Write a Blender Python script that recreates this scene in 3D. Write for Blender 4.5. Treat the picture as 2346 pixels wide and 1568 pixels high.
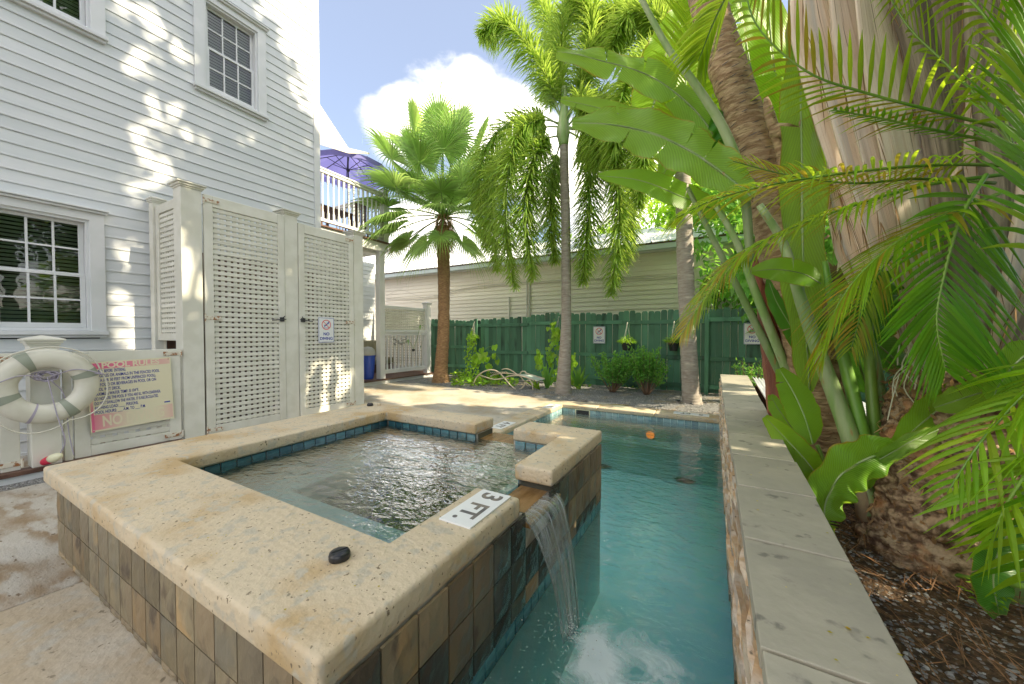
import bpy, math, random
from mathutils import Vector, Matrix, noise
random.seed(7)
R = math.radians
scene = bpy.context.scene
for o in list(bpy.data.objects): bpy.data.objects.remove(o)

# ------------------------------------------------------------ camera
F_U, CX, CY, CAM_Z = 843.6, 1173.0, 784.0, 1.32
YAW, PITCH = R(29.33), R(1.22)
cam_d = bpy.data.cameras.new('camera'); cam = bpy.data.objects.new('camera', cam_d)
scene.collection.objects.link(cam); scene.camera = cam
cam.location = (0, 0, CAM_Z); cam.rotation_euler = (R(90) - PITCH, 0, YAW)
cam_d.sensor_width = 36; cam_d.lens = 36 * F_U / 2346; cam_d.clip_start = .05; cam_d.clip_end = 400
scene.render.resolution_x, scene.render.resolution_y = 1024, 684

# ------------------------------------------------------------ world: sky with scattered clouds
SUN_EL, SUN_AZ = R(36), R(5)          # azimuth from +X towards +Y
world = bpy.data.worlds.new('World'); scene.world = world; world.use_nodes = True
wt = world.node_tree; wt.nodes.clear()
def wn(t, **k):
    n = wt.nodes.new(t)
    for a, b in k.items(): setattr(n, a, b)
    return n
wout = wn('ShaderNodeOutputWorld'); wbg = wn('ShaderNodeBackground')
sky = wn('ShaderNodeTexSky', sky_type='NISHITA', sun_disc=False, sun_elevation=SUN_EL, sun_rotation=R(85))
sky.air_density = 1.0; sky.dust_density = 1.2; sky.ozone_density = 2.5
tc = wn('ShaderNodeTexCoord')
mp = wn('ShaderNodeMapping'); mp.inputs['Scale'].default_value = (1, 1, 1.7); mp.inputs['Location'].default_value = (.37, .12, .0)
n1 = wn('ShaderNodeTexNoise'); n1.inputs['Scale'].default_value = 2.3; n1.inputs['Detail'].default_value = 7; n1.inputs['Roughness'].default_value = .62
def cloud_puff(az, el, w):            # a cumulus standing in one direction
    d = Vector((math.sin(az) * math.cos(el), math.cos(az) * math.cos(el), math.sin(el)))
    dt = wn('ShaderNodeVectorMath', operation='DOT_PRODUCT'); nm = wn('ShaderNodeVectorMath', operation='NORMALIZE')
    wt.links.new(tc.outputs['Generated'], nm.inputs[0]); wt.links.new(nm.outputs[0], dt.inputs[0]); dt.inputs[1].default_value = d
    mr = wn('ShaderNodeMapRange'); mr.inputs['From Min'].default_value = math.cos(w); mr.inputs['From Max'].default_value = 1
    mr.inputs['To Max'].default_value = .42
    wt.links.new(dt.outputs['Value'], mr.inputs['Value']); return mr.outputs[0]
wt.links.new(tc.outputs['Generated'], mp.inputs[0]); wt.links.new(mp.outputs[0], n1.inputs[0])
acc = n1.outputs[0]
for az, el, w in ((R(-46), R(27), R(6.5)), (R(-40), R(31), R(8)), (R(-32), R(30), R(8)), (R(-25), R(25), R(8)), (R(-42), R(15), R(9)), (R(-8), R(14), R(20)), (R(40), R(30), R(30)), (R(-120), R(35), R(35)), (R(150), R(40), R(38)), (R(20), R(66), R(26)), (R(-150), R(20), R(26))):  # the broad puffs out of view are added for warm fill light
    ad = wn('ShaderNodeMath', operation='ADD'); wt.links.new(acc, ad.inputs[0]); wt.links.new(cloud_puff(az, el, w), ad.inputs[1]); acc = ad.outputs[0]
cr = wn('ShaderNodeMapRange'); cr.interpolation_type = 'SMOOTHSTEP'
cr.inputs['From Min'].default_value = .66; cr.inputs['From Max'].default_value = .94
wt.links.new(acc, cr.inputs['Value'])
n2 = wn('ShaderNodeTexNoise'); n2.inputs['Scale'].default_value = 5; n2.inputs['Detail'].default_value = 5
wt.links.new(mp.outputs[0], n2.inputs[0])
cc = wn('ShaderNodeMapRange'); cc.inputs['From Min'].default_value = .3; cc.inputs['From Max'].default_value = .7
cc.inputs['To Min'].default_value = 10; cc.inputs['To Max'].default_value = 17
wt.links.new(n2.outputs[0], cc.inputs['Value'])
ccol = wn('ShaderNodeCombineXYZ')
for i, k in enumerate((1.09, 1.0, .88)):
    m_ = wn('ShaderNodeMath', operation='MULTIPLY'); m_.inputs[1].default_value = k
    wt.links.new(cc.outputs[0], m_.inputs[0]); wt.links.new(m_.outputs[0], ccol.inputs[i])
# thin high haze everywhere lifts the blue a little
skl = wn('ShaderNodeMix', data_type='RGBA'); skl.inputs[0].default_value = .30; skl.inputs[7].default_value = (5.4, 5.9, 7.2, 1)
wt.links.new(sky.outputs[0], skl.inputs[6])
mx = wn('ShaderNodeMix', data_type='RGBA')
wt.links.new(cr.outputs[0], mx.inputs[0]); wt.links.new(skl.outputs[2], mx.inputs[6]); wt.links.new(ccol.outputs[0], mx.inputs[7])
wt.links.new(mx.outputs[2], wbg.inputs[0]); wbg.inputs[1].default_value = .105
wt.links.new(wbg.outputs[0], wout.inputs[0])

sd = bpy.data.lights.new('sun', 'SUN'); sun = bpy.data.objects.new('sun', sd); scene.collection.objects.link(sun)
sd.energy = 5.0; sd.angle = R(.5); sd.color = (1, .86, .62)
SUNV = Vector((math.cos(SUN_EL) * math.cos(SUN_AZ), math.cos(SUN_EL) * math.sin(SUN_AZ), math.sin(SUN_EL)))
sun.rotation_euler = (-SUNV).to_track_quat('-Z', 'Y').to_euler(); sun.location = (6, 0, 12)
vs = scene.view_settings
vs.view_transform = 'Standard'; vs.look = 'None'; vs.gamma = 1; vs.use_curve_mapping = False
vs.exposure = 1.15
scene.render.engine = 'CYCLES'
cy = scene.cycles
cy.max_bounces = 12; cy.diffuse_bounces = 5; cy.glossy_bounces = 4; cy.transparent_max_bounces = 24; cy.transmission_bounces = 6
cy.volume_bounces = 0; cy.use_denoising = True; cy.caustics_reflective = False; cy.caustics_refractive = False
cy.sample_clamp_indirect = 6

# ------------------------------------------------------------ places: a pixel of the 2346 px wide view turned into a point of the yard
fwv = Vector((-math.sin(YAW) * math.cos(PITCH), math.cos(YAW) * math.cos(PITCH), -math.sin(PITCH)))
rtv = Vector((math.cos(YAW), math.sin(YAW), 0)); upv = rtv.cross(fwv)
EYE = Vector((0, 0, CAM_Z))
def ray(u, v): return fwv * F_U + rtv * (u - CX) - upv * (v - CY)
def at(u, v, x=None, y=None, z=None, d=None):
    r = ray(u, v)
    if d is not None: t = d / F_U
    elif x is not None: t = x / r.x
    elif y is not None: t = y / r.y
    else: t = (z - CAM_Z) / r.z
    return EYE + r * t

# ------------------------------------------------------------ materials
def nlink(nt, a, b): nt.links.new(a, b)
def M(name, col, rough=.6, col2=None, nscale=6, stretch=(1, 1, 1), lo=.38, hi=.62, bump=0, bscale=60, rand=0, island=False,
      transl=0, tcol=None, metal=0, spec=.5, col3=None, n3=20, lo3=.62, hi3=.7, coat=0, uv=False, bstretch=None, tworand=None, detail=6, col4=None, n4=60, lo4=.64, hi4=.68):
    m = bpy.data.materials.new(name); m.use_nodes = True; nt = m.node_tree; N = nt.nodes; N.clear()
    def A(t, **k):
        n = N.new(t)
        for a, b in k.items(): setattr(n, a, b)
        return n
    out = A('ShaderNodeOutputMaterial'); bs = A('ShaderNodeBsdfPrincipled')
    tc = A('ShaderNodeTexCoord'); oi = A('ShaderNodeObjectInfo')
    mu = A('ShaderNodeMath', operation='MULTIPLY'); mu.inputs[1].default_value = 37
    nlink(nt, oi.outputs['Random'], mu.inputs[0])
    va = A('ShaderNodeVectorMath', operation='ADD'); nlink(nt, tc.outputs['UV' if uv else 'Object'], va.inputs[0]); nlink(nt, mu.outputs[0], va.inputs[1])
    mp = A('ShaderNodeMapping'); mp.inputs['Scale'].default_value = stretch; nlink(nt, va.outputs[0], mp.inputs[0])
    def rgb(c): return (c[0], c[1], c[2], 1)
    def noise_fac(scale, a, b):
        n = A('ShaderNodeTexNoise'); n.inputs['Scale'].default_value = scale; n.inputs['Detail'].default_value = detail
        nlink(nt, mp.outputs[0], n.inputs[0])
        r = A('ShaderNodeMapRange'); r.interpolation_type = 'SMOOTHSTEP'; r.inputs['From Min'].default_value = a; r.inputs['From Max'].default_value = b
        nlink(nt, n.outputs[0], r.inputs['Value']); return r.outputs[0]
    def mix(f, a, b):
        x = A('ShaderNodeMix', data_type='RGBA')
        if isinstance(f, float): x.inputs[0].default_value = f
        else: nlink(nt, f, x.inputs[0])
        for i, c in ((6, a), (7, b)):
            if isinstance(c, tuple): x.inputs[i].default_value = rgb(c)
            else: nlink(nt, c, x.inputs[i])
        return x.outputs[2]
    rnd = oi.outputs['Random']
    if island:
        g = A('ShaderNodeNewGeometry'); rnd = g.outputs['Random Per Island']
    c = tuple(col)
    if tworand: c = mix(rnd, tuple(col), tuple(tworand))
    if col2: c = mix(noise_fac(nscale, lo, hi), c, tuple(col2))
    if col3: c = mix(noise_fac(n3, lo3, hi3), c, tuple(col3))
    if col4: c = mix(noise_fac(n4, lo4, hi4), c, tuple(col4))
    if rand:
        wn_ = A('ShaderNodeTexWhiteNoise', noise_dimensions='1D'); nlink(nt, rnd, wn_.inputs['W'])
        mr = A('ShaderNodeMapRange'); mr.inputs['To Min'].default_value = 1 - rand; mr.inputs['To Max'].default_value = 1 + rand
        nlink(nt, wn_.outputs['Value'], mr.inputs['Value'])
        hs = A('ShaderNodeHueSaturation'); nlink(nt, mr.outputs[0], hs.inputs['Value'])
        if isinstance(c, tuple): hs.inputs['Color'].default_value = rgb(c)
        else: nlink(nt, c, hs.inputs['Color'])
        c = hs.outputs[0]
    if isinstance(c, tuple): bs.inputs['Base Color'].default_value = rgb(c)
    else: nlink(nt, c, bs.inputs['Base Color'])
    bs.inputs['Roughness'].default_value = rough; bs.inputs['Metallic'].default_value = metal
    bs.inputs['Specular IOR Level'].default_value = spec; bs.inputs['Coat Weight'].default_value = coat
    if bump:
        nb = A('ShaderNodeTexNoise'); nb.inputs['Scale'].default_value = bscale; nb.inputs['Detail'].default_value = 5
        if bstretch:
            mb = A('ShaderNodeMapping'); mb.inputs['Scale'].default_value = bstretch; nlink(nt, va.outputs[0], mb.inputs[0]); nlink(nt, mb.outputs[0], nb.inputs[0])
        else: nlink(nt, mp.outputs[0], nb.inputs[0])
        b = A('ShaderNodeBump'); b.inputs['Distance'].default_value = bump; nlink(nt, nb.outputs[0], b.inputs['Height']); nlink(nt, b.outputs[0], bs.inputs['Normal'])
    sh = bs.outputs[0]
    if transl:
        tr = A('ShaderNodeBsdfTranslucent')
        tcl = tcol or tuple(min(1, x * 2.2) for x in col)
        if rand or island:
            h2 = A('ShaderNodeHueSaturation'); h2.inputs['Color'].default_value = rgb(tcl)
            if rand: nlink(nt, mr.outputs[0], h2.inputs['Value'])
            nlink(nt, h2.outputs[0], tr.inputs[0])
        else: tr.inputs[0].default_value = rgb(tcl)
        ms = A('ShaderNodeMixShader'); ms.inputs[0].default_value = transl
        nlink(nt, sh, ms.inputs[1]); nlink(nt, tr.outputs[0], ms.inputs[2]); sh = ms.outputs[0]
    nlink(nt, sh, out.inputs[0]); m['_c'] = 1
    return m

MT = {}
MT['siding'] = M('white_siding_paint', (.71, .73, .74), .5, (.64, .67, .68), 1.5, (1, .4, 3), rand=.03, bump=.0008, bscale=30, bstretch=(20, 1.5, 20), col3=(.55, .52, .44), n3=9, lo3=.74, hi3=.80)
MT['trim'] = M('white_trim_paint', (.74, .75, .76), .42, (.68, .70, .70), 3, rand=.02, bump=.0006, bscale=25)
MT['lattice'] = M('cream_lattice_paint', (.74, .73, .65), .5, (.66, .65, .56), 4, rand=.05, bump=.0006, bscale=40, col3=(.5, .42, .28), n3=16, lo3=.74, hi3=.80)
MT['rust'] = M('rusty_painted_metal', (.70, .66, .55), .6, (.32, .14, .05), 30, lo=.48, hi=.6, bump=.001)
MT['black'] = M('black_plastic', (.02, .021, .024), .35)
MT['glass'] = None
MT['blind'] = M('blind_slats', (.46, .52, .42), .5, rand=.05)
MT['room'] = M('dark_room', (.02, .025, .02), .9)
MT['cream'] = M('cream_siding_paint', (.92, .87, .75), .55, (.87, .81, .69), 1.2, (.3, 1, 2.5), rand=.04, bump=.001, bscale=20)
MT['green'] = M('green_fence_paint', (.075, .20, .12), .55, (.09, .24, .15), 3, (1, 1, .3), rand=.34, bump=.003, bscale=60, bstretch=(6, 6, .6), col3=(.16, .22, .15), n3=14, lo3=.60, hi3=.76, col4=(.03, .07, .045), n4=5, lo4=.56, hi4=.74)
MT['metalroof'] = M('white_metal_roof', (.76, .78, .80), .4, (.66, .69, .72), 3, rand=.05)
MT['gutter'] = M('gutter_paint', (.55, .64, .64), .4)
MT['pipe'] = M('pipe_paint', (.62, .60, .54), .5)
MT['stone_cap'] = M('coral_coping', (.62, .52, .365), .58, (.50, .355, .18), 2.6, lo=.46, hi=.70, bump=.007, bscale=38, col3=(.20, .15, .09), n3=52, lo3=.635, hi3=.675, col4=(.50, .45, .35), n4=15, lo4=.52, hi4=.66, detail=9)
MT['deck'] = M('deck_concrete', (.56, .51, .42), .6, (.44, .36, .25), 1.4, lo=.40, hi=.66, bump=.006, bscale=34, col3=(.24, .20, .14), n3=28, lo3=.645, hi3=.70, col4=(.46, .43, .36), n4=9, lo4=.5, hi4=.68, detail=8)
MT['deckstain'] = M('stained_concrete', (.50, .47, .41), .5, (.26, .18, .10), 1.7, (.7, 1.6, 1), lo=.44, hi=.60, bump=.005, bscale=34, col3=(.46, .43, .37), n3=6, lo3=.50, hi3=.64, col4=(.16, .11, .06), n4=24, lo4=.62, hi4=.70, detail=9)
MT['slate_tan'] = M('tan_slate', (.30, .215, .12), .5, (.22, .18, .11), 8, (1, 1, .5), rand=.30, tworand=(.15, .14, .105), bump=.008, bscale=22, bstretch=(1, 1, .5), col3=(.12, .09, .06), n3=11, lo3=.56, hi3=.68, col4=(.34, .23, .11), n4=5, lo4=.56, hi4=.70)
MT['slate_dark'] = M('dark_slate', (.055, .05, .045), .34, (.20, .15, .08), 6, (1, 1, .5), lo=.50, hi=.66, rand=.4, tworand=(.22, .16, .09), bump=.008, bscale=20)
MT['slate_wet'] = M('wet_slate', (.028, .028, .024), .18, (.07, .075, .06), 8, lo=.5, hi=.7, rand=.4, tworand=(.075, .08, .06), bump=.008, bscale=22)
MT['grout'] = M('grout', (.50, .48, .42), .8, (.30, .28, .22), 12)
MT['tealtile'] = M('teal_tile', (.035, .13, .17), .18, (.07, .21, .24), 9, (1, 1, 3), rand=.35, bump=.002, bscale=35, coat=.3, col3=(.18, .17, .07), n3=8, lo3=.62, hi3=.75)
MT['palteal'] = M('pale_blue_tile', (.22, .38, .42), .2, (.34, .48, .48), 9, rand=.25, bump=.002, bscale=35, coat=.3)
MT['plaster'] = M('pool_plaster', (.80, .97, .93), .8, (.66, .92, .90), 2.6, col3=(.88, .97, .93), n3=6, lo3=.5, hi3=.66)
MT['spaplaster'] = M('spa_plaster', (.60, .70, .68), .8, (.54, .64, .62), 1.5)
MT['spill'] = M('wet_brown_slate', (.20, .11, .035), .22, (.30, .18, .07), 5, (4, 1, 1), bump=.003, bscale=40)
MT['bluestone'] = M('grey_sandstone_slab', (.345, .325, .265), .6, (.40, .375, .30), 3, rand=.10, bump=.004, bscale=22, col3=(.20, .19, .16), n3=16, lo3=.60, hi3=.70, col4=(.43, .40, .32), n4=7, lo4=.5, hi4=.7, detail=8)
MT['ledge'] = M('ledge_stone', (.70, .60, .46), .75, (.50, .34, .19), 9, (1, 1, 1), rand=.35, tworand=(.62, .55, .48), bump=.01, bscale=30, col3=(.10, .08, .06), n3=24, lo3=.64, hi3=.72)
MT['mortar'] = M('dark_mortar', (.16, .12, .08), .9)  # dark brown core behind the joints of the ledge stone
MT['gravel'] = M('grey_gravel', (.30, .30, .29), .85, (.14, .14, .14), 95, lo=.45, hi=.6, bump=.02, bscale=90, col3=(.36, .29, .20), n3=3, lo3=.5, hi3=.7)
MT['pebble'] = M('gravel_stone', (.34, .34, .33), .8, rand=.5, island=True, tworand=(.16, .15, .14))
MT['soil'] = M('brown_mulch_soil', (.055, .035, .02), .9, (.14, .08, .04), 30, bump=.03, bscale=40, col3=(.20, .17, .13), n3=60, lo3=.6, hi3=.66)
MT['needle'] = M('fallen_brown_needles', (.36, .17, .07), .7, rand=.5, island=True, tworand=(.22, .12, .06))
MT['brownwood'] = M('brown_wood', (.16, .085, .055), .5, (.10, .05, .035), 6, (8, 1, 1), rand=.15, bump=.002)
MT['bark_fan'] = M('fan_palm_bark', (.42, .26, .13), .85, (.26, .15, .08), 14, (1, 1, 6), rand=.05, bump=.03, bscale=9, bstretch=(1, 1, 7))
MT['bark_grey'] = M('grey_palm_bark', (.40, .36, .31), .8, (.30, .26, .22), 8, (1, 1, 5), rand=.05, bump=.012, bscale=7, bstretch=(1, 1, 5), col3=(.62, .56, .48), n3=4, lo3=.55, hi3=.75)
MT['bark_ring'] = M('ringed_bark', (.50, .36, .21), .85, (.30, .19, .10), 10, (1, 1, 3), bump=.02, bscale=20, col3=(.05, .035, .02), n3=30, lo3=.64, hi3=.70)
MT['bark_rough'] = M('rough_bark', (.46, .33, .21), .9, (.13, .075, .045), 20, (1, 1, 1), bump=.05, bscale=24, col3=(.50, .26, .13), n3=6, lo3=.54, hi3=.66, col4=(.50, .38, .26), n4=11, lo4=.56, hi4=.66)
MT['fibre'] = M('brown_fibre', (.36, .22, .11), .9, rand=.4, island=True, transl=.2)
MT['sheath'] = M('pale_dead_sheath', (.90, .77, .63), .6, (.76, .60, .45), 13, (1, .07, 1), lo=.42, hi=.76, uv=True, bump=.005, bscale=22, bstretch=(2.5, .10, 1), rand=.10, col3=(.62, .58, .53), n3=2.4, lo3=.53, hi3=.68, col4=(.26, .17, .12), n4=26, lo4=.65, hi4=.68)
MT['sheath_dk'] = M('weathered_sheath', (.42, .35, .26), .7, (.20, .16, .12), 9, (1, .15, 1), uv=True, bump=.01, bscale=16, bstretch=(3, .2, 1), rand=.15)
MT['sheath_red'] = M('red_brown_sheath', (.33, .10, .055), .6, (.20, .07, .045), 9, (1, .15, 1), uv=True, bump=.012, bscale=14, bstretch=(3, .2, 1), col3=(.5, .22, .10), n3=5, lo3=.55, hi3=.68)
MT['stalk'] = M('pale_green_stalk', (.22, .35, .11), .45, (.32, .40, .20), 5, (3, 3, .25), rand=.2, bump=.002, bscale=30, bstretch=(6, 6, .3), col3=(.36, .24, .09), n3=8, lo3=.64, hi3=.74)
MT['stalk_dk'] = M('green_stalk', (.12, .28, .035), .4, (.22, .36, .06), 4, (1, 1, .2), rand=.2)
def leafm(n, a, b, t, tw=.35, rg=.42, rand=.25): return M(n, a, rg, island=True, tworand=b, rand=rand, transl=tw, tcol=t)
MT['lf_fox'] = leafm('foxtail_leaflet', (.12, .27, .04), (.30, .42, .08), (.52, .70, .10), .47)
MT['lf_fan'] = leafm('fan_leaf', (.18, .33, .09), (.34, .50, .16), (.56, .76, .20), .44)
MT['lf_fandry'] = leafm('dry_fan_leaf', (.36, .20, .08), (.46, .28, .12), (.60, .32, .14), .35)
MT['lf_areca'] = leafm('areca_leaflet', (.12, .30, .010), (.34, .46, .02), (.62, .84, .04), .48)
MT['lf_arecaY'] = leafm('yellowing_leaflet', (.26, .27, .02), (.42, .26, .02), (.75, .60, .05), .42)
MT['lf_arecaD'] = leafm('deep_green_leaflet', (.05, .20, .008), (.14, .32, .012), (.32, .62, .02), .40, .3)
MT['lf_lime'] = leafm('bright_lime_leaf', (.17, .36, .02), (.26, .44, .03), (.60, .90, .05), .5)
MT['lf_shrub'] = leafm('shrub_leaf', (.11, .34, .06), (.22, .46, .08), (.36, .66, .08), .38)
MT['lf_vine'] = leafm('vine_leaf', (.16, .38, .02), (.30, .48, .03), (.50, .75, .05), .4)
MT['lf_tree'] = leafm('tree_leaf', (.05, .15, .015), (.12, .26, .02), (.40, .68, .05), .42)
MT['twig'] = M('twig', (.22, .13, .08), .8)
MT['frame'] = M('tan_tube', (.66, .56, .42), .35, coat=.2)
MT['mesh'] = M('grey_green_sling', (.42, .50, .44), .6)
MT['white'] = M('white_plastic', (.80, .80, .76), .4)
MT['ring'] = M('ring_vinyl', (.72, .70, .60), .38, (.64, .62, .52), 5)
MT['band'] = M('green_grey_band', (.31, .34, .27), .6)
MT['rope'] = M('rope', (.66, .64, .54), .8, bump=.004, bscale=120)
MT['cord'] = M('lilac_cord', (.42, .38, .47), .7)
MT['red'] = M('red_float', (.62, .03, .07), .4)
MT['floatw'] = M('cream_float', (.82, .80, .56), .4)
MT['signw'] = M('sign_white', (.80, .82, .82), .4)
MT['blueink'] = M('blue_ink', (.025, .045, .36), .5)
MT['redink'] = M('red_ink', (.75, .05, .04), .5)
MT['pinkink'] = M('faded_cream_ink', (.80, .72, .52), .5)
MT['greyink'] = M('grey_marker_ink', (.12, .12, .12), .5, (.24, .21, .17), 20)
MT['purple'] = M('purple_canvas', (.24, .23, .56), .7, transl=.45, tcol=(.34, .32, .78))
MT['canvas'] = M('white_canvas', (.82, .78, .70), .8, transl=.25, tcol=(.85, .78, .66))
MT['darkmetal'] = M('dark_metal', (.06, .065, .07), .4, metal=.6)
MT['bluebin'] = M('blue_bin', (.03, .09, .50), .35)
MT['binlid'] = M('grey_bin_lid', (.45, .44, .40), .4)
MT['sofa'] = M('khaki_cushion', (.40, .37, .25), .85, (.32, .30, .20), 5, bump=.01, bscale=8)
MT['stonegrey'] = M('river_stone', (.34, .37, .36), .6, rand=.4, tworand=(.5, .47, .4))
MT['darkstone'] = M('dark_pebble', (.05, .055, .06), .4, rand=.3)
MT['drywood'] = M('cut_stub', (.44, .34, .22), .8, bump=.004)

def emis_glass():
    m = bpy.data.materials.new('window_glass'); m.use_nodes = True; nt = m.node_tree; N = nt.nodes; N.clear()
    o = N.new('ShaderNodeOutputMaterial'); f = N.new('ShaderNodeFresnel'); f.inputs[0].default_value = 1.7
    t = N.new('ShaderNodeBsdfTransparent'); t.inputs[0].default_value = (.78, .86, .78, 1); g = N.new('ShaderNodeBsdfGlossy'); g.inputs['Roughness'].default_value = .01
    tc = N.new('ShaderNodeTexCoord'); nz = N.new('ShaderNodeTexNoise'); nz.inputs['Scale'].default_value = 3
    b = N.new('ShaderNodeBump'); b.inputs['Distance'].default_value = .004
    ms = N.new('ShaderNodeMixShader'); nt.links.new(tc.outputs['Object'], nz.inputs[0]); nt.links.new(nz.outputs[0], b.inputs['Height'])
    nt.links.new(b.outputs[0], g.inputs['Normal'])
    nt.links.new(f.outputs[0], ms.inputs[0]); nt.links.new(t.outputs[0], ms.inputs[1]); nt.links.new(g.outputs[0], ms.inputs[2]); nt.links.new(ms.outputs[0], o.inputs[0])
    return m
MT['glass'] = emis_glass()

def water_mat(name, tint, vol, vd, ripple, rscale, ior=1.42, gain=1.0):
    m = bpy.data.materials.new(name); m.use_nodes = True; nt = m.node_tree; N = nt.nodes; N.clear(); L = nt.links.new
    o = N.new('ShaderNodeOutputMaterial'); f = N.new('ShaderNodeFresnel'); f.inputs[0].default_value = ior
    t = N.new('ShaderNodeBsdfTransparent'); t.inputs[0].default_value = tint + (1,)
    g = N.new('ShaderNodeBsdfGlossy'); g.inputs['Roughness'].default_value = .03
    tc = N.new('ShaderNodeTexCoord'); mp = N.new('ShaderNodeMapping'); mp.inputs['Rotation'].default_value = (0, 0, R(20)); mp.inputs['Scale'].default_value = (1, 1.7, 1)
    L(tc.outputs['Object'], mp.inputs[0])
    n1 = N.new('ShaderNodeTexNoise'); n1.inputs['Scale'].default_value = rscale; n1.inputs['Detail'].default_value = 3; n1.inputs['Distortion'].default_value = .7
    n2 = N.new('ShaderNodeTexNoise'); n2.inputs['Scale'].default_value = rscale * 3.3; n2.inputs['Detail'].default_value = 2; n2.inputs['Distortion'].default_value = .5
    L(mp.outputs[0], n1.inputs[0]); L(mp.outputs[0], n2.inputs[0])
    s = N.new('ShaderNodeMath'); s.operation = 'MULTIPLY_ADD'; s.inputs[1].default_value = .28; L(n2.outputs[0], s.inputs[0]); L(n1.outputs[0], s.inputs[2])
    b = N.new('ShaderNodeBump'); b.inputs['Distance'].default_value = ripple; L(s.outputs[0], b.inputs['Height'])
    L(b.outputs[0], g.inputs['Normal']); L(b.outputs[0], f.inputs['Normal'])
    fm_ = N.new('ShaderNodeMath'); fm_.operation = 'MULTIPLY_ADD'; fm_.use_clamp = True; fm_.inputs[1].default_value = gain; fm_.inputs[2].default_value = -.06 * (gain - 1); L(f.outputs[0], fm_.inputs[0])
    ms = N.new('ShaderNodeMixShader'); L(fm_.outputs[0], ms.inputs[0]); L(t.outputs[0], ms.inputs[1]); L(g.outputs[0], ms.inputs[2])
    L(ms.outputs[0], o.inputs[0])
    va = N.new('ShaderNodeVolumeAbsorption'); va.inputs[0].default_value = vol + (1,); va.inputs[1].default_value = vd
    L(va.outputs[0], o.inputs['Volume'])
    return m
MT['poolwater'] = water_mat('pool_water', (.96, 1, .99), (.06, .78, .84), .34, .010, 5, ior=1.42, gain=3.4)
MT['spawater'] = water_mat('spa_water', (.93, .98, .96), (.22, .84, .80), .75, .011, 6.5, ior=1.5, gain=5.5)

def streak_mat():
    m = bpy.data.materials.new('falling_water'); m.use_nodes = True; nt = m.node_tree; N = nt.nodes; N.clear(); L = nt.links.new
    o = N.new('ShaderNodeOutputMaterial'); tc = N.new('ShaderNodeTexCoord'); mp = N.new('ShaderNodeMapping'); mp.inputs['Scale'].default_value = (1, .05, 1)
    L(tc.outputs['UV'], mp.inputs[0]); n = N.new('ShaderNodeTexNoise'); n.inputs['Scale'].default_value = 30; n.inputs['Detail'].default_value = 3; L(mp.outputs[0], n.inputs[0])
    r = N.new('ShaderNodeMapRange'); r.inputs['From Min'].default_value = .42; r.inputs['From Max'].default_value = .72; L(n.outputs[0], r.inputs['Value'])
    t = N.new('ShaderNodeBsdfTransparent'); t.inputs[0].default_value = (.93, .97, .97, 1)
    d0 = N.new('ShaderNodeBsdfDiffuse'); d0.inputs[0].default_value = (.93, .97, .98, 1); d1 = N.new('ShaderNodeBsdfTranslucent'); d1.inputs[0].default_value = (.93, .97, .98, 1)
    d = N.new('ShaderNodeMixShader'); L(d0.outputs[0], d.inputs[1]); L(d1.outputs[0], d.inputs[2])
    b = N.new('ShaderNodeBump'); b.inputs['Distance'].default_value = .003; L(n.outputs[0], b.inputs['Height'])
    g = N.new('ShaderNodeBsdfGlossy'); g.inputs['Roughness'].default_value = .05; L(b.outputs[0], g.inputs['Normal'])
    fr = N.new('ShaderNodeFresnel'); fr.inputs[0].default_value = 1.12; L(b.outputs[0], fr.inputs['Normal'])
    m1 = N.new('ShaderNodeMixShader'); L(fr.outputs[0], m1.inputs[0]); L(t.outputs[0], m1.inputs[1]); L(g.outputs[0], m1.inputs[2])
    m2 = N.new('ShaderNodeMixShader'); mm = N.new('ShaderNodeMath'); mm.operation = 'MULTIPLY_ADD'; mm.inputs[1].default_value = .34; mm.inputs[2].default_value = .06; L(r.outputs[0], mm.inputs[0])
    L(mm.outputs[0], m2.inputs[0]); L(m1.outputs[0], m2.inputs[1]); L(d.outputs[0], m2.inputs[2]); L(m2.outputs[0], o.inputs[0])
    return m
MT['fall'] = streak_mat()
def foam_mat():
    m = bpy.data.materials.new('foam'); m.use_nodes = True; nt = m.node_tree; N = nt.nodes; N.clear(); L = nt.links.new
    o = N.new('ShaderNodeOutputMaterial'); tc = N.new('ShaderNodeTexCoord')
    n = N.new('ShaderNodeTexNoise'); n.inputs['Scale'].default_value = 7; n.inputs['Detail'].default_value = 12; n.inputs['Roughness'].default_value = .74; n.inputs['Distortion'].default_value = 1.2; L(tc.outputs['Object'], n.inputs[0])
    at_ = N.new('ShaderNodeAttribute'); at_.attribute_name = 'foam'
    ad = N.new('ShaderNodeMath'); ad.operation = 'ADD'; L(n.outputs[0], ad.inputs[0]); L(at_.outputs['Fac'], ad.inputs[1])
    r = N.new('ShaderNodeMapRange'); r.inputs['From Min'].default_value = .70; r.inputs['From Max'].default_value = 1.02; r.inputs['To Max'].default_value = .74; L(ad.outputs[0], r.inputs['Value'])
    t = N.new('ShaderNodeBsdfTransparent'); d = N.new('ShaderNodeBsdfDiffuse'); d.inputs[0].default_value = (.82, .88, .88, 1)
    ms = N.new('ShaderNodeMixShader'); L(r.outputs[0], ms.inputs[0]); L(t.outputs[0], ms.inputs[1]); L(d.outputs[0], ms.inputs[2]); L(ms.outputs[0], o.inputs[0])
    return m
MT['foam'] = foam_mat()

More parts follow.
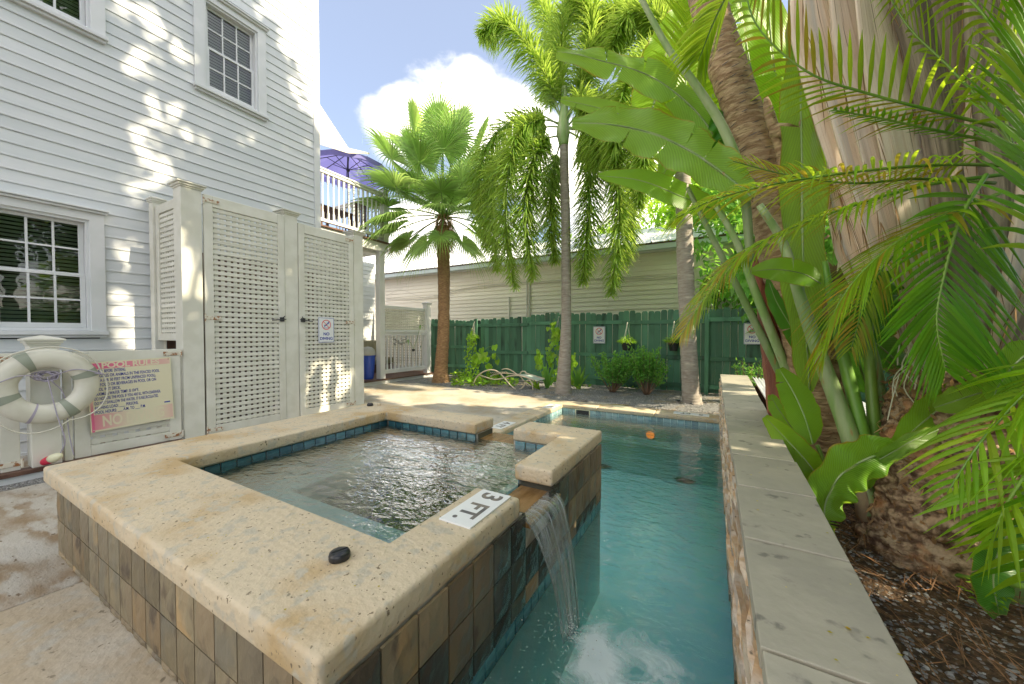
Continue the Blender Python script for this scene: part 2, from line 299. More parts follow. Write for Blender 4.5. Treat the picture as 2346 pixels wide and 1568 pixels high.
def broad_leaf(name, a, t, rib, edge=(.40, .30, .03), tw=.40):
    """banana-like blade: fine cross veins, pale midrib, yellowing margin; uv.x 0..1 across, uv.y along"""
    m = bpy.data.materials.new(name); m.use_nodes = True; nt = m.node_tree; N = nt.nodes; N.clear(); L = nt.links.new
    o = N.new('ShaderNodeOutputMaterial'); p = N.new('ShaderNodeBsdfPrincipled'); p.inputs['Roughness'].default_value = .34
    tc = N.new('ShaderNodeTexCoord'); sp = N.new('ShaderNodeSeparateXYZ'); L(tc.outputs['UV'], sp.inputs[0])
    ab = N.new('ShaderNodeMath'); ab.operation = 'SUBTRACT'; ab.inputs[1].default_value = .5; L(sp.outputs[0], ab.inputs[0])
    aa = N.new('ShaderNodeMath'); aa.operation = 'ABSOLUTE'; L(ab.outputs[0], aa.inputs[0])
    w = N.new('ShaderNodeMath'); w.operation = 'MULTIPLY_ADD'; w.inputs[1].default_value = .32; L(aa.outputs[0], w.inputs[0]); L(sp.outputs[1], w.inputs[2])
    cm = N.new('ShaderNodeCombineXYZ'); L(w.outputs[0], cm.inputs[0]); oi = N.new('ShaderNodeObjectInfo'); L(oi.outputs['Random'], cm.inputs[1])
    n = N.new('ShaderNodeTexNoise'); n.inputs['Scale'].default_value = 55; n.inputs['Detail'].default_value = 2; L(cm.outputs[0], n.inputs[0])
    wv = N.new('ShaderNodeMath'); wv.operation = 'SINE'; w2 = N.new('ShaderNodeMath'); w2.operation = 'MULTIPLY'; w2.inputs[1].default_value = 330; L(w.outputs[0], w2.inputs[0]); L(w2.outputs[0], wv.inputs[0])
    hv = N.new('ShaderNodeMath'); hv.operation = 'MULTIPLY_ADD'; hv.inputs[1].default_value = .5; L(wv.outputs[0], hv.inputs[0]); L(n.outputs[0], hv.inputs[2])
    b = N.new('ShaderNodeBump'); b.inputs['Distance'].default_value = .0016; L(hv.outputs[0], b.inputs['Height']); L(b.outputs[0], p.inputs['Normal'])
    v1 = N.new('ShaderNodeMapRange'); v1.inputs['From Min'].default_value = -.2; v1.inputs['From Max'].default_value = 1.2; v1.inputs['To Min'].default_value = .86; v1.inputs['To Max'].default_value = 1.10; L(hv.outputs[0], v1.inputs['Value'])
    def col(c0):
        hs = N.new('ShaderNodeHueSaturation'); hs.inputs['Color'].default_value = c0 + (1,); L(v1.outputs[0], hs.inputs['Value'])
        mr = N.new('ShaderNodeMapRange'); mr.interpolation_type = 'SMOOTHSTEP'; mr.inputs['From Min'].default_value = .035; mr.inputs['From Max'].default_value = .015; L(aa.outputs[0], mr.inputs['Value'])
        x = N.new('ShaderNodeMix'); x.data_type = 'RGBA'; L(mr.outputs[0], x.inputs[0]); L(hs.outputs[0], x.inputs[6]); x.inputs[7].default_value = rib + (1,)
        ne = N.new('ShaderNodeTexNoise'); ne.inputs['Scale'].default_value = 7; L(tc.outputs['Object'], ne.inputs[0])
        e1 = N.new('ShaderNodeMath'); e1.operation = 'MULTIPLY_ADD'; e1.inputs[1].default_value = .09; L(ne.outputs[0], e1.inputs[0]); L(aa.outputs[0], e1.inputs[2])
        er = N.new('ShaderNodeMapRange'); er.inputs['From Min'].default_value = .515; er.inputs['From Max'].default_value = .55; L(e1.outputs[0], er.inputs['Value'])
        y = N.new('ShaderNodeMix'); y.data_type = 'RGBA'; L(er.outputs[0], y.inputs[0]); L(x.outputs[2], y.inputs[6]); y.inputs[7].default_value = edge + (1,)
        return y.outputs[2]
    L(col(a), p.inputs['Base Color'])
    tr = N.new('ShaderNodeBsdfTranslucent'); L(col(t), tr.inputs[0])
    ms = N.new('ShaderNodeMixShader'); ms.inputs[0].default_value = tw; L(p.outputs[0], ms.inputs[1]); L(tr.outputs[0], ms.inputs[2]); L(ms.outputs[0], o.inputs[0])
    return m
MT['ban'] = broad_leaf('broad_leaf', (.17, .38, .03), (.56, .90, .06), (.45, .55, .18))
MT['banL'] = broad_leaf('lime_broad_leaf', (.20, .40, .02), (.62, .95, .05), (.50, .62, .15), tw=.5)
MT['banD'] = broad_leaf('deep_broad_leaf', (.07, .26, .025), (.26, .62, .05), (.28, .45, .10), tw=.3)
MT['banG'] = broad_leaf('grey_green_broad_leaf', (.21, .39, .05), (.58, .88, .08), (.42, .52, .22), tw=.36)

# ------------------------------------------------------------ mesh helpers
COL = scene.collection
def wloc(o):
    l = Vector((0, 0, 0))
    while o is not None: l += o.location; o = o.parent
    return l
def tag(o, label=None, cat=None, group=None, kind=None):
    if label: o['label'] = label
    if cat: o['category'] = cat
    if group: o['group'] = group
    if kind: o['kind'] = kind
    return o
def thing(name, loc, label, cat, group=None):
    o = bpy.data.objects.new(name, None); COL.objects.link(o); o.location = loc; o.empty_display_size = .2
    return tag(o, label, cat, group)
def V(*a): return Vector(a)
class MB:
    def __init__(s): s.v = []; s.f = []; s.uv = []; s.ch = []
    def add(s, vs, fs, uvs=None):
        n = len(s.v); s.ch.append((list(vs), fs, uvs)); s.v.extend([tuple(p) for p in vs])
        for i, f in enumerate(fs):
            s.f.append([n + k for k in f])
            s.uv.append([uvs[k] for k in f] if uvs else None)
    def box(s, x0, y0, z0, x1, y1, z1):
        s.add([(x0, y0, z0), (x1, y0, z0), (x1, y1, z0), (x0, y1, z0), (x0, y0, z1), (x1, y0, z1), (x1, y1, z1), (x0, y1, z1)],
              [(0, 3, 2, 1), (4, 5, 6, 7), (0, 1, 5, 4), (1, 2, 6, 5), (2, 3, 7, 6), (3, 0, 4, 7)]); return s
    def cbox(s, x0, y0, z0, x1, y1, z1, c):
        """box with chamfered edges"""
        lo = (x0, y0, z0); hi = (x1, y1, z1); vs = []; ix = {}
        for sx in (0, 1):
            for sy in (0, 1):
                for sz in (0, 1):
                    q = [(lo, hi)[k][i] for i, k in enumerate((sx, sy, sz))]
                    for a in range(3):
                        p = [q[i] + (0 if i == a else (c if (sx, sy, sz)[i] == 0 else -c)) for i in range(3)]
                        ix[(sx, sy, sz, a)] = len(vs); vs.append(tuple(p))
        fs = []
        for a in range(3):
            b, d = [(1, 2), (2, 0), (0, 1)][a]
            for k in (0, 1):
                ring = []
                for kb, kd in ((0, 0), (1, 0), (1, 1), (0, 1)):
                    t = [0, 0, 0]; t[a] = k; t[b] = kb; t[d] = kd; ring.append(ix[(*t, a)])
                fs.append(tuple(ring if k else ring[::-1]))
            for kb in (0, 1):
                for kd in (0, 1):
                    t0 = [0, 0, 0]; t1 = [0, 0, 0]; t0[b] = t1[b] = kb; t0[d] = t1[d] = kd; t1[a] = 1
                    q = [ix[(*t0, b)], ix[(*t1, b)], ix[(*t1, d)], ix[(*t0, d)]]
                    fs.append(tuple(q if kb == kd else q[::-1]))
        for sx in (0, 1):
            for sy in (0, 1):
                for sz in (0, 1):
                    q = [ix[(sx, sy, sz, a)] for a in range(3)]
                    fs.append(tuple(q if (sx + sy + sz) % 2 else q[::-1]))
        s.add(vs, fs); return s
    def tube(s, pts, rad, n=8, cap=True, uvs=False):
        pts = [Vector(p) for p in pts]; m = len(pts)
        if not isinstance(rad, (list, tuple)): rad = [rad] * m
        vs = []; uvl = []; prev = None
        for i, p in enumerate(pts):
            t = (pts[min(i + 1, m - 1)] - pts[max(i - 1, 0)])
            t = t.normalized() if t.length > 1e-9 else V(0, 0, 1)
            if prev is None: a = t.orthogonal().normalized()
            else:
                a = prev - t * prev.dot(t); a = a.normalized() if a.length > 1e-6 else t.orthogonal().normalized()
            prev = a; b = t.cross(a)
            for k in range(n):
                th = 2 * math.pi * k / n; vs.append(p + (a * math.cos(th) + b * math.sin(th)) * rad[i]); uvl.append((k / n, i / m))
        fs = [(i * n + k, i * n + (k + 1) % n, (i + 1) * n + (k + 1) % n, (i + 1) * n + k) for i in range(m - 1) for k in range(n)]
        if cap: fs += [tuple(range(n))[::-1], tuple((m - 1) * n + k for k in range(n))]
        s.add(vs, fs, uvl if uvs else None); return s
    def lathe(s, prof, c=(0, 0, 0), n=12):
        vs = []; c = Vector(c)
        for r, z in prof:
            for k in range(n):
                th = 2 * math.pi * k / n; vs.append(c + V(r * math.cos(th), r * math.sin(th), z))
        m = len(prof)
        fs = [(i * n + k, i * n + (k + 1) % n, (i + 1) * n + (k + 1) % n, (i + 1) * n + k) for i in range(m - 1) for k in range(n)]
        fs += [tuple(range(n))[::-1], tuple((m - 1) * n + k for k in range(n))]
        s.add(vs, fs); return s
    def blade(s, p0, p1, w, up=V(0, 0, 1), droop=0, seg=3, fold=0, tip=.05, tw=0):
        """a narrow leaflet from p0 to p1"""
        p0 = Vector(p0); p1 = Vector(p1); d = p1 - p0; L = d.length
        if L < 1e-5: return s
        side = d.cross(up)
        if side.length < 1e-5: side = d.orthogonal()
        side.normalize(); nrm = side.cross(d).normalized()
        if tw: side = (side * math.cos(tw) + nrm * math.sin(tw)); nrm = side.cross(d).normalized()
        vs = []
        for i in range(seg + 1):
            t = i / seg
            c = p0 + d * t + V(0, 0, -1) * (droop * L * t * t)
            ww = w * (.45 + .55 * min(1, t * 3)) * (1 - max(0, (t - .35) / .65) ** 1.6) + tip * w
            vs += [c - side * ww * .5, c + side * ww * .5]
            if fold: vs.insert(-1, c - nrm * (-fold) * ww); 
        k = 3 if fold else 2
        fs = []
        for i in range(seg):
            for j in range(k - 1): fs.append((i * k + j, i * k + j + 1, (i + 1) * k + j + 1, (i + 1) * k + j))
        s.add(vs, fs); return s
    def mesh(s, name, origin=V(0, 0, 0), mat=None, smooth=False):
        me = bpy.data.meshes.new(name); ox, oy, oz = origin
        me.from_pydata([(x - ox, y - oy, z - oz) for x, y, z in s.v], [], s.f)
        if any(u for u in s.uv):
            ul = me.uv_layers.new(name='UVMap'); flat = []
            for f, u in zip(s.f, s.uv):
                for k in range(len(f)): flat.extend(u[k] if u else (0, 0))
            ul.data.foreach_set('uv', flat)
        if mat: me.materials.append(MT[mat] if isinstance(mat, str) else mat)
        if smooth: me.shade_smooth()
        me.update(); return me
    def build(s, name, mat, parent=None, smooth=False, bevel=0, bseg=2):
        me = s.mesh(name, wloc(parent) if parent else V(0, 0, 0), mat, smooth)
        o = bpy.data.objects.new(name, me); COL.objects.link(o)
        if parent: o.parent = parent
        if bevel:
            b = o.modifiers.new('bevel', 'BEVEL'); b.width = bevel; b.segments = bseg; b.limit_method = 'ANGLE'; b.angle_limit = R(35)
            if bseg > 2: me.shade_smooth(); b.harden_normals = False
        return o
def split(mb, name, mat, parent=None, bevel=0, first=None):
    """every box added to mb becomes an object of its own; with first=, the first one is the part and the rest its pieces"""
    out = []
    for i, (vs, fs, uvs) in enumerate(mb.ch):
        q = MB(); q.add(vs, fs, uvs); out.append(q.build(first if first and i == 0 else name, mat, out[0] if first and i else parent, bevel=bevel))
    return out[0]
def ring_frame(x0, x1, ya, yb, za, zb, l, r, bo, t):
    """a rectangular frame in the y-z plane, one piece"""
    q = MB(); vs = []
    for x in (x0, x1):
        vs += [(x, ya, za), (x, yb, za), (x, yb, zb), (x, ya, zb), (x, ya + l, za + bo), (x, yb - r, za + bo), (x, yb - r, zb - t), (x, ya + l, zb - t)]
    fs = []
    for k in range(4):
        j = (k + 1) % 4; fs += [(k, 4 + k, 4 + j, j), (8 + k, 8 + j, 12 + j, 12 + k), (k, j, 8 + j, 8 + k), (4 + k, 12 + k, 12 + j, 4 + j)]
    q.add(vs, fs); return q
def inst(name, me, loc, parent, rot=None, scale=None):
    """another object on a shared mesh, at a world place, under its parent"""
    o = bpy.data.objects.new(name, me); COL.objects.link(o)
    if parent: o.parent = parent
    o.location = Vector(loc) - (wloc(parent) if parent else V(0, 0, 0))
    if rot is not None: o.rotation_euler = rot
    if scale is not None: o.scale = scale
    return o
def text(s, size, origin, right, up, mat, parent, name='lettering', ext=.001, off=0, ax='CENTER', sx=1, fit=0):
    c = bpy.data.curves.new(name, 'FONT'); c.body = s; c.size = size; c.align_x = ax; c.align_y = 'CENTER'; c.extrude = ext; c.offset = off
    o = bpy.data.objects.new(name, c); COL.objects.link(o); c.materials.append(MT[mat])
    right = Vector(right).normalized(); up = Vector(up).normalized(); nn = right.cross(up)
    m = Matrix((right * sx, up, nn)).transposed().to_4x4(); o.parent = parent
    o['fit'] = fit
    m.translation = Vector(origin) - (wloc(parent) if parent else V(0, 0, 0)); o.matrix_local = m
    return o
def struct(name, mb, mat, **k): return tag(mb.build(name, mat, **k), kind='structure')
def poly_prism(pts, z0, z1):
    b = MB(); n = len(pts)
    b.add([(x, y, z0) for x, y in pts] + [(x, y, z1) for x, y in pts],
          [tuple(range(n))[::-1], tuple(range(n, 2 * n))] + [(i, (i + 1) % n, n + (i + 1) % n, n + i) for i in range(n)]); return b
def lerp(a, b, t): return a + (b - a) * t
def curve_pts(pts, n):
    """smooth (Catmull-Rom) resampling"""
    pts = [Vector(p) for p in pts]; P = [pts[0] * 2 - pts[1]] + pts + [pts[-1] * 2 - pts[-2]]; out = []
    m = len(pts) - 1
    for i in range(n + 1):
        t = i / n * m; k = min(int(t), m - 1); t -= k; a, b, c, d = P[k:k + 4]
        out.append(.5 * ((2 * b) + (c - a) * t + (2 * a - 5 * b + 4 * c - d) * t * t + (3 * b - a - 3 * c + d) * t ** 3))
    return out

def stone(b_, x, y, z, r, rq):
    a0 = rq.uniform(0, 6.28); e = rq.uniform(.6, 1); h = r * rq.uniform(.4, .75); vs = []
    for k in range(6):
        a = a0 + k * 1.047; q = r * rq.uniform(.8, 1.1); vs.append((x + math.cos(a) * q, y + math.sin(a) * q * e, z))
    for k in range(6): vs.append((x + (vs[k][0] - x) * .62, y + (vs[k][1] - y) * .62, z + h * rq.uniform(.75, 1)))
    vs.append((x, y, z + h)); b_.add(vs, [(k, (k + 1) % 6, 6 + (k + 1) % 6, 6 + k) for k in range(6)] + [(6 + k, 6 + (k + 1) % 6, 12) for k in range(6)])
# ------------------------------------------------------------ setting: ground, deck, pool
POOL = [(-.86, -1.0), (.12, -1.0), (.12, 6.46), (-2.55, 6.46), (-2.55, 3.05), (-.86, 3.05)]
WZ = -.12
g = MB()
# ground as a sheet with the pool left out
xs = [-60, -2.84, -.92, .13, 60]; ys = [-60, -1.2, 3.0, 6.7, 90]
for i in range(4):
    for j in range(4):
        if (i, j) in ((1, 2), (2, 1), (2, 2)): continue
        g.add([(xs[i], ys[j], -.02), (xs[i + 1], ys[j], -.02), (xs[i + 1], ys[j + 1], -.02), (xs[i], ys[j + 1], -.02)], [(0, 1, 2, 3)])
struct('ground', g, 'soil')
b = poly_prism([(-15, 3.10), (-2.85, 3.10), (-2.85, 6.46), (-2.83, 6.86), (-4.2, 7.02), (-7.35, 7.42), (-7.3, 8.2), (-15, 8.2)], -.10, 0); struct('deck', b, 'deck')
JA = at(197, 1329, z=0); JB = at(0, 1402, z=0); JD = (JB - JA).normalized(); JC = JA + JD * 6; JA2 = JA - JD * .25
b = poly_prism([(-15, 3.094), (-15, JC.y), (JC.x, JC.y), (JA2.x, JA2.y), (-2.9, .70), (-2.9, 3.094)][::-1], -.10, 0); struct('deck_beside_hot_tub', b, 'deckstain', bevel=.004)
sh_ = V(JD.y, -JD.x, 0) * .006; sh_ = sh_ if sh_.y < 0 else -sh_
b = poly_prism([(JC.x + sh_.x, JC.y + sh_.y), (JA2.x + sh_.x, JA2.y + sh_.y), (-2.6, .64), (-.92, .64), (-.92, -4), (-15, -4), (-15, JC.y + sh_.y)], -.10, -.002); struct('deck_near', b, 'deck', bevel=.004)
b = MB().box(-2.2, 6.80, -.05, -1.55, 7.02, .006); struct('deck_pad', b, 'deck', bevel=.006)
# gravel bed along the fence
gb = MB(); nx, ny = 60, 16
for j in range(ny + 1):
    for i in range(nx + 1):
        x = -9 + 13 * i / nx; y = 6.8 + 2.9 * j / ny
        gb.v.append((x, y, -.012 + .02 * noise.noise(V(x * 1.5, y * 1.5, 0)) + (.02 if y > 7.3 else 0)))
for j in range(ny):
    for i in range(nx):
        k = j * (nx + 1) + i; gb.f.append([k, k + 1, k + nx + 2, k + nx + 1]); gb.uv.append(None)
struct('gravel_bed', gb, 'gravel')
gs = MB(); rr = random.Random(3)
for i in range(9000):
    x = rr.uniform(-7.2, .1); y = 6.9 + 2.2 * rr.random() ** 1.5; r = rr.uniform(.006, .014)
    if y < 7.45 - (x + 7.3) * .10 and x < -2.9: continue
    stone(gs, x, y, .003 + (.02 if y > 7.3 else 0), r, rr)
tag(gs.build('gravel_stones', 'pebble'), 'loose grey gravel between the concrete deck and the green fence', 'gravel', kind='stuff')
# gravel strip and curb under the gates
struct('gate_curb', MB().box(-5.62, -4, -.05, -5.40, 1.85, .065), 'trim')
struct('gravel_strip', MB().box(-5.398, -4, -.05, -5.22, 1.80, .006), 'gravel')
gs = MB()
for i in range(1600):
    x = rr.uniform(-5.39, -5.23); y = rr.uniform(-.3, 1.6); r = rr.uniform(.006, .013); z = .004
    stone(gs, x, y, z, r, rr)
tag(gs.build('strip_gravel', 'pebble'), 'narrow strip of dark gravel below the white gate', 'gravel', kind='stuff')

# pool shell (floor, walls) and bench
sh = MB(); FZ = -.88
n = len(POOL)
sh.add([(x, y, FZ) for x, y in POOL], [(0, 1, 2), (0, 2, 5), (5, 2, 3), (5, 3, 4)])
for i in range(n):
    (x0, y0), (x1, y1) = POOL[i], POOL[(i + 1) % n]
    sh.add([(x0, y0, FZ), (x1, y1, FZ), (x1, y1, -.04), (x0, y0, -.04)], [(0, 3, 2, 1)])
sh.box(-2.55, 6.0, FZ, .12, 6.459, -.42)                    # bench at the far end
sh.box(-2.549, 4.9, FZ, -1.9, 6.0, -.40)                    # entry step
struct('pool_shell', sh, 'plaster')
wb = poly_prism([(x + (-.004 if x < -.9 or x > 0 and False else .004) * 0, y) for x, y in POOL], FZ - .02, WZ)
# water body pushed 6 mm into the shell so that no face is shared
wb = poly_prism([(-.866, -1.006), (.126, -1.006), (.126, 6.466), (-2.556, 6.466), (-2.556, 3.044), (-.866, 3.044)], FZ - .02, WZ)
tag(wb.build('pool_water', 'poolwater'), kind='structure')
# pool coping
cop = thing('pool_coping', (-2.6, 6.5, 0), 'cream stone edging around the far end of the swimming pool', 'pool edging')
for nm, (x0, y0, x1, y1) in (('coping_left', (-2.85, 3.10, -2.52, 6.42)), ('coping_far', (-2.846, 6.43, .05, 6.80))):
    L_ = (x1 - x0) if nm == 'coping_far' else (y1 - y0); k = 3
    for i in range(k):
        a, c = i / k, (i + 1) / k; gp = .0015
        if nm == 'coping_far': bb = MB().box(lerp(x0, x1, a) + gp, y0, -.055, lerp(x0, x1, c) - gp, y1, .018)
        else: bb = MB().box(x0, lerp(y0, y1, a) + gp, -.055, x1, lerp(y0, y1, c) - gp, .018)
        bb.build('coping_slab', 'stone_cap', cop, bevel=.018, bseg=4)
# waterline tiles: one thing each wall
tile_c = MB().cbox(-.047, -.006, -.036, .047, .006, .036, .003).mesh('waterline_tile', mat='palteal')
tile_t = MB().cbox(-.047, -.006, -.040, .047, .006, .040, .003).mesh('spa_waterline_tile', mat='tealtile')
def tile_run(parent, me, p0, p1, z, rot, step=.1, skip=None):
    p0 = Vector(p0); p1 = Vector(p1); n = int((p1 - p0).length / step)
    for i in range(n):
        p = p0.lerp(p1, (i + .5) / n)
        if skip and skip(p): continue
        inst('tile', me, (p.x, p.y, z), parent, (0, 0, rot))
wt_ = thing('pool_waterline_tiles', (-1.2, 6.45, -.1), 'pale blue square tiles along the pool waterline under the stone edging', 'tiles')
tile_run(wt_, tile_c, (-2.54, 6.458, 0), (.05, 6.458, 0), -.094, 0, skip=lambda p: -2.28 < p.x < -2.02)
tile_run(wt_, tile_c, (-2.546, 3.1, 0), (-2.546, 6.45, 0), -.094, R(90))
sk = thing('pool_skimmer', (-2.15, 6.46, -.1), 'rectangular skimmer opening in the tiled far end of the pool', 'skimmer')
MB().box(-2.27, 6.452, -.135, -2.03, 6.456, -.06).build('opening', 'black', sk)
fr = MB(); fr.box(-2.29, 6.44, -.066, -2.01, 6.45, -.055); fr.box(-2.29, 6.44, -.13, -2.272, 6.45, -.066); fr.box(-2.028, 6.44, -.13, -2.01, 6.45, -.066); split(fr, 'trim_piece', 'floatw', sk)
pl = thing('pool_light', (-1.05, 5.99, -.60), 'round orange glowing light under the water at the far end of the pool', 'pool light')
pl.location = at(1490, 997, y=5.97)
c0 = wloc(pl)
lens = MB(); lens.lathe([(.001, 0), (.04, .002), (.06, .012), (.06, .02)], (0, 0, 0), 20)
me = lens.mesh('lens', mat=None)
em = bpy.data.materials.new('lamp_glow'); em.use_nodes = True; e_ = em.node_tree.nodes['Principled BSDF']; e_.inputs['Base Color'].default_value = (.9, .4, .1, 1); e_.inputs['Emission Color'].default_value = (1, .22, .02, 1); e_.inputs['Emission Strength'].default_value = .8
me.materials.append(em); inst('lens', me, c0 + V(0, -.02, 0), pl, (R(-90), 0, 0))
rg = MB().lathe([(.061, 0), (.085, 0), (.085, .02), (.061, .03)], (0, 0, 0), 20); me = rg.mesh('bezel', mat='white'); inst('bezel', me, c0 + V(0, -.005, 0), pl, (R(-90), 0, 0))
def drain(name, p, r, label, cat):
    t = thing(name, p, label, cat)
    MB().lathe([(r, 0), (r, .008), (r * .8, .022), (.001, .026)], p, 20).build('cover', 'darkstone', t, smooth=True)
    MB().lathe([(r * 1.12, -.002), (r * 1.12, .006), (r * 1.01, .006)], p, 20).build('rim', 'black', t)
drain('drain_cover', at(1570, 1094, z=FZ + .03), .17, 'dark round drain cover on the pool floor, near the stone wall', 'drain')
drain('drain_cover', at(1385, 1062, z=FZ + .03), .17, 'dark round drain cover on the pool floor, beside the hot tub corner', 'drain')

# ------------------------------------------------------------ hot tub
TX0, TX1, TY0, TY1 = -3.45, -.86, .58, 3.05
IX0, IX1, IY0, IY1 = -3.08, -1.13, 1.02, 2.75
TZ, CB, SW = .50, .40, .36
tub = thing('hot_tub', (-2.2, 1.8, 0), 'square raised hot tub with cream stone rim, slate tiled sides and rippling water', 'hot tub')
GY0, GY1, GX0, GX1 = 1.62, 2.02, -1.93, -1.55
core = MB()
w = .012
core.box(TX0 + w, TY0 + w, -1.2, TX1 - w, IY0 + .04, CB)                       # near wall
core.box(TX0 + w, IY0 + .04, -.1, IX0 - .04, IY1 + .04, CB)                      # left wall
core.box(TX0 + w, IY1 + .04, -1.2, GX0, TY1 - w, CB); core.box(GX1, IY1 + .04, -1.2, TX1 - w, TY1 - w, CB); core.box(GX0, IY1 + .04, -1.2, GX1, TY1 - w, .325)
core.box(IX1 + .02, IY0 + .04, -1.2, TX1 - w, GY0 + .04, CB); core.box(IX1 + .02, GY1 + .06, -1.2, TX1 - w, IY1 + .04, CB); core.box(IX1 + .02, GY0 + .04, -1.2, TX1 - w, GY1 + .06, .325)
core.build('wall_core', 'grout', tub)
# inner shell: walls, bench, well
ins = MB(); BX, BXR, BY, BYF = IX0 + .30, IX1 - .30, IY0 + .56, IY1 - .2
x0, x1, y0, y1 = IX0 - .035, IX1 + .018, IY0 + .036, IY1 + .036
def wallq(b, xa, ya, xb, yb, z0, z1): b.add([(xa, ya, z0), (xb, yb, z0), (xb, yb, z1), (xa, ya, z1)], [(0, 1, 2, 3)])
for (a, c, e, f) in ((x0, y0, x1, y0), (x1, y0, x1, y1), (x1, y1, x0, y1), (x0, y1, x0, y0)): wallq(ins, a, c, e, f, .05, .33)
ins.build('inner_wall', 'spaplaster', tub)
bn = MB(); bz = .15
bn.box(x0, y0, -.5, BX, y1, bz); bn.box(BX, y0, -.5, x1, BY, bz - .0002); bn.box(BXR, BY, -.5, x1, y1, bz - .0004); bn.box(BX, BYF, -.5, BXR, y1, bz - .0006)
bn.build('bench', 'spaplaster', tub, bevel=.02, bseg=3)
MB().box(BX - .01, BY - .01, -.34, BXR + .01, BYF + .01, -.30).build('floor', 'spaplaster', tub)
sw = MB().box(x0 - .005, y0 - .005, -.36, x1 + .005, y1 + .005, SW)
tag(sw.build('hot_tub_water', 'spawater'), kind='structure')
# rim
def rim(pts): 
    b_ = poly_prism(pts, CB, TZ); return b_.build('rim', 'stone_cap', tub, bevel=.018, bseg=4)
rim([(-.86 + .0, TY0 - .03), (-.86, GY0), (IX1, GY0), (IX1, IY0), (IX0, IY0), (IX0, IY1), (GX0, IY1), (GX0, TY1 + .02), (-3.65, TY1 + .02), (-3.65, TY0 - .03)])
rim([(-.86, GY1), (-.86, TY1 + .05), (GX1, TY1 + .05), (GX1, IY1 + .02), (IX1 + .01, IY1 + .02), (IX1 + .01, GY1)])
# slate tiles on the near side and pool side
def slates(me_sets, p0, p1, rot, rows, wd=.152, hh=.188, ztop=CB, pick=None, off=.0):
    p0 = Vector(p0); p1 = Vector(p1); L_ = (p1 - p0).length; n = round(L_ / wd); wd = L_ / n
    for r_ in range(rows):
        for i in range(n):
            u_ = (i + .5 + (0 if r_ % 2 == 0 else 0)) / n; p = p0.lerp(p1, u_); z = ztop - hh * (r_ + .5)
            me = me_sets(r_, i, n, z)
            if me: inst('tile', me, (p.x, p.y, z), tub, (0, 0, rot))
def slate_mesh(mat, k, wd=.152, hh=.188, lowcut=None):
    rr_ = random.Random(k); b_ = MB(); gx = 4; gz = 4; hw = wd / 2 - .0030; h2 = hh / 2 - .0030; t = .013
    vs = []; fs = []
    for j in range(gz + 1):
        for i in range(gx + 1):
            x = -hw + 2 * hw * i / gx; z = -h2 + 2 * h2 * j / gz
            e = (i in (0, gx)) or (j in (0, gz))
            vs.append((x + (0 if e else rr_.uniform(-.003, .003)), -t * .74 if e else -t - rr_.uniform(0, .005), z + (0 if e else rr_.uniform(-.003, .003))))
    for j in range(gz):
        for i in range(gx): k_ = j * (gx + 1) + i; fs.append((k_, k_ + 1, k_ + gx + 2, k_ + gx + 1))
    nb = len(vs); ring = [i for i in range(gx + 1)] + [j * (gx + 1) + gx for j in range(1, gz + 1)] + [gz * (gx + 1) + i for i in range(gx - 1, -1, -1)] + [j * (gx + 1) for j in range(gz - 1, 0, -1)]
    for r_ in ring: vs.append((vs[r_][0], .002, vs[r_][2]))
    m = len(ring)
    for i in range(m): fs.append((ring[i], nb + i, nb + (i + 1) % m, ring[(i + 1) % m]))
    b_.add(vs, fs); return b_.mesh('slate_tile', mat=mat)
ST = [slate_mesh('slate_tan', k) for k in range(5)]; SD = [slate_mesh('slate_dark', 20 + k) for k in range(4)]; SWT = [slate_mesh('slate_wet', 40 + k) for k in range(4)]
STs = [slate_mesh('slate_tan', 60 + k, hh=.03) for k in range(3)]
rs = random.Random(11)
slates(lambda r_, i, n, z: rs.choice(ST), (TX0, TY0, 0), (TX1, TY0, 0), 0, 2)
for i in range(17):
    p = lerp(TX0, TX1, (i + .5) / 17); inst('tile', rs.choice(STs), (p, TY0, CB - .376 - .012), tub)
def rightpick(r_, i, n, z):
    y = lerp(TY0, TY1, (i + .5) / n)
    if GY0 < y < GY1 and r_ == 0: return None
    if y < .95: return rs.choice(ST + SD)
    if y < 1.35: return rs.choice(SD + SD + ST) if r_ < 2 else rs.choice(SD + SWT)
    if y < 2.25: return rs.choice(SWT + SD) if r_ else rs.choice(SWT)
    return rs.choice(ST + ST + SD) if r_ < 2 else rs.choice(SD + ST + SWT[:1])
slates(rightpick, (TX1, TY0, 0), (TX1, TY1, 0), R(90), 2, hh=.188)
slates(lambda r_, i, n, z: rightpick(2, i, n, z), (TX1, TY0, 0), (TX1, TY1, 0), R(90), 1, hh=.10, ztop=.024) if False else None
lo = [slate_mesh('slate_wet', 70 + k, hh=.095) for k in range(3)] + [slate_mesh('slate_dark', 75, hh=.095), slate_mesh('slate_tan', 76, hh=.095)]
for i in range(16):
    y = lerp(TY0, TY1, (i + .5) / 16); inst('tile', rs.choice(lo[:4] if y < 2.3 else lo[2:]), (TX1, y, CB - .376 - .048), tub, (0, 0, R(90)))
blt = MB().cbox(-.042, -.006, -.040, .042, .006, .040, .003).mesh('pool_side_tile', mat='tealtile')
n_ = 28
for i in range(n_):
    y = lerp(TY0, TY1, (i + .5) / n_); inst('tile', blt, (TX1 + .001, y, -.115), tub, (0, 0, R(90)))
MB().box(TX1 - .004, TY0, -.162, TX1 + .004, TY1, -.157).build('grout_line', 'grout', tub)
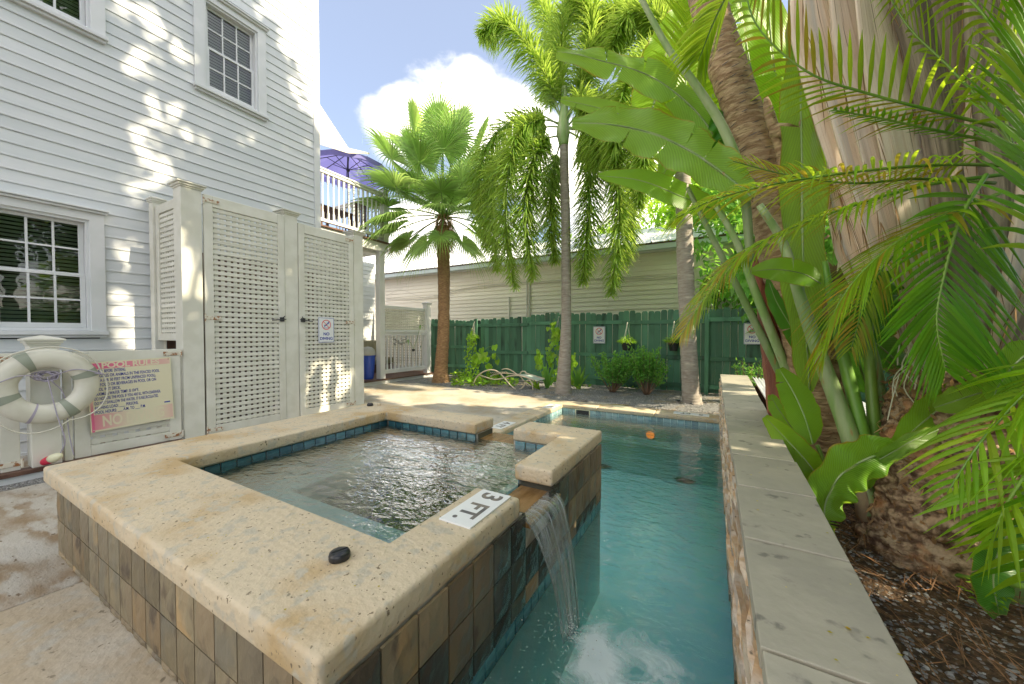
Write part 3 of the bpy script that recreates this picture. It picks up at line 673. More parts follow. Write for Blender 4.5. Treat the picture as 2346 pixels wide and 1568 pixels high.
# tiles under the rim, inside
tile_run(tub, tile_t, (IX0 + .0, IY1 + .03, 0), (IX1 + .01, IY1 + .03, 0), CB - .045, 0, skip=lambda p: GX0 < p.x < GX1)
tile_run(tub, tile_t, (IX0 - .028, IY0 + .04, 0), (IX0 - .028, IY1 + .03, 0), CB - .045, R(90))
tile_run(tub, tile_t, (IX1 + .012, IY0 + .04, 0), (IX1 + .012, IY1 + .03, 0), CB - .045, R(90), skip=lambda p: GY0 < p.y < GY1 + .04)
# spillways: wet slate lips with returns
def lipbox(x0, y0, x1, y1): MB().box(x0, y0, .326, x1, y1, .352).build('spillway', 'spill', tub, bevel=.004)
lipbox(IX1 + .03, GY0 + .042, TX1 + .035, GY1 + .058); lipbox(GX0 + .002, IY1 + .05, GX1 - .002, TY1 + .02)
MB().box(IX1 + .02, GY1 + .048, .352, TX1 - .002, GY1 + .062, CB - .002).build('dark_return', 'slate_wet', tub)
MB().box(IX1 + .02, GY0 + .038, .352, TX1 - .002, GY0 + .052, CB - .002).build('dark_return', 'slate_wet', tub)
MB().box(GX0 - .012, IY1 + .045, .30, GX0 + .004, TY1 - .01, CB - .002).build('dark_return', 'slate_wet', tub)
drain('hot_tub_drain', at(805, 1178, z=-.27), .15, 'dark round drain cover on the floor of the hot tub', 'drain')

# falling water: a thrown sheet that narrows as it drops
f0 = curve_pts([V(-.90, 1.67, .358), V(-.84, 1.66, .357), V(-.77, 1.63, .30), V(-.68, 1.60, .12), V(-.62, 1.58, -.12)], 22)
f1 = curve_pts([V(-.90, 2.07, .358), V(-.84, 2.06, .357), V(-.77, 2.00, .31), V(-.67, 1.86, .12), V(-.60, 1.75, -.12)], 22)
fb = MB(); nxs = 26; vs = []; uvs = []
for i in range(len(f0)):
    for k in range(nxs + 1):
        t = k / nxs; p = f0[i].lerp(f1[i], t); am = .012 * min(1, i / 8)
        p = p + V(1, 0, .2) * (am * noise.noise(V(t * 9, i * .08, 2)) + .02 * math.sin(t * math.pi) * min(1, i / 8)); vs.append(p); uvs.append((t, i / 22))
fs = [(i * (nxs + 1) + k, i * (nxs + 1) + k + 1, (i + 1) * (nxs + 1) + k + 1, (i + 1) * (nxs + 1) + k) for i in range(22) for k in range(nxs)]
fb.add(vs, fs, uvs); o = fb.build('waterfall', 'fall', smooth=True); tag(o, 'thin sheet of water falling from the hot tub lip into the pool', 'waterfall')
rq = random.Random(17)
dr = MB()
for i in range(260):
    a_ = rq.uniform(0, 6.28); q = abs(rq.gauss(0, .10)); r = rq.uniform(.0012, .0038); p = V(-.60 + math.cos(a_) * q, 1.64 + math.sin(a_) * q, WZ + abs(rq.gauss(0, .045))); dr.lathe([(.0003, -r), (r, 0), (.0003, r)], p, 5)
tag(dr.build('splash_drops', 'white', smooth=True), 'tiny splash drops where the falling sheet hits the pool', 'water drops', kind='stuff')
sl = o.modifiers.new('thickness', 'SOLIDIFY'); sl.thickness = .004
# foam on the water with bubbles
fc = V(-.50, 1.56, WZ + .004); fm = MB(); rr = random.Random(5); nr, na = 22, 48; attr = []
vs = []
for i in range(nr + 1):
    for k in range(na):
        th = 2 * math.pi * k / na; rad = .74 * i / nr
        x = fc.x + math.cos(th) * rad * (1.0 if math.cos(th) > 0 else .52); y = fc.y + math.sin(th) * rad * (.8 if math.sin(th) > 0 else .95)
        vs.append((min(x, .06), y, fc.z + .006 * noise.noise(V(x * 14, y * 14, 0))))
        arms = .42 * noise.noise(V(x * 5, y * 5, 3)) + .18 * math.cos(th - .3)
        attr.append(max(-1, .62 * (1 - (i / nr)) ** 1.1 + arms * (1 - (i / nr)) - .12 - .5 * (i / nr) ** 6))
fs = [(i * na + k, i * na + (k + 1) % na, (i + 1) * na + (k + 1) % na, (i + 1) * na + k) for i in range(nr) for k in range(na)]
fm.add(vs, fs); o = fm.build('foam', 'foam', smooth=True); tag(o, 'white foam spreading where the waterfall meets the pool', 'foam', kind='stuff')
a_ = o.data.attributes.new('foam', 'FLOAT', 'POINT'); a_.data.foreach_set('value', attr)
bb = MB(); rr = random.Random(8)
for i in range(420):
    th = rr.uniform(0, 6.28); rad = abs(rr.gauss(0, .28)); x = fc.x + math.cos(th) * rad; y = fc.y + math.sin(th) * rad; r = rr.uniform(.001, .003)
    if x < -.84 or x > .04: continue
    bb.add([(x + r, y, WZ + .003), (x, y + r, WZ + .003), (x - r, y, WZ + .003), (x, y - r, WZ + .003), (x, y, WZ + .003 + r)], [(0, 1, 4), (1, 2, 4), (2, 3, 4), (3, 0, 4)])
tag(bb.build('bubbles', 'foam' if False else 'white', smooth=True), 'small bubbles scattered around the splash', 'bubbles', kind='stuff')

# caps and depth markers on the rims
def cap(p, r, mat, label, slot=True, ang=.5):
    t = thing('return_cap', p, label, 'cap'); p = Vector(p)
    MB().lathe([(r, 0), (r * 1.03, .006), (r * 1.03, .016), (r * .94, .024), (r * .5, .027), (.001, .027)], p, 28).build('disc', mat, t, smooth=True)
    if slot:
        g_ = MB(); g_.cbox(-r * .86, -r * .11, .024, r * .86, r * .11, .032, .004); me = g_.mesh('grip', mat=mat); inst('grip', me, p, t, (0, 0, ang))
        g_ = MB(); g_.cbox(-r * .78, -r * .30, .0245, r * .78, -r * .13, .0285, .001); me = g_.mesh('recess', mat='darkstone'); inst('recess', me, p, t, (0, 0, ang))
cap(at(778, 1279, z=TZ + .0005), .036, 'black', 'black slotted plug cap lying on the wide near rim of the hot tub', ang=R(70))
cap(at(848, 930, z=TZ + .0005), .034, 'black', 'small black cap on the far left corner of the rim by the cabinet post', ang=R(30))
cap(at(868, 929, z=TZ + .0005), .022, 'stone_cap', 'tiny stone coloured plug beside the black cap on the far rim', slot=False)
def marker(c, right, up, wd, ht, label, lines, name='depth_marker'):
    c = Vector(c); right = Vector(right).normalized(); up = Vector(up).normalized(); nn = right.cross(up)
    t = thing(name, c, label, 'depth marker')
    b_ = MB(); cs = []
    for dz in (0, .008):
        for sx, sy in ((-1, -1), (1, -1), (1, 1), (-1, 1)): cs.append(c + right * sx * wd / 2 + up * sy * ht / 2 + nn * dz)
    b_.add(cs, [(0, 3, 2, 1), (4, 5, 6, 7), (0, 1, 5, 4), (1, 2, 6, 5), (2, 3, 7, 6), (3, 0, 4, 7)]); b_.build('plate', 'signw', t, bevel=.0015)
    for s_, size, dx, dy in lines: text(s_, size, c + right * dx + up * dy + nn * .0085, right, up, 'greyink', t, off=size * .022)
    return t
marker((-.985, 1.42, TZ), (0, -1, 0), (1, 0, 0), .35, .17, 'large white depth plate reading 3 FT. on the hot tub rim beside the spillway', [('3', .15, -.115, 0), ('FT.', .135, .055, 0)])
marker((-2.68, 4.50, .018), (0, -1, 0), (1, 0, 0), .42, .2, 'white 4 FT plate on the pool edging, seen through the gap in the rim', [('4', .17, -.11, 0), ('FT', .15, .07, 0)])
marker((-2.62, 6.12, .018), (0, -1, 0), (1, 0, 0), .36, .2, 'white depth plate at the far left pool corner in the sunlight', [('4', .15, -.1, 0), ('FT', .13, .06, 0)])
marker((-.38, 6.62, .018), (-1, 0, 0), (0, -1, 0), .52, .18, 'white 5 FT plate on the far edging next to the stone wall', [('5', .15, -.14, 0), ('FT', .14, .08, 0)])
lf = MB(); lf.blade(at(1440, 929, z=.012), at(1385, 926, z=.03), .07, seg=5, fold=.1); tag(lf.build('fallen_leaf', 'lf_arecaY'), 'fallen yellow leaf on the pad behind the pool', 'leaf')
t = thing('skimmer_lid', at(1420, 933, z=.008), 'round white lid set in the concrete behind the pool', 'lid'); MB().lathe([(.13, -.001), (.13, .006), (.12, .010), (.001, .010)], wloc(t), 24).build('lid', 'floatw', t, smooth=False)

# ------------------------------------------------------------ stone wall on the right
WL, WR, WT_ = .085, .385, .66
wall = thing('stone_wall', (.2, 3, 0), 'long low wall of stacked ledge stone under flat grey capping slabs', 'wall')
wlx = lambda y: WL - .0105 * (y - 1); wrx = lambda y: .338 + .011 * (y - 1)
MB().box(WL + .025, -1.5, -1.2, .30, 6.93, WT_ - .05).build('core', 'mortar', wall)
cw = [.92 + .482 * k for k in range(-5, 14)]
rr = random.Random(21)
for k in range(len(cw) - 1):
    a, c = cw[k], min(cw[k + 1], 6.97)
    if a > 6.9: break
    b_ = MB(); j = rr.uniform(-.004, .004)
    b_.add([(wlx(a) + j, a + .0055, WT_ - .05), (wrx(a) + j, a + .0055 + rr.uniform(-.01, .01), WT_ - .05), (wrx(c) + j, c - .0055, WT_ - .05), (wlx(c) + j, c - .0055, WT_ - .05)] +
           [(wlx(a) + j, a + .0055, WT_ + rr.uniform(-.002, .002)), (wrx(a) + j, a + .0055, WT_ + rr.uniform(-.002, .002)), (wrx(c) + j, c - .0055, WT_ + rr.uniform(-.002, .002)), (wlx(c) + j, c - .0055, WT_ + rr.uniform(-.002, .002))],
           [(0, 3, 2, 1), (4, 5, 6, 7), (0, 1, 5, 4), (1, 2, 6, 5), (2, 3, 7, 6), (3, 0, 4, 7)])
    b_.build('capping_slab', 'bluestone', wall, bevel=.003, bseg=2)
def rock(k, L_, h_, t_):
    rq = random.Random(k); b_ = MB(); n = 4; vs = []
    for i in range(n + 1):
        y = -L_ / 2 + L_ * i / n; e = .7 if i in (0, n) else 1
        for (x, z) in ((0, -h_ / 2), (-t_ * e * rq.uniform(.6, 1.0), -h_ / 2 + rq.uniform(0, .004)), (-t_ * e * rq.uniform(.75, 1.1), h_ / 2 - rq.uniform(0, .006)), (0, h_ / 2)): vs.append((x, y + rq.uniform(-.004, .004) * (0 < i < n), z))
    fs = [(i * 4 + k_, i * 4 + k_ + 1, i * 4 + k_ + 5, i * 4 + k_ + 4) for i in range(n) for k_ in range(3)] + [(0, 3, 2, 1), (n * 4, n * 4 + 1, n * 4 + 2, n * 4 + 3)]
    b_.add(vs, fs); return b_.mesh('ledge_stone', mat='ledge')
RK = [(L_, rock(i * 7 + j, L_, .044, .04)) for i, L_ in enumerate((.16, .24, .34, .42)) for j in range(3)]
cnt = 0; rest = MB(); rowz = WT_ - .052 - .023; r_ = 0
while rowz > WZ - .10:
    y = .55 + rr.uniform(-.1, .1)
    while y < 6.9:
        L_, me = rr.choice(RK)
        if y + L_ > 6.93: L_, me = RK[0]
        if y + L_ > 6.99: break
        x = wlx(y) + .030 + rr.uniform(-.012, .010)
        if cnt < 292 and (y < 6.2 or rr.random() < .6): inst('stone', me, (x, y + L_ / 2, rowz), wall); cnt += 1
        else: rest.box(x - .028, y + .003, rowz - .021, x + .01, y + L_ - .003, rowz + .021)
        y += L_ + .003
    rowz -= .0465; r_ += 1
o = rest.build('remaining_stones', 'ledge', wall); o['kind'] = 'stuff'
MB().box(WL + .002, -1.5, WZ - .16, WL + .02, 6.93, WZ - .02).build('base_course', 'ledge', wall)

# ------------------------------------------------------------ white house
HX = -6.6; HY1 = 4.34
house = thing('white_house', (HX, 1, 0), 'white clapboard house with multi pane windows filling the left of the photo', 'house')
MB().box(HX - .45, -4.5, 0, HX - .31, HY1 - .13, 8.4).build('inner_wall', 'room', house)
MB().box(HX - .30, HY1 - .20, 0, HX - .03, HY1 - .14, 8.4).build('end_wall', 'siding', house)
PITCH_Z = .1395; z0_ = 2.38 - PITCH_Z * 17
WIN = [(.55, 1.51, 1.30, 2.80), (2.44, 3.40, 4.86, 6.33), (.60, 1.56, 4.88, 6.35), (-1.9, -.94, 1.30, 2.80)]
bm_cache = {}
def board_mesh(L_, name, mat, h=PITCH_Z, seed=0):
    key = (round(L_, 3), mat)
    if key not in bm_cache:
        b_ = MB(); t0, t1 = .006, .020; rq = random.Random(int(L_ * 1000))
        prof = [(0, 0), (t1, 0), (t1 + .001, .012), (t1 - .002, .022), (t0 + .004, h - .010), (t0, h + .002), (0, h + .002)]
        n = max(1, int(L_ / .9)); vs = []
        for i in range(n + 1):
            y = -L_ / 2 + L_ * i / n; w_ = rq.uniform(-.0012, .0012)
            for (x, z) in prof: vs.append((x + w_, y, z + w_ * .6))
        m = len(prof); fs = [(i * m + k, (i + 1) * m + k, (i + 1) * m + (k + 1) % m, i * m + (k + 1) % m) for i in range(n) for k in range(m)] + [tuple(range(m)), tuple(n * m + k for k in range(m))[::-1]]
        b_.add(vs, fs); bm_cache[key] = b_.mesh(name, mat=mat)
    return bm_cache[key]
k = -1
while True:
    k += 1; z = z0_ + PITCH_Z * k
    if z > 8.3: break
    segs = [(-4.5, HY1 - .12)]
    for (a, c, e, f) in WIN:
        if z + PITCH_Z > e + .04 and z < f - .06:
            ns = []
            for (p, q) in segs:
                if a + .05 > p and c - .05 < q: ns += [(p, a + .05), (c - .05, q)]
                else: ns.append((p, q))
            segs = ns
    rj = random.Random(k * 7 + 1); n2_ = []
    for (p, q) in segs:
        if q - p > 3.2: j_ = p + rj.choice((1.6, 2.4, 3.0, 3.8, 4.4)) if q - p > 5 else p + rj.choice((1.2, 2.0)); n2_ += [(p, j_ - .0012), (j_ + .0012, q)]
        else: n2_.append((p, q))
    segs = n2_
    for (p, q) in segs: inst('siding_board', board_mesh(q - p, 'siding_board', 'siding'), (HX - .012, (p + q) / 2, z), house)
MB().box(HX - .02, HY1 - .118, 0, HX + .022, HY1, 8.4).build('corner_board', 'trim', house, bevel=.003)
MB().box(HX - .14, HY1 - .02, 0, HX - .021, HY1 + .022, 8.4).build('corner_board', 'trim', house, bevel=.003)
MB().box(HX - .05, -4.5, 0, HX + .03, HY1 - .12, z0_ + .02).build('base_board', 'trim', house)
MB().box(HX - .3, -4.5, 0, HX - .055, HY1 - .15, .3).build('foundation', 'grout', house)
def window(y0, y1, z0, z1, closed=False):
    cw_ = .125; x = HX
    win = ring_frame(x - .02, x + .034, y0, y1, z0 + .059, z1 - .03, cw_, cw_, .004, .09).build('window', 'trim', house, bevel=.003)
    MB().box(x - .02, y0 - .015, z0 + .012, x + .075, y1 + .015, z0 + .058).build('sill', 'trim', win, bevel=.005); MB().box(x - .02, y0, z0 - .02, x + .045, y1, z0 + .010).build('apron', 'trim', win, bevel=.005)
    MB().box(x - .02, y0 - .02, z1 - .028, x + .07, y1 + .02, z1 - .002).build('head', 'trim', win, bevel=.006); MB().box(x - .02, y0 - .035, z1, x + .09, y1 + .035, z1 + .022).build('head_cap', 'trim', win, bevel=.006)
    ia, ib, iz0, iz1 = y0 + cw_, y1 - cw_, z0 + .06, z1 - .12
    ring_frame(x - .16, x + .012, ia - .02, ib + .02, iz0 + .004, iz1 + .02, .048, .048, .03, .05).build('jamb', 'trim', win, bevel=.003)
    ga, gb_, zb, zt = ia + .030, ib - .030, iz0 + .036, iz1 - .032; zm = (zb + zt) / 2
    for (lo_, hi_, sx) in ((zb, zm + .012, x - .040), (zm - .012, zt, x - .075)):
        sw_ = .042
        ring_frame(sx - .015, sx + .015, ga, gb_, lo_, hi_, sw_, sw_, sw_ * 1.3 if lo_ == zb else .034, .036).build('sash', 'trim', win, bevel=.003)
        pa, pb, pz0, pz1 = ga + sw_, gb_ - sw_, lo_ + (sw_ * 1.3 if lo_ == zb else .034), hi_ - .036
        mu = MB(); pw = (pb - pa) / 3; ph = (pz1 - pz0) / 2
        for q in (1, 2): mu.box(sx - .010, pa + pw * q - .010, pz0, sx + .012, pa + pw * q + .010, pz1)
        for q in range(3): mu.box(sx - .0098, pa + pw * q + (.010 if q else 0), pz0 + ph - .010, sx + .0118, pa + pw * (q + 1) - (.010 if q < 2 else 0), pz0 + ph + .010)
        split(mu, 'muntin', 'trim', win, bevel=.002)
        for q in range(3):
            for r_ in range(2):
                p_ = MB(); p_.add([(sx, pa + pw * q + .004, pz0 + ph * r_ + .004), (sx, pa + pw * (q + 1) - .004, pz0 + ph * r_ + .004), (sx, pa + pw * (q + 1) - .004, pz0 + ph * (r_ + 1) - .004), (sx, pa + pw * q + .004, pz0 + ph * (r_ + 1) - .004)], [(0, 1, 2, 3)])
                p_.build('pane', 'glass', win)
    nb_ = int((zt - zb) / .044); b_ = MB(); L_ = gb_ - ga - .02; ang = R(66 if closed else 40)
    c_, s2 = math.cos(ang) * .024, math.sin(ang) * .024
    b_.add([(-c_, -L_ / 2, s2), (c_, -L_ / 2, -s2), (c_, L_ / 2, -s2), (-c_, L_ / 2, s2), (-c_, -L_ / 2, s2 + .003), (c_, -L_ / 2, -s2 + .003), (c_, L_ / 2, -s2 + .003), (-c_, L_ / 2, s2 + .003)], [(0, 3, 2, 1), (4, 5, 6, 7), (0, 1, 5, 4), (2, 3, 7, 6), (1, 2, 6, 5), (3, 0, 4, 7)])
    me = b_.mesh('blind_slat', mat='blind')
    for q in range(nb_): inst('blind_slat', me, (x - .118, (ga + gb_) / 2, zb + .03 + q * .044), win)
    return win
for i, w_ in enumerate(WIN): window(*w_, closed=w_[2] > 4)

# ------------------------------------------------------------ lattice enclosure
LX = -5.45
slat_me = {}
def slat_mesh(L_, axis, hh=.045, t=.010, mat='lattice'):
    key = (round(L_, 3), axis, hh, mat)
    if key not in slat_me:
        b_ = MB()
        if axis == 'y': b_.cbox(-t / 2, -L_ / 2, -hh / 2, t / 2, L_ / 2, hh / 2, .002)
        elif axis == 'x': b_.cbox(-L_ / 2, -t / 2, -hh / 2, L_ / 2, t / 2, hh / 2, .002)
        elif axis == 'zx': b_.cbox(-hh / 2, -t / 2, -L_ / 2, hh / 2, t / 2, L_ / 2, .002)
        else: b_.cbox(-t / 2, -hh / 2, -L_ / 2, t / 2, hh / 2, L_ / 2, .002)
        slat_me[key] = b_.mesh('slat', mat=mat)
    return slat_me[key]
def lattice(parent, plane, a0, a1, z0, z1, pos, front=1, dz=.065, dy=.072, hh=.041, name='slat', mat='lattice'):
    """horizontal slats in front of upright ones; plane 'x' = panel at x=pos running along y"""
    n = max(2, round((z1 - z0) / dz)); st = (z1 - z0) / n
    me = slat_mesh(a1 - a0, 'y' if plane == 'x' else 'x', hh, mat=mat)
    for i in range(n):
        z = z0 + st * (i + .5)
        loc = (pos + .006 * front, (a0 + a1) / 2, z) if plane == 'x' else ((a0 + a1) / 2, pos + .006 * front, z)
        inst(name, me, loc, parent)
    m = max(2, round((a1 - a0) / dy)); sy = (a1 - a0) / m
    me = slat_mesh(z1 - z0, 'zy' if plane == 'x' else 'zx', hh, mat=mat)
    for i in range(m):
        a = a0 + sy * (i + .5)
        loc = (pos - .0055 * front, a, (z0 + z1) / 2) if plane == 'x' else (a, pos - .0055 * front, (z0 + z1) / 2)
        inst(name, me, loc, parent)
def post(parent, x, y, z0, z1, w_=.10, cap_=True, name='post', mat='lattice'):
    b_ = MB().box(x - w_, y - w_, z0, x + w_, y + w_, z1); o_ = b_.build(name, mat, parent, bevel=.004)
    if cap_:
        c_ = MB(); e = w_
        for (k0, zz0, zz1) in ((1.10, 0, .02), (1.25, .02, .045), (1.42, .045, .062)): c_.box(x - e * k0, y - e * k0, z1 + zz0, x + e * k0, y + e * k0, z1 + zz1)
        q = e * 1.36; zt = z1 + .0622; c_.add([(x - q, y - q, zt), (x + q, y - q, zt), (x + q, y + q, zt), (x - q, y + q, zt), (x, y, zt + .035)], [(0, 1, 4), (1, 2, 4), (2, 3, 4), (3, 0, 4)])
        c_.build('post_cap', mat, o_, bevel=.003)
    return o_
enc = thing('lattice_enclosure', (LX - .5, 3.1, 0), 'tall white lattice cupboard with two slatted doors and capped posts against the house', 'lattice enclosure')
post(enc, LX - .10, 1.965, 0, 3.04, .10); post(enc, LX - .10, 3.13, 0, 3.05, .095); post(enc, LX - .10, 4.28, 0, 3.03, .095)
post(enc, HX + .13, 1.965, 0, 3.03, .06); MB().box(HX + .03, 4.2, 0, LX - .2, 4.25, 3.0).build('side_panel', 'lattice', enc)
def door(a0, a1, z0, z1, hinge):
    f_ = MB(); x0, x1 = LX - .035, LX + .004; st = .09
    f_.box(x0, a0, z0, x1, a0 + st, z1); f_.box(x0, a1 - st, z0, x1, a1, z1); d_ = split(f_, 'stile', 'lattice', enc, bevel=.004, first='door')
    r_ = MB(); r_.box(x0 - .001, a0 + st, z1 - .135, x1 - .003, a1 - st, z1 - .001); r_.box(x0 - .001, a0 + st, z0 + .001, x1 - .003, a1 - st, z0 + .10); split(r_, 'rail', 'lattice', d_, bevel=.004)
    lattice(d_, 'x', a0 + st, a1 - st, z0 + .10, z1 - .135, LX - .018)
    for z in (z0 + .05, 1.52, z1 - .07):
        h_ = MB(); hs = 1 if hinge == 'l' else -1; ya = a0 if hinge == 'l' else a1
        h_.cbox(x1 + .001, min(ya, ya + hs * .16), z - .022, x1 + .008, max(ya, ya + hs * .16), z + .022, .002); h_.tube([(x1 + .006, ya - hs * .004, z - .05), (x1 + .006, ya - hs * .004, z + .05)], .009, 6)
        h_.build('hinge', 'rust', d_)
    ya = a1 - .05 if hinge == 'l' else a0 + .05; hs = 1 if hinge == 'l' else -1
    h_ = MB(); h_.cbox(x1, ya - .03, 1.50, x1 + .02, ya + .03, 1.56, .004); h_.tube([(x1 + .025, ya - hs * .14, 1.515), (x1 + .02, ya + hs * .05, 1.535)], .007, 6); h_.tube([(x1 + .02, ya, 1.55), (x1 + .035, ya + hs * .03, 1.58)], .006, 6)
    h_.build('latch', 'black', d_)
door(2.085, 3.03, .085, 3.02, 'l'); door(3.235, 4.175, .085, 2.97, 'r')
f_ = MB(); f_.box(HX + .20, 1.93, 1.24, HX + .29, 1.99, 2.98); f_.box(LX - .29, 1.93, 1.24, LX - .202, 1.99, 2.98); sp_ = split(f_, 'stile', 'lattice', enc, bevel=.004, first='side_screen')
f_ = MB(); f_.box(HX + .29, 1.932, 1.24, LX - .29, 1.988, 1.33); f_.box(HX + .29, 1.932, 2.87, LX - .29, 1.988, 2.98); split(f_, 'rail', 'lattice', sp_, bevel=.004)
lattice(sp_, 'y', HX + .29, LX - .29, 1.33, 2.87, 1.955, front=-1)
MB().box(HX + .2, 1.99, 0, LX - .2, 2.0, .9).build('inner_board', 'lattice', sp_)
MB().box(HX + .035, 2.03, .0, HX + .055, 4.19, 2.5).build('shade_backing', 'brownwood', enc); MB().box(HX + .06, 2.03, .004, LX - .21, 4.19, .02).build('floor_board', 'brownwood', enc)  # dark boards added so the gaps in the lattice look shaded
t = thing('water_heater', (HX + .55, 3.4, 0), 'grey tank half seen through the lattice of the cupboard', 'tank'); MB().lathe([(.24, 0), (.25, .02), (.25, 1.5), (.2, 1.58), (.05, 1.6)], wloc(t), 20).build('tank', 'pipe', t, smooth=True); MB().tube([wloc(t) + V(0, 0, 1.6), wloc(t) + V(0, 0, 2.1), wloc(t) + V(-.2, 0, 2.2)], .02, 8).build('pipe', 'rust', t)

# ------------------------------------------------------------ gates, posts, life ring, signs
def gate(a0, a1, z0, z1, label, hl):
    g_ = thing('lattice_gate', (LX, (a0 + a1) / 2, z0), label, 'gate'); x0, x1 = LX - .035, LX + .004; st = .105
    f = MB(); f.box(x0, a0, z0, x1, a0 + st, z1); f.box(x0, a1 - st, z0, x1, a1, z1); split(f, 'stile', 'lattice', g_, bevel=.004)
    f = MB(); f.box(x0 - .001, a0 + st, z1 - .11, x1 - .002, a1 - st, z1 - .001); f.box(x0 - .001, a0 + st, z0 + .001, x1 - .002, a1 - st, z0 + .10); split(f, 'rail', 'lattice', g_, bevel=.004)
    lattice(g_, 'x', a0 + st, a1 - st, z0 + .10, z1 - .11, LX - .018, dz=.075, dy=.085, hh=.05)
    for z in (z0 + .06, z1 - .05):
        ya = a1 if hl else a0; h = MB(); h.cbox(x1 + .001, ya - .15, z - .022, x1 + .008, ya + .005, z + .022, .002); h.tube([(x1 + .006, ya + .008, z - .04), (x1 + .006, ya + .008, z + .04)], .009, 6); h.build('hinge', 'rust', g_)
    return g_
gate(1.02, 1.835, .105, 1.15, 'low white lattice gate that carries the pool rules sign', True)
gate(-.55, .70, .105, 1.15, 'low white lattice gate at the very left edge, behind the life ring', True)
gp = thing('gate_post', (LX, .855, 0), 'short white post with a stepped cap, behind the life ring', 'post')
post(gp, LX - .045, .845, .105, 1.215, .088)
MB().box(LX - .030, .955, .105, LX + .010, 1.008, 1.14).build('stop_board', 'lattice', gp, bevel=.003)
sb_ = MB().box(LX - .05, -4, .066, LX + .075, 1.84, .104); tag(sb_.build('sill_board', 'brownwood', bevel=.006), 'long dark brown board lying under the white gates', 'board')

t = thing('life_ring', at(108, 885, x=LX + .16), 'white life ring with grey green bands hanging on the gate post', 'life ring'); c0 = wloc(t)
RR, rr_t = .243, .083
def torus(b_, cc, Rm, rt_, a0=0, a1=2 * math.pi, n=56, m=16, flat=.72, full=True):
    vs = []
    for i in range(n + (0 if full else 1)):
        a = a0 + (a1 - a0) * i / n
        for k in range(m):
            q = 2 * math.pi * k / m; rad = Rm + rt_ * math.cos(q); vs.append(cc + V(flat * rt_ * math.sin(q), rad * math.cos(a), rad * math.sin(a) * 1.03))
    fs = []
    for i in range(n):
        j = (i + 1) % n if full else i + 1
        for k in range(m): fs.append((i * m + k, i * m + (k + 1) % m, j * m + (k + 1) % m, j * m + k))
    b_.add(vs, fs)
b_ = MB(); torus(b_, c0, RR, rr_t); b_.build('ring', 'ring', t, smooth=True)
for a in (20, 118, 200, 300):
    b_ = MB(); torus(b_, c0, RR, rr_t + .004, R(a - 7), R(a + 7), 6, 16, full=False); b_.build('band', 'band', t, smooth=True)
b_ = MB(); torus(b_, c0, RR, rr_t + .003, R(247), R(251), 3, 16, full=False); b_.build('cord_wrap', 'cord', t, smooth=True)
# grab rope: loops between the bands
rp = MB(); pts = []
for i in range(97):
    a = R(20) + 2 * math.pi * i / 96; ph = 4 * (a - R(20)); rad = RR + rr_t + .012 + .038 * abs(math.sin(ph / 2)) 
    pts.append(c0 + V(.05 + .012 * math.sin(ph / 2), rad * math.cos(a), rad * math.sin(a) * 1.03 - .03 * abs(math.sin(ph / 2))))
rp.tube(pts, .0065, 6); rp.build('grab_rope', 'rope', t, smooth=True)
t = thing('throw_line', c0 + V(-.03, 0, .05), 'tangled lilac grey throwing line bundled in the middle of the life ring', 'rope')
rq = random.Random(4); b_ = MB()
for j in range(9):
    pts = []; ph = rq.uniform(0, 6.28); e = rq.uniform(.6, 1.1); ax = rq.uniform(-.5, .5)
    for i in range(25):
        a = ph + 2 * math.pi * i / 24; pts.append(c0 + V(.0 + .02 * math.sin(a * 2 + j), .065 * e * math.cos(a) + .01 * rq.uniform(-1, 1) + ax * .03, .09 + .042 * e * math.sin(a) + .5 * ax * .065 * math.cos(a)))
    b_.tube(curve_pts(pts, 60), .0045, 5)
for (y1_, z1_, sg) in ((.42, .10, .0), (-.42, .02, .02), (.10, -.62, .05)):
    b_.tube(curve_pts([c0 + V(.02, 0, .08), c0 + V(.06, y1_ * .4, z1_ * .4 + .1 * (z1_ > -.1)), c0 + V(.09, y1_ * .8, z1_ * .8), c0 + V(.03, y1_ * .62, z1_)], 30), .0045, 5)
b_.tube(curve_pts([c0 + V(.02, .02, .05), c0 + V(-.02, .10, -.1), c0 + V(.0, .12, -.45), c0 + V(.03, .14, -.66)], 30), .0045, 5)
b_.build('line', 'cord', t, smooth=True)
p = at(118, 1052, x=LX + .13); t = thing('float', p, 'red and cream float lying on the board below the life ring', 'float')
ax_ = (rtv * .95 + V(0, 0, .42)).normalized(); fl = [p + ax_ * (k / 8 - .5) * .20 for k in range(9)]
rad = [.012, .030, .036, .037, .037, .037, .036, .030, .012]
MB().tube(fl[:5], rad[:5], 16).build('red_end', 'red', t, smooth=True); MB().tube(fl[4:], rad[4:], 16).build('cream_end', 'floatw', t, smooth=True)

def panel(t, c, right, up, w_, h_, mat, name, th=.004, off=0, bevel=0):
    nn = Vector(right).cross(Vector(up)); cs = []; b_ = MB()
    for dz in (off, off + th):
        for sx, sy in ((-1, -1), (1, -1), (1, 1), (-1, 1)): cs.append(Vector(c) + Vector(right) * sx * w_ / 2 + Vector(up) * sy * h_ / 2 + nn * dz)
    b_.add(cs, [(0, 3, 2, 1), (4, 5, 6, 7), (0, 1, 5, 4), (1, 2, 6, 5), (2, 3, 7, 6), (3, 0, 4, 7)]); return b_.build(name, mat, t, bevel=bevel)
def ring_mesh(c, right, up, r0, r1, nn, off):
    b_ = MB(); n = 36; vs = []
    for r in (r0, r1):
        for k in range(n): a = 2 * math.pi * k / n; vs.append(c + right * r * math.cos(a) + up * r * math.sin(a) + nn * off)
    b_.add(vs, [(k, (k + 1) % n, n + (k + 1) % n, n + k) for k in range(n)]); return b_
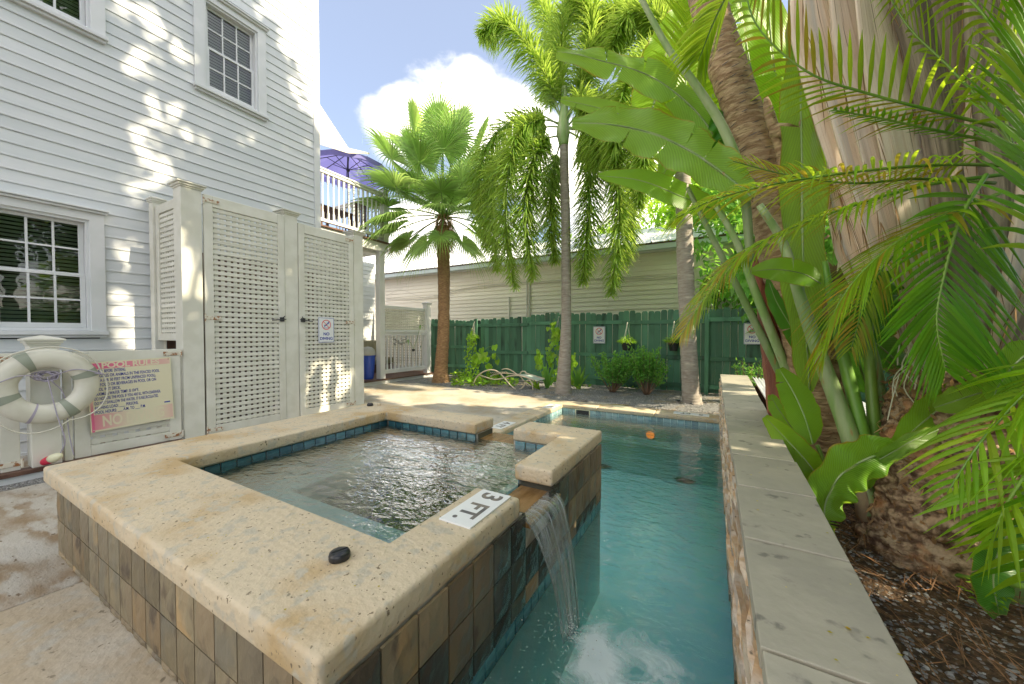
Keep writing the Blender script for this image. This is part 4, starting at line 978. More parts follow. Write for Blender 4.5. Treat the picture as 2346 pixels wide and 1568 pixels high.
def no_diving(c, right, w_, h_, label):
    up = V(0, 0, 1); right = Vector(right); nn = right.cross(up); c = Vector(c); t = thing('no_diving_sign', c, label, 'sign')
    panel(t, c, right, up, w_, h_, 'signw', 'plate', .004, 0, .001)
    b_ = MB(); e = .006
    for (a0, b0, a1, b1) in ((-w_ / 2 + e, -h_ / 2 + e, w_ / 2 - e, -h_ / 2 + 2 * e), (-w_ / 2 + e, h_ / 2 - 2 * e, w_ / 2 - e, h_ / 2 - e), (-w_ / 2 + e, -h_ / 2 + 2 * e, -w_ / 2 + 2 * e, h_ / 2 - 2 * e), (w_ / 2 - 2 * e, -h_ / 2 + 2 * e, w_ / 2 - e, h_ / 2 - 2 * e)):
        b_.add([c + right * p_ + up * q_ + nn * .0048 for p_, q_ in ((a0, b0), (a1, b0), (a1, b1), (a0, b1))], [(0, 1, 2, 3)])
    b_.build('border', 'blueink', t)
    cc = c + up * h_ * .21; r1 = w_ * .29
    d1 = (right + up).normalized(); d2 = (right - up).normalized()
    # swimmer: body, head, arms pitched into the water line
    b_ = MB(); s = r1
    def q(p_, q_, r_, s_, w2): 
        a = cc + right * p_ * s + up * q_ * s + nn * .0050; d = cc + right * r_ * s + up * s_ * s + nn * .0050; sd_ = (d - a).normalized().cross(nn) * w2 * s / 2
        b_.add([a - sd_, a + sd_, d + sd_, d - sd_], [(0, 1, 2, 3)])
    q(.62, .62, -.10, -.16, .20); q(-.10, -.16, -.55, -.50, .09); q(.30, .30, .62, .22, .10); q(-.8, -.62, .8, -.62, .06)
    vs = [cc + right * (-.32 + .13 * math.cos(k * .524)) * s + up * (-.14 + .13 * math.sin(k * .524)) * s + nn * .0050 for k in range(12)]; b_.add(vs, [tuple(range(12))])
    b_.build('diver', 'blueink', t)
    b_ = ring_mesh(cc, right, up, r1 * .86, r1, nn, .0054)
    a = cc + d2 * r1 * .9 + nn * .0054; d = cc - d2 * r1 * .9 + nn * .0054; sd_ = d1 * r1 * .06; b_.add([a - sd_, a + sd_, d + sd_, d - sd_], [(0, 1, 2, 3)]); b_.build('red_circle', 'redink', t)
    text('NO', w_ * .24, c - up * h_ * .16 + nn * .0052, right, up, 'blueink', t, off=w_ * .006, ext=.0004)
    text('DIVING', w_ * .24, c - up * h_ * .34 + nn * .0052, right, up, 'blueink', t, off=w_ * .006, ext=.0004)
    return t
no_diving((LX + .012, 3.655, 1.385), (0, 1, 0), .27, .40, 'small white NO DIVING sign on the right lattice cupboard door')
no_diving((-2.60, 9.055, 1.30), (1, 0, 0), .30, .42, 'white NO DIVING sign in the middle of the green fence')
no_diving((.60, 9.055, 1.33), (1, 0, 0), .30, .44, 'white NO DIVING sign on the green fence, half hidden by pale stalks')

# pool rules board
def faded():
    m = bpy.data.materials.new('faded_pink_board'); m.use_nodes = True; nt = m.node_tree; N = nt.nodes; L = nt.links.new; p_ = N['Principled BSDF']; p_.inputs['Roughness'].default_value = .45
    tc = N.new('ShaderNodeTexCoord'); s_ = N.new('ShaderNodeSeparateXYZ'); L(tc.outputs['UV'], s_.inputs[0])
    n = N.new('ShaderNodeTexNoise'); n.inputs['Scale'].default_value = 2.2; L(tc.outputs['UV'], n.inputs[0])
    def rng(src, a, b_):
        r = N.new('ShaderNodeMapRange'); r.interpolation_type = 'SMOOTHSTEP'; r.inputs['From Min'].default_value = a; r.inputs['From Max'].default_value = b_; L(src, r.inputs['Value']); return r.outputs[0]
    def mul(a, b_):
        x = N.new('ShaderNodeMath'); x.operation = 'MULTIPLY'; L(a, x.inputs[0]); L(b_, x.inputs[1]); return x.outputs[0]
    def add(a, b_):
        x = N.new('ShaderNodeMath'); x.operation = 'ADD'; x.use_clamp = True; L(a, x.inputs[0]); L(b_, x.inputs[1]); return x.outputs[0]
    top = mul(rng(s_.outputs[1], .895, .90), rng(s_.outputs[1], .985, .98)); bot = mul(rng(s_.outputs[1], .245, .24), rng(s_.outputs[1], .02, .03))
    fade_t = rng(s_.outputs[0], 1.5, .1)
    cx_ = N.new('ShaderNodeMath'); cx_.operation = 'SUBTRACT'; cx_.inputs[1].default_value = .62; L(s_.outputs[0], cx_.inputs[0]); ab = N.new('ShaderNodeMath'); ab.operation = 'ABSOLUTE'; L(cx_.outputs[0], ab.inputs[0])
    fade_b = rng(ab.outputs[0], .08, .78)
    side = mul(rng(s_.outputs[0], .045, .04), rng(s_.outputs[1], .60, .2)); marg = mul(rng(s_.outputs[0], .01, .015), rng(s_.outputs[0], .99, .985))
    f = mul(add(add(mul(top, fade_t), mul(bot, fade_b)), side), marg)
    x = N.new('ShaderNodeMix'); x.data_type = 'RGBA'; L(f, x.inputs[0]); x.inputs[6].default_value = (.78, .73, .52, 1); x.inputs[7].default_value = (.78, .16, .30, 1); L(x.outputs[2], p_.inputs['Base Color'])
    return m
MT['board'] = faded()
c = V(LX + .030, 1.43, .70); th_ = R(2.0); right = V(0, math.cos(th_), math.sin(th_)); up = V(0, -math.sin(th_), math.cos(th_)); W_, H_ = .64, .70
t = thing('pool_rules_sign', c, 'faded pink and cream POOL RULES board hanging on the low gate', 'sign')
b_ = MB(); cs = [c + right * sx * W_ / 2 + up * sy * H_ / 2 for sx, sy in ((-1, -1), (1, -1), (1, 1), (-1, 1))]
b_.add(cs, [(0, 1, 2, 3)], [(0, 0), (1, 0), (1, 1), (0, 1)]); b_.build('board', 'board', t)
bk = MB(); bk.add([p_ - V(.001, 0, 0) for p_ in cs] + [p_ - V(.004, 0, 0) for p_ in cs], [(0, 1, 2, 3), (7, 6, 5, 4), (0, 4, 5, 1), (1, 5, 6, 2), (2, 6, 7, 3), (3, 7, 4, 0)]); bk.build('backing', 'pinkink', t)
def ln(s_, size, fx, fy, mat='blueink', ax='LEFT', off=None, sx=.86, fit=0): text(s_, size, c + right * (fx - .5) * W_ + up * (fy - .5) * H_ + V(.0008, 0, 0), right, up, mat, t, ext=.0003, off=size * .012 if off is None else off, ax=ax, sx=sx, fit=fit)
ln('POOL', .078, .32, .94, 'pinkink', 'CENTER', sx=1.0, off=.0025); ln('RULES', .078, .68, .94, 'pinkink', 'CENTER', sx=1.0, off=.0025)
rows = ['·SHOWER  BEFORE  ENTERING.', '·NO GLASS OR ANIMALS IN THE FENCED POOL', '  AREA (OR 50 FEET FROM UNFENCED POOL).', '·NO FOOD OR BEVERAGES IN POOL OR ON', '  POOL WET DECK.', '·MAXIMUM WATER TEMP. IS 104°F.', '·DO NOT USE THE POOL IF YOU ARE ILL WITH DIARRHEA.', '·DO NOT SWALLOW THE WATER, IT IS RECIRCULATED.', '·BATHING LOAD: ____ PERSONS.', '·POOL HOURS: ___ A.M. TO ___ P.M.']
FT = (.44, .92, .84, .86, .33, .60, .92, .88, .58, .68)
for i, s_ in enumerate(rows): ln(s_, .044, .05, .862 - i * .0655, fit=FT[i] * W_)
ln('NO DIVING', .150, .5, .13, 'pinkink', 'CENTER', fit=.86 * W_, off=.004)
panel(t, c + right * .42 * W_ + up * (-.215) * H_ + V(.0008, 0, 0), right, up, .05, .014, 'blueink', 'print_mark', .0003)
for (fx, fy) in ((.03, .97), (.97, .97), (.03, .03), (.97, .03)):
    MB().lathe([(.006, 0), (.004, .003)], (0, 0, 0), 8) if False else MB().box(*(c + right * (fx - .5) * W_ + up * (fy - .5) * H_ - V(0, .004, .004)), *(c + right * (fx - .5) * W_ + up * (fy - .5) * H_ + V(.003, .004, .004))).build('screw', 'rust', t)

# ------------------------------------------------------------ porch, balcony
PX = -7.72
porch = thing('porch', (PX - .5, 6.8, 0), 'white two storey porch with spindle railing behind the lattice cupboard', 'porch')
pf = MB(); n = 14
for i in range(22):
    x = PX - .14 * i; MB().box(x - .136, 4.42, .095, x, 8.95, .13).build('floor_board', 'brownwood', porch, bevel=.003)
MB().box(PX - .06, 4.42, 0, PX - .03, 8.95, .094).build('riser', 'trim', porch)
MB().box(PX - .02, 4.40, .100, PX + .015, 8.96, .1265).build('nosing', 'brownwood', porch, bevel=.006)
post(porch, PX - .16, 6.86, .13, 3.50, .082, False, mat='trim'); post(porch, PX - .13, 8.62, .13, 2.22, .085, True, mat='trim'); post(porch, PX - .16, 4.52, .13, 3.50, .08, False, mat='trim')
bal_me = MB()
def baluster_prof(h):
    return [(.022, 0), (.022, .16 * h), (.014, .17 * h), (.020, .19 * h), (.013, .21 * h), (.018, .30 * h), (.021, .38 * h), (.014, .72 * h), (.020, .75 * h), (.014, .77 * h), (.022, .80 * h), (.022, h)]
def baluster(h):
    b_ = MB(); b_.lathe(baluster_prof(h), (0, 0, 0), 8); b_.box(-.021, -.021, .002, .021, .021, .15 * h); b_.box(-.021, -.021, .82 * h, .021, .021, h - .002); return b_.mesh('baluster', mat='trim')
lowb = baluster(.92)
for i in range(11): inst('baluster', lowb, (PX - .145, 7.06 + .138 * i, .36), porch)
b_ = MB(); b_.box(PX - .19, 6.945, 1.28, PX - .10, 8.535, 1.36); b_.box(PX - .21, 6.945, 1.362, PX - .08, 8.535, 1.40); b_.box(PX - .185, 6.945, .25, PX - .105, 8.535, .36); split(b_, 'rail', 'trim', porch, bevel=.004)
f_ = MB(); f_.box(PX - .17, 6.944, 2.02, PX - .12, 8.534, 2.10); f_.box(PX - .17, 6.944, 1.402, PX - .12, 8.534, 1.44); pn = split(f_, 'rail', 'trim', porch, bevel=.003, first='screen')
lattice(pn, 'x', 6.944, 8.534, 1.44, 2.02, PX - .145, dz=.072, dy=.075, hh=.042, mat='lattice')
# back lattice and lower lattice on the far side of the porch
f_ = MB(); f_.box(PX - 2.6, 8.78, .9, PX - 2.54, 8.83, 2.1); f_.box(PX - .3, 8.78, .13, PX - .24, 8.83, 2.1); f_.box(PX - 2.54, 8.782, 2.02, PX - .3, 8.828, 2.1); f_.box(PX - 2.54, 8.782, .15, PX - .3, 8.828, .25); pn = split(f_, 'rail', 'trim', porch, first='back_screen')
lattice(pn, 'y', PX - 2.54, PX - .3, .25, 2.02, 8.80, front=-1, dz=.085, dy=.09, hh=.045)
# upper deck
b_ = MB(); b_.box(PX - 3.2, 4.40, 3.50, PX - .04, 7.02, 3.72); b_.box(PX - 3.2, 4.42, 3.44, PX - .20, 6.86, 3.498); split(b_, 'balcony_beam', 'trim', porch, bevel=.006)
for i in range(20):
    x = PX + .02 - .16 * i; MB().box(x - .156, 4.36, 3.722, x, 7.08, 3.756).build('balcony_board', 'brownwood', porch, bevel=.003)
upb = baluster(1.02)
for i in range(18): inst('baluster', upb, (PX - .10, 4.52 + .136 * i, 3.93), porch)
for i in range(14): inst('baluster', upb, (PX - .32 - .136 * i, 6.96, 3.93), porch)
b_ = MB(); b_.box(PX - .145, 4.36, 4.95, PX - .055, 6.87, 5.01); b_.box(PX - .165, 4.36, 5.012, PX - .035, 6.87, 5.05); b_.box(PX - .14, 4.36, 3.86, PX - .06, 6.87, 3.93)
b_.box(PX - 2.5, 6.915, 4.95, PX - .19, 7.005, 5.01); b_.box(PX - 2.5, 6.90, 5.012, PX - .19, 7.02, 5.05); b_.box(PX - 2.5, 6.92, 3.86, PX - .19, 7.0, 3.93); split(b_, 'balcony_rail', 'trim', porch, bevel=.004)
post(porch, PX - .10, 6.955, 3.757, 5.10, .082, True, mat='trim')
# rear wing wall
wing = thing('rear_wing', (-10.5, 6.5, 0), 'white clapboard rear wall of the house seen inside the porch', 'house wall')
for k in range(26): inst('siding_board', board_mesh(4.5, 'siding_board', 'siding'), (-10.45, 6.6, .13 + PITCH_Z * k), wing)
MB().box(-10.60, 4.36, 0, -10.46, 8.85, 3.6).build('wall', 'siding', wing); MB().box(-10.44, 7.0, .13, -10.40, 7.12, 3.5).build('trim', 'trim', wing)
MB().box(-10.4, 4.30, 0, HX - .32, 4.345, 8.4).build('end_wall', 'siding', wing)
# sofa, bin
t = thing('porch_sofa', (-9.4, 7.6, .13), 'khaki cushioned sofa at the back of the porch', 'sofa')
p = wloc(t)
def soft(b0, b1, nm, mat='sofa', bv=.05): MB().box(*b0, *b1).build(nm, mat, t, bevel=bv, bseg=4)
soft((-9.95, 6.3, .13), (-9.2, 8.5, .38), 'base', 'brownwood', .01)
for k in range(3): soft((-9.85, 6.35 + k * .72, .385), (-9.15, 7.05 + k * .72, .58), 'seat_cushion')
for k in range(3): soft((-10.0, 6.36 + k * .72, .56), (-9.75, 7.04 + k * .72, 1.12), 'back_cushion')
p = at(843, 865, x=-8.15); t = thing('recycling_bin', (p.x, p.y, .13), 'blue recycling bin with a domed grey lid beside the porch post', 'bin'); p = wloc(t)
MB().lathe([(.14, 0), (.145, .02), (.19, .60), (.20, .60), (.20, .63)], p, 20).build('bin', 'bluebin', t, smooth=False)
MB().lathe([(.215, .63), (.215, .66), (.20, .70), (.17, .78), (.10, .84), (.001, .86)], p, 20).build('lid', 'binlid', t, smooth=True)
# balcony furniture and umbrella
t = thing('patio_table', (-9.0, 6.1, 3.757), 'brown wooden table on the upper balcony behind the spindles', 'table')
for i in range(6): MB().box(-9.55, 5.55 + i * .16, 4.46, -8.45, 5.70 + i * .16, 4.49).build('tabletop_slat', 'brownwood', t)
for x in (-9.5, -8.5):
    for y in (5.6, 6.45): MB().box(x - .03, y - .03, 3.757, x + .03, y + .03, 4.458).build('leg', 'brownwood', t)
for (x, y, lab) in ((-8.45, 5.15, 'slatted wooden chair on the balcony, nearest the house corner'), (-8.5, 6.62, 'slatted wooden chair on the balcony, next to the railing corner')):
    t = thing('patio_chair', (x, y, 3.757), lab, 'chair')
    MB().box(x - .22, y - .22, 4.17, x + .22, y + .22, 4.20).build('seat', 'brownwood', t)
    for i in range(5): MB().box(x + .20, y - .2 + i * .09, 4.2, x + .225, y - .14 + i * .09, 4.75).build('back_slat', 'brownwood', t)
    for a_, b2 in ((-1, -1), (-1, 1), (1, -1), (1, 1)): MB().tube([(x + a_ * .2, y + b2 * .2, 3.757), (x + a_ * .19, y + b2 * .19, 4.17)], .018, 6).build('leg', 'brownwood', t)
up_ = at(797, 350, x=-9.0); t = thing('parasol', (up_.x, up_.y, 3.757), 'purple market parasol with black ribs open above the balcony', 'parasol')
RC, HC = 1.10, .46; apex = V(up_.x, up_.y, up_.z)
MB().tube([(up_.x, up_.y, 3.757), apex + V(0, 0, .05)], .022, 8).build('pole', 'darkmetal', t); MB().lathe([(.04, 0), (.05, .03), (.04, .07)], apex - V(0, 0, .52), 10).build('runner', 'darkmetal', t)
vs = [apex]; n = 8
for r_ in (.5, 1):
    for k in range(16):
        a = 2 * math.pi * (k + .5) / 16; sc_ = r_ * RC * (1 if k % 2 == 0 else .965); vs.append(apex + V(math.cos(a) * sc_, math.sin(a) * sc_, -HC * r_ - .0 + (0 if k % 2 == 0 else .03 * r_)))
b_ = MB(); b_.add(vs, [(0, 1 + k, 1 + (k + 1) % 16) for k in range(16)] + [(1 + k, 17 + k, 17 + (k + 1) % 16, 1 + (k + 1) % 16) for k in range(16)])
low = [v_ - V(0, 0, .14) for v_ in vs[17:]]; k0 = len(b_.v); b_.add(vs[17:] + low, [(k, (k + 1) % 16, 16 + (k + 1) % 16, 16 + k) for k in range(16)])
b_.build('canopy', 'purple', t)
for k in range(0, 16, 2):
    a = 2 * math.pi * (k + .5) / 16; e = apex + V(math.cos(a) * RC, math.sin(a) * RC, -HC) - V(0, 0, .015); s0 = apex - V(0, 0, .03)
    MB().tube([s0, e], .010, 5).build('rib', 'darkmetal', t); MB().tube([apex - V(0, 0, .48), s0.lerp(e, .48)], .009, 5).build('strut', 'darkmetal', t)
A_ = [at(u, v, d=d_) for u, v, d_ in ((690, 175, 8.6), (731, 243, 8.7), (797, 343, 9.4), (846, 354, 9.9), (797, 352, 8.9), (731, 331, 8.3), (690, 318, 8.1))]
b_ = MB(); mid = [A_[0].lerp(A_[6], .5), A_[1].lerp(A_[5], .5) + V(0, 0, .06), A_[2].lerp(A_[4], .5)]
b_.add(A_ + mid, [(0, 1, 8, 7), (7, 8, 5, 6), (1, 2, 9, 8), (8, 9, 4, 5), (2, 3, 9), (3, 4, 9)]); o = b_.build('shade_sail', 'canvas'); tag(o, 'cream canvas shade stretched from the house corner above the purple parasol', 'awning'); s_ = o.modifiers.new('t', 'SOLIDIFY'); s_.thickness = .01
MB().tube([A_[1] + V(0, 0, .02), A_[2] + V(0, 0, .02), A_[3] + V(0, 0, .02)], .022, 6).build('edge_cord', 'canvas', o)

# ------------------------------------------------------------ green fence
FY = 9.15
fence = thing('green_fence', (-2.5, FY, 0), 'tall dark green dog eared picket fence along the back of the yard', 'fence')
def picket(w_, h_):
    b_ = MB(); c_ = .026; pr = [(-w_ / 2, 0), (w_ / 2, 0), (w_ / 2, h_ - c_), (w_ / 2 - c_ * .45, h_ - c_ * .30), (w_ / 2 - c_, h_), (-w_ / 2 + c_, h_), (-w_ / 2 + c_ * .45, h_ - c_ * .30), (-w_ / 2, h_ - c_)]
    n = len(pr); b_.add([(x, 0, z) for x, z in pr] + [(x, .018, z) for x, z in pr], [tuple(range(n)), tuple(range(n, 2 * n))[::-1]] + [(i, n + i, n + (i + 1) % n, (i + 1) % n) for i in range(n)]); return b_.mesh('picket', mat='green')
PK = [picket(.1335, h_) for h_ in (1.0, 1.012, .99)]
rq = random.Random(13); x = -8.5; i = 0
while x < 4.6:
    top = 1.77 if x < -7.3 else (1.74 if x < -4.6 else (1.82 if x < -2.1 else (1.86 if x < -.95 else 1.84)))
    top = {True: top + .03 * math.sin(x * 1.1)}[True]
    wj = rq.uniform(.0, .004) + (.010 if rq.random() < .12 else 0)
    o = inst('picket', rq.choice(PK), (x, FY + rq.uniform(-.003, .004), .03 + rq.uniform(-.005, .005)), fence, (rq.uniform(-.004, .004), rq.uniform(-.006, .006), 0), (1, 1, top))
    x += .1365 + wj; i += 1
for (xa, xb, zs) in ((-8.6, -6.35, (1.62, .93, .33)), (-6.3, -4.62, (1.58, .80, .22)), (-4.6, -2.05, (1.62, .82, .22)), (-2.0, -.25, (1.60, .80, .16)), (-.2, 4.6, (1.64, .78, .16))):
    for z in zs:
        dz = rq.uniform(-.015, .015); b_ = MB(); b_.add([(xa, FY - .042, z - .045), (xb, FY - .042, z - .045 + dz), (xb, FY - .003, z - .045 + dz), (xa, FY - .003, z - .045), (xa, FY - .042, z + .045), (xb, FY - .042, z + .045 + dz), (xb, FY - .003, z + .045 + dz), (xa, FY - .003, z + .045)],
            [(0, 3, 2, 1), (4, 5, 6, 7), (0, 1, 5, 4), (1, 2, 6, 5), (2, 3, 7, 6), (3, 0, 4, 7)]); b_.build('rail', 'green', fence, bevel=.003)
for x in (-6.33, -.23): MB().box(x - .04, FY - .09, 0, x + .04, FY - .045, 1.78).build('post', 'green', fence, bevel=.003)
f2 = thing('side_fence', (3.6, 4, 0), 'dark green picket fence in the shade behind the palms on the right', 'fence')
me = picket(.1335, 1.0)
for i in range(92): inst('picket', me, (3.6, -3.4 + i * .1365, .05), f2, (0, 0, R(90)), (1, 1, 2.0))
for z in (.4, 1.1, 1.85): MB().box(3.555, -3.5, z - .045, 3.597, 9.0, z + .045).build('rail', 'green', f2)

# ------------------------------------------------------------ neighbour's long building
BY_ = 11.0
nb = thing('neighbour_building', (-5, BY_, 0), 'long cream clapboard building with a metal roof behind the green fence', 'building')
for k in range(25):
    b_ = MB(); h = .134; z = .30 + h * k; rq2 = random.Random(k)
    cuts = [-17, rq2.uniform(-12, -8), rq2.uniform(-5, -2), 7]
    for a, c_ in zip(cuts[:-1], cuts[1:]):
        b_ = MB(); L_ = c_ - a; prof = [(0, 0), (-.028, 0), (-.028, .008), (-.006, h + .002), (0, h + .002)]; m = 5
        vs = [(xx, y, z_) for xx in (-L_ / 2 + .002, L_ / 2 - .002) for (y, z_) in prof]
        b_.add(vs, [(i, (i + 1) % m, m + (i + 1) % m, m + i) for i in range(m)] + [tuple(range(m))[::-1], tuple(range(m, 2 * m))]); me = b_.mesh('siding_board', mat='cream'); inst('siding_board', me, ((a + c_) / 2, BY_, z), nb)
MB().box(-17, BY_ + .01, 0, 7, BY_ + .2, 3.66).build('wall', 'cream', nb)
MB().box(-17.2, BY_ - .32, 3.60, 7.2, BY_ - .003, 3.63).build('soffit', 'trim', nb)
b_ = MB(); b_.box(-17.2, BY_ - .36, 3.60, 7.2, BY_ - .325, 3.74); b_.box(-17.2, BY_ - .46, 3.61, 7.2, BY_ - .45, 3.73); b_.box(-17.2, BY_ - .45, 3.61, 7.2, BY_ - .36, 3.622); b_.box(-17.2, BY_ - .465, 3.722, 7.2, BY_ - .449, 3.738); b_.build('gutter', 'gutter', nb)
rp0, rp1 = V(0, BY_ - .47, 3.79), V(0, BY_ + 2.4, 4.95); n = 58
for i in range(n):
    x0, x1 = -17.2 + 24.4 * i / n, -17.2 + 24.4 * (i + 1) / n; b_ = MB()
    pr = [(x0, 0), (x0 + .012, .035), (x0 + .03, .035), (x0 + .042, 0), (x1 + .004, 0)]
    vs = [(x, p_.y, p_.z + dz) for p_ in (rp0, rp1) for (x, dz) in pr]; b_.add(vs, [(k, k + 1, 6 + k, 5 + k) for k in range(4)]); b_.build('roof_panel', 'metalroof', nb)
MB().box(-17.2, BY_ - .45, 3.755, 7.2, BY_ - .2, 3.775).build('fascia', 'brownwood', nb)
b_ = MB(); b_.add([(-17, BY_ + 2.4, 4.93), (7, BY_ + 2.4, 4.93), (7, BY_ + 5, 3.8), (-17, BY_ + 5, 3.8)], [(0, 1, 2, 3)]); b_.build('rear_roof', 'metalroof', nb)
for u in (1213, 1207): p = at(u, 700, y=BY_ - .05); MB().tube([(p.x, BY_ - .05, .3), (p.x, BY_ - .05, 3.1 if u == 1207 else 3.25)], .03 if u == 1213 else .02, 8).build('conduit', 'pipe', nb)
p = at(1167, 700, y=BY_ - .05); MB().tube([(p.x, BY_ - .05, .3), (p.x, BY_ - .05, 2.6)], .022, 8).build('conduit', 'pipe', nb)
def cable(pts, r=.010): 
    P_ = [at(u, v, y=BY_ - .06) for u, v in pts]; MB().tube(curve_pts(P_, 40), r, 5).build('cable', 'pipe', nb)
cable([(885, 684), (960, 682), (1010, 676), (1070, 660), (1160, 650), (1300, 642), (1420, 636), (1560, 632)]); cable([(885, 687), (960, 686), (1010, 680), (1070, 664), (1160, 654), (1300, 645), (1420, 640), (1560, 636)], .008)
cable([(885, 678), (915, 664), (950, 676), (970, 683)], .005); cable([(885, 693), (930, 693), (975, 684), (1030, 665), (1060, 655), (1100, 650), (1140, 642)], .005); cable([(1560, 660), (1450, 668), (1380, 660), (1300, 655)], .005)
bg = thing('distant_house', (-16, 20, 0), 'house with a bright white metal roof standing beyond the fan palm', 'house')
MB().box(-30, 15.2, 0, -8.6, 24, 4.6).build('wall', 'siding', bg)
for i in range(40):
    x0 = -30.4 + i * .55; b_ = MB(); b_.add([(x0, 14.8, 4.55), (x0 + .53, 14.8, 4.55), (x0 + .53, 21, 9.2), (x0, 21, 9.2), (x0 + .53, 14.8, 4.60), (x0 + .55, 14.8, 4.60), (x0 + .55, 21, 9.25), (x0 + .53, 21, 9.25)], [(0, 1, 2, 3), (4, 5, 6, 7), (1, 4, 7, 2)]); b_.build('roof_panel', 'metalroof', bg)

# ------------------------------------------------------------ corrugated cover behind the wall, lounger
t = thing('corrugated_cover', (.75, 5.6, 0), 'low grey cover of corrugated sheets just behind the stone wall', 'cover')
for j in range(3):
    b_ = MB(); n = 36; vs = []
    x0 = .47 + j * .33
    for i in range(n + 1):
        x = x0 + .36 * i / n; z = .60 + .012 * j - .10 * (x - .47) + .014 * math.sin(i * 1.5)
        vs += [(x, 4.2, z - .05), (x, 7.0, z + .03)]
    b_.add(vs, [(2 * i, 2 * i + 2, 2 * i + 3, 2 * i + 1) for i in range(n)]); o = b_.build('sheet', 'metalroof', t, smooth=True); s_ = o.modifiers.new('t', 'SOLIDIFY'); s_.thickness = .004
for y in (4.25, 6.95): MB().box(.5, y - .03, 0, 1.4, y + .03, .50).build('support', 'brownwood', t)

def TU(b_, pts, r, n=40, k=8): b_.tube(curve_pts([at(u, v, d=d_) for u, v, d_ in pts], n), r, k)
t = thing('sun_lounger', at(1180, 885, z=.0), 'old curved tube sun lounger with a pale sling leaning low on the gravel', 'sun lounger')
def gp3(u, v, y): return at(u, v, y=y)
def zz(x_, y_): return ((1100 + x_ / 9.023) / 1.0657, (850 + y_ / 9.023) / 1.0657)
def lo_path(lst, y): return curve_pts([gp3(*zz(a, b2), y + (dy if len(rest_) else 0)) for (a, b2, *rest_) in lst for dy in [rest_[0] if rest_ else 0]], 60)
for nm, lst, y in (('front_tube', [(490, 840), (540, 700), (650, 570), (820, 490), (960, 490), (1080, 550), (1200, 680), (1320, 820), (1440, 905), (1540, 905), (1620, 830), (1680, 725), (1750, 715), (1800, 800), (1815, 955)], 7.75),
                   ('rear_tube', [(1130, 480), (1220, 460), (1330, 490), (1430, 560), (1550, 640), (1650, 770), (1740, 870), (1860, 850), (1950, 730), (2060, 700), (2110, 770), (2115, 870)], 8.25),
                   ('seat_rail', [(640, 600), (760, 640), (960, 690), (1150, 670), (1300, 620), (1500, 610), (1700, 660), (1890, 735)], 7.85),
                   ('back_rail', [(890, 640), (900, 610), (1050, 570), (1250, 560), (1500, 585), (1560, 530), (1640, 520), (1700, 570), (2110, 690)], 8.10)):
    MB().tube(lo_path(lst, y), .016, 8).build(nm, 'frame', t, smooth=True)
b_ = MB(); A1 = lo_path([(1500, 600), (1700, 655), (1890, 730)], 7.86); A2 = lo_path([(1560, 575), (1780, 580), (2110, 688)], 8.15)
b_.add([v_ for pr in zip(A1, A2) for v_ in pr], [(2 * i, 2 * i + 2, 2 * i + 3, 2 * i + 1) for i in range(60)]); o = b_.build('sling', 'mesh', t); s_ = o.modifiers.new('t', 'SOLIDIFY'); s_.thickness = .006
for i in range(9):
    MB().tube([gp3(*zz(880 + i * 42, 545 - i * 3), 7.92), gp3(*zz(905 + i * 42, 560 - i * 3), 8.12)], .010, 6).build('cross_slat', 'frame', t)

# ------------------------------------------------------------ plants
def P(lst, d=None): return [at(t_[0], t_[1], d=(t_[2] if len(t_) > 2 else d)) for t_ in lst]
def trunk(b_, pts, rad, n=14, steps=40, ringy=.0, ringn=30, seed=0):
    c_ = curve_pts(pts, steps); r_ = []
    for i in range(steps + 1):
        t_ = i / steps * (len(rad) - 1); k = min(int(t_), len(rad) - 2); r = lerp(rad[k], rad[k + 1], t_ - k)
        r_.append(r * (1 + ringy * math.sin(i / steps * ringn * 6.28) + .03 * noise.noise(V(i * .35, seed, 0))))
    b_.tube(c_, r_, n, uvs=True)
def foxtail_frond(parent, pts, n=980, L_=.55, w_=.027, mat='lf_fox', seed=0, start=.16, spread=1.0):
    rq = random.Random(seed); c_ = curve_pts(pts, 44); b_ = MB(); m = len(c_)
    for i in range(n):
        t_ = start + (1 - start) * (i / n) ; k = t_ * (m - 1); i0 = min(int(k), m - 2); p = c_[i0].lerp(c_[i0 + 1], k - i0); tn = (c_[i0 + 1] - c_[i0]).normalized()
        a = i * 2.4 + rq.uniform(-.3, .3); s1 = tn.orthogonal().normalized(); s2 = tn.cross(s1)
        dv = (s1 * math.cos(a) + s2 * math.sin(a)) * spread + tn * rq.uniform(.25, .75); dv.normalize()
        l_ = L_ * (1 - .72 * max(0, (t_ - .72) / .28) ** 1.5) * rq.uniform(.75, 1.12) * min(1, .45 + (t_ - start) * 4)
        b_.blade(p, p + dv * l_, w_ * rq.uniform(.8, 1.2), up=V(0, 0, 1), droop=rq.uniform(.2, .6), seg=4, tw=rq.uniform(-.7, .7))
    f_ = b_.build('frond', mat, parent)
    MB().tube(c_, [lerp(.022, .004, i / (m - 1)) for i in range(m)], 6).build('rachis', 'stalk', f_, smooth=True)
    return f_
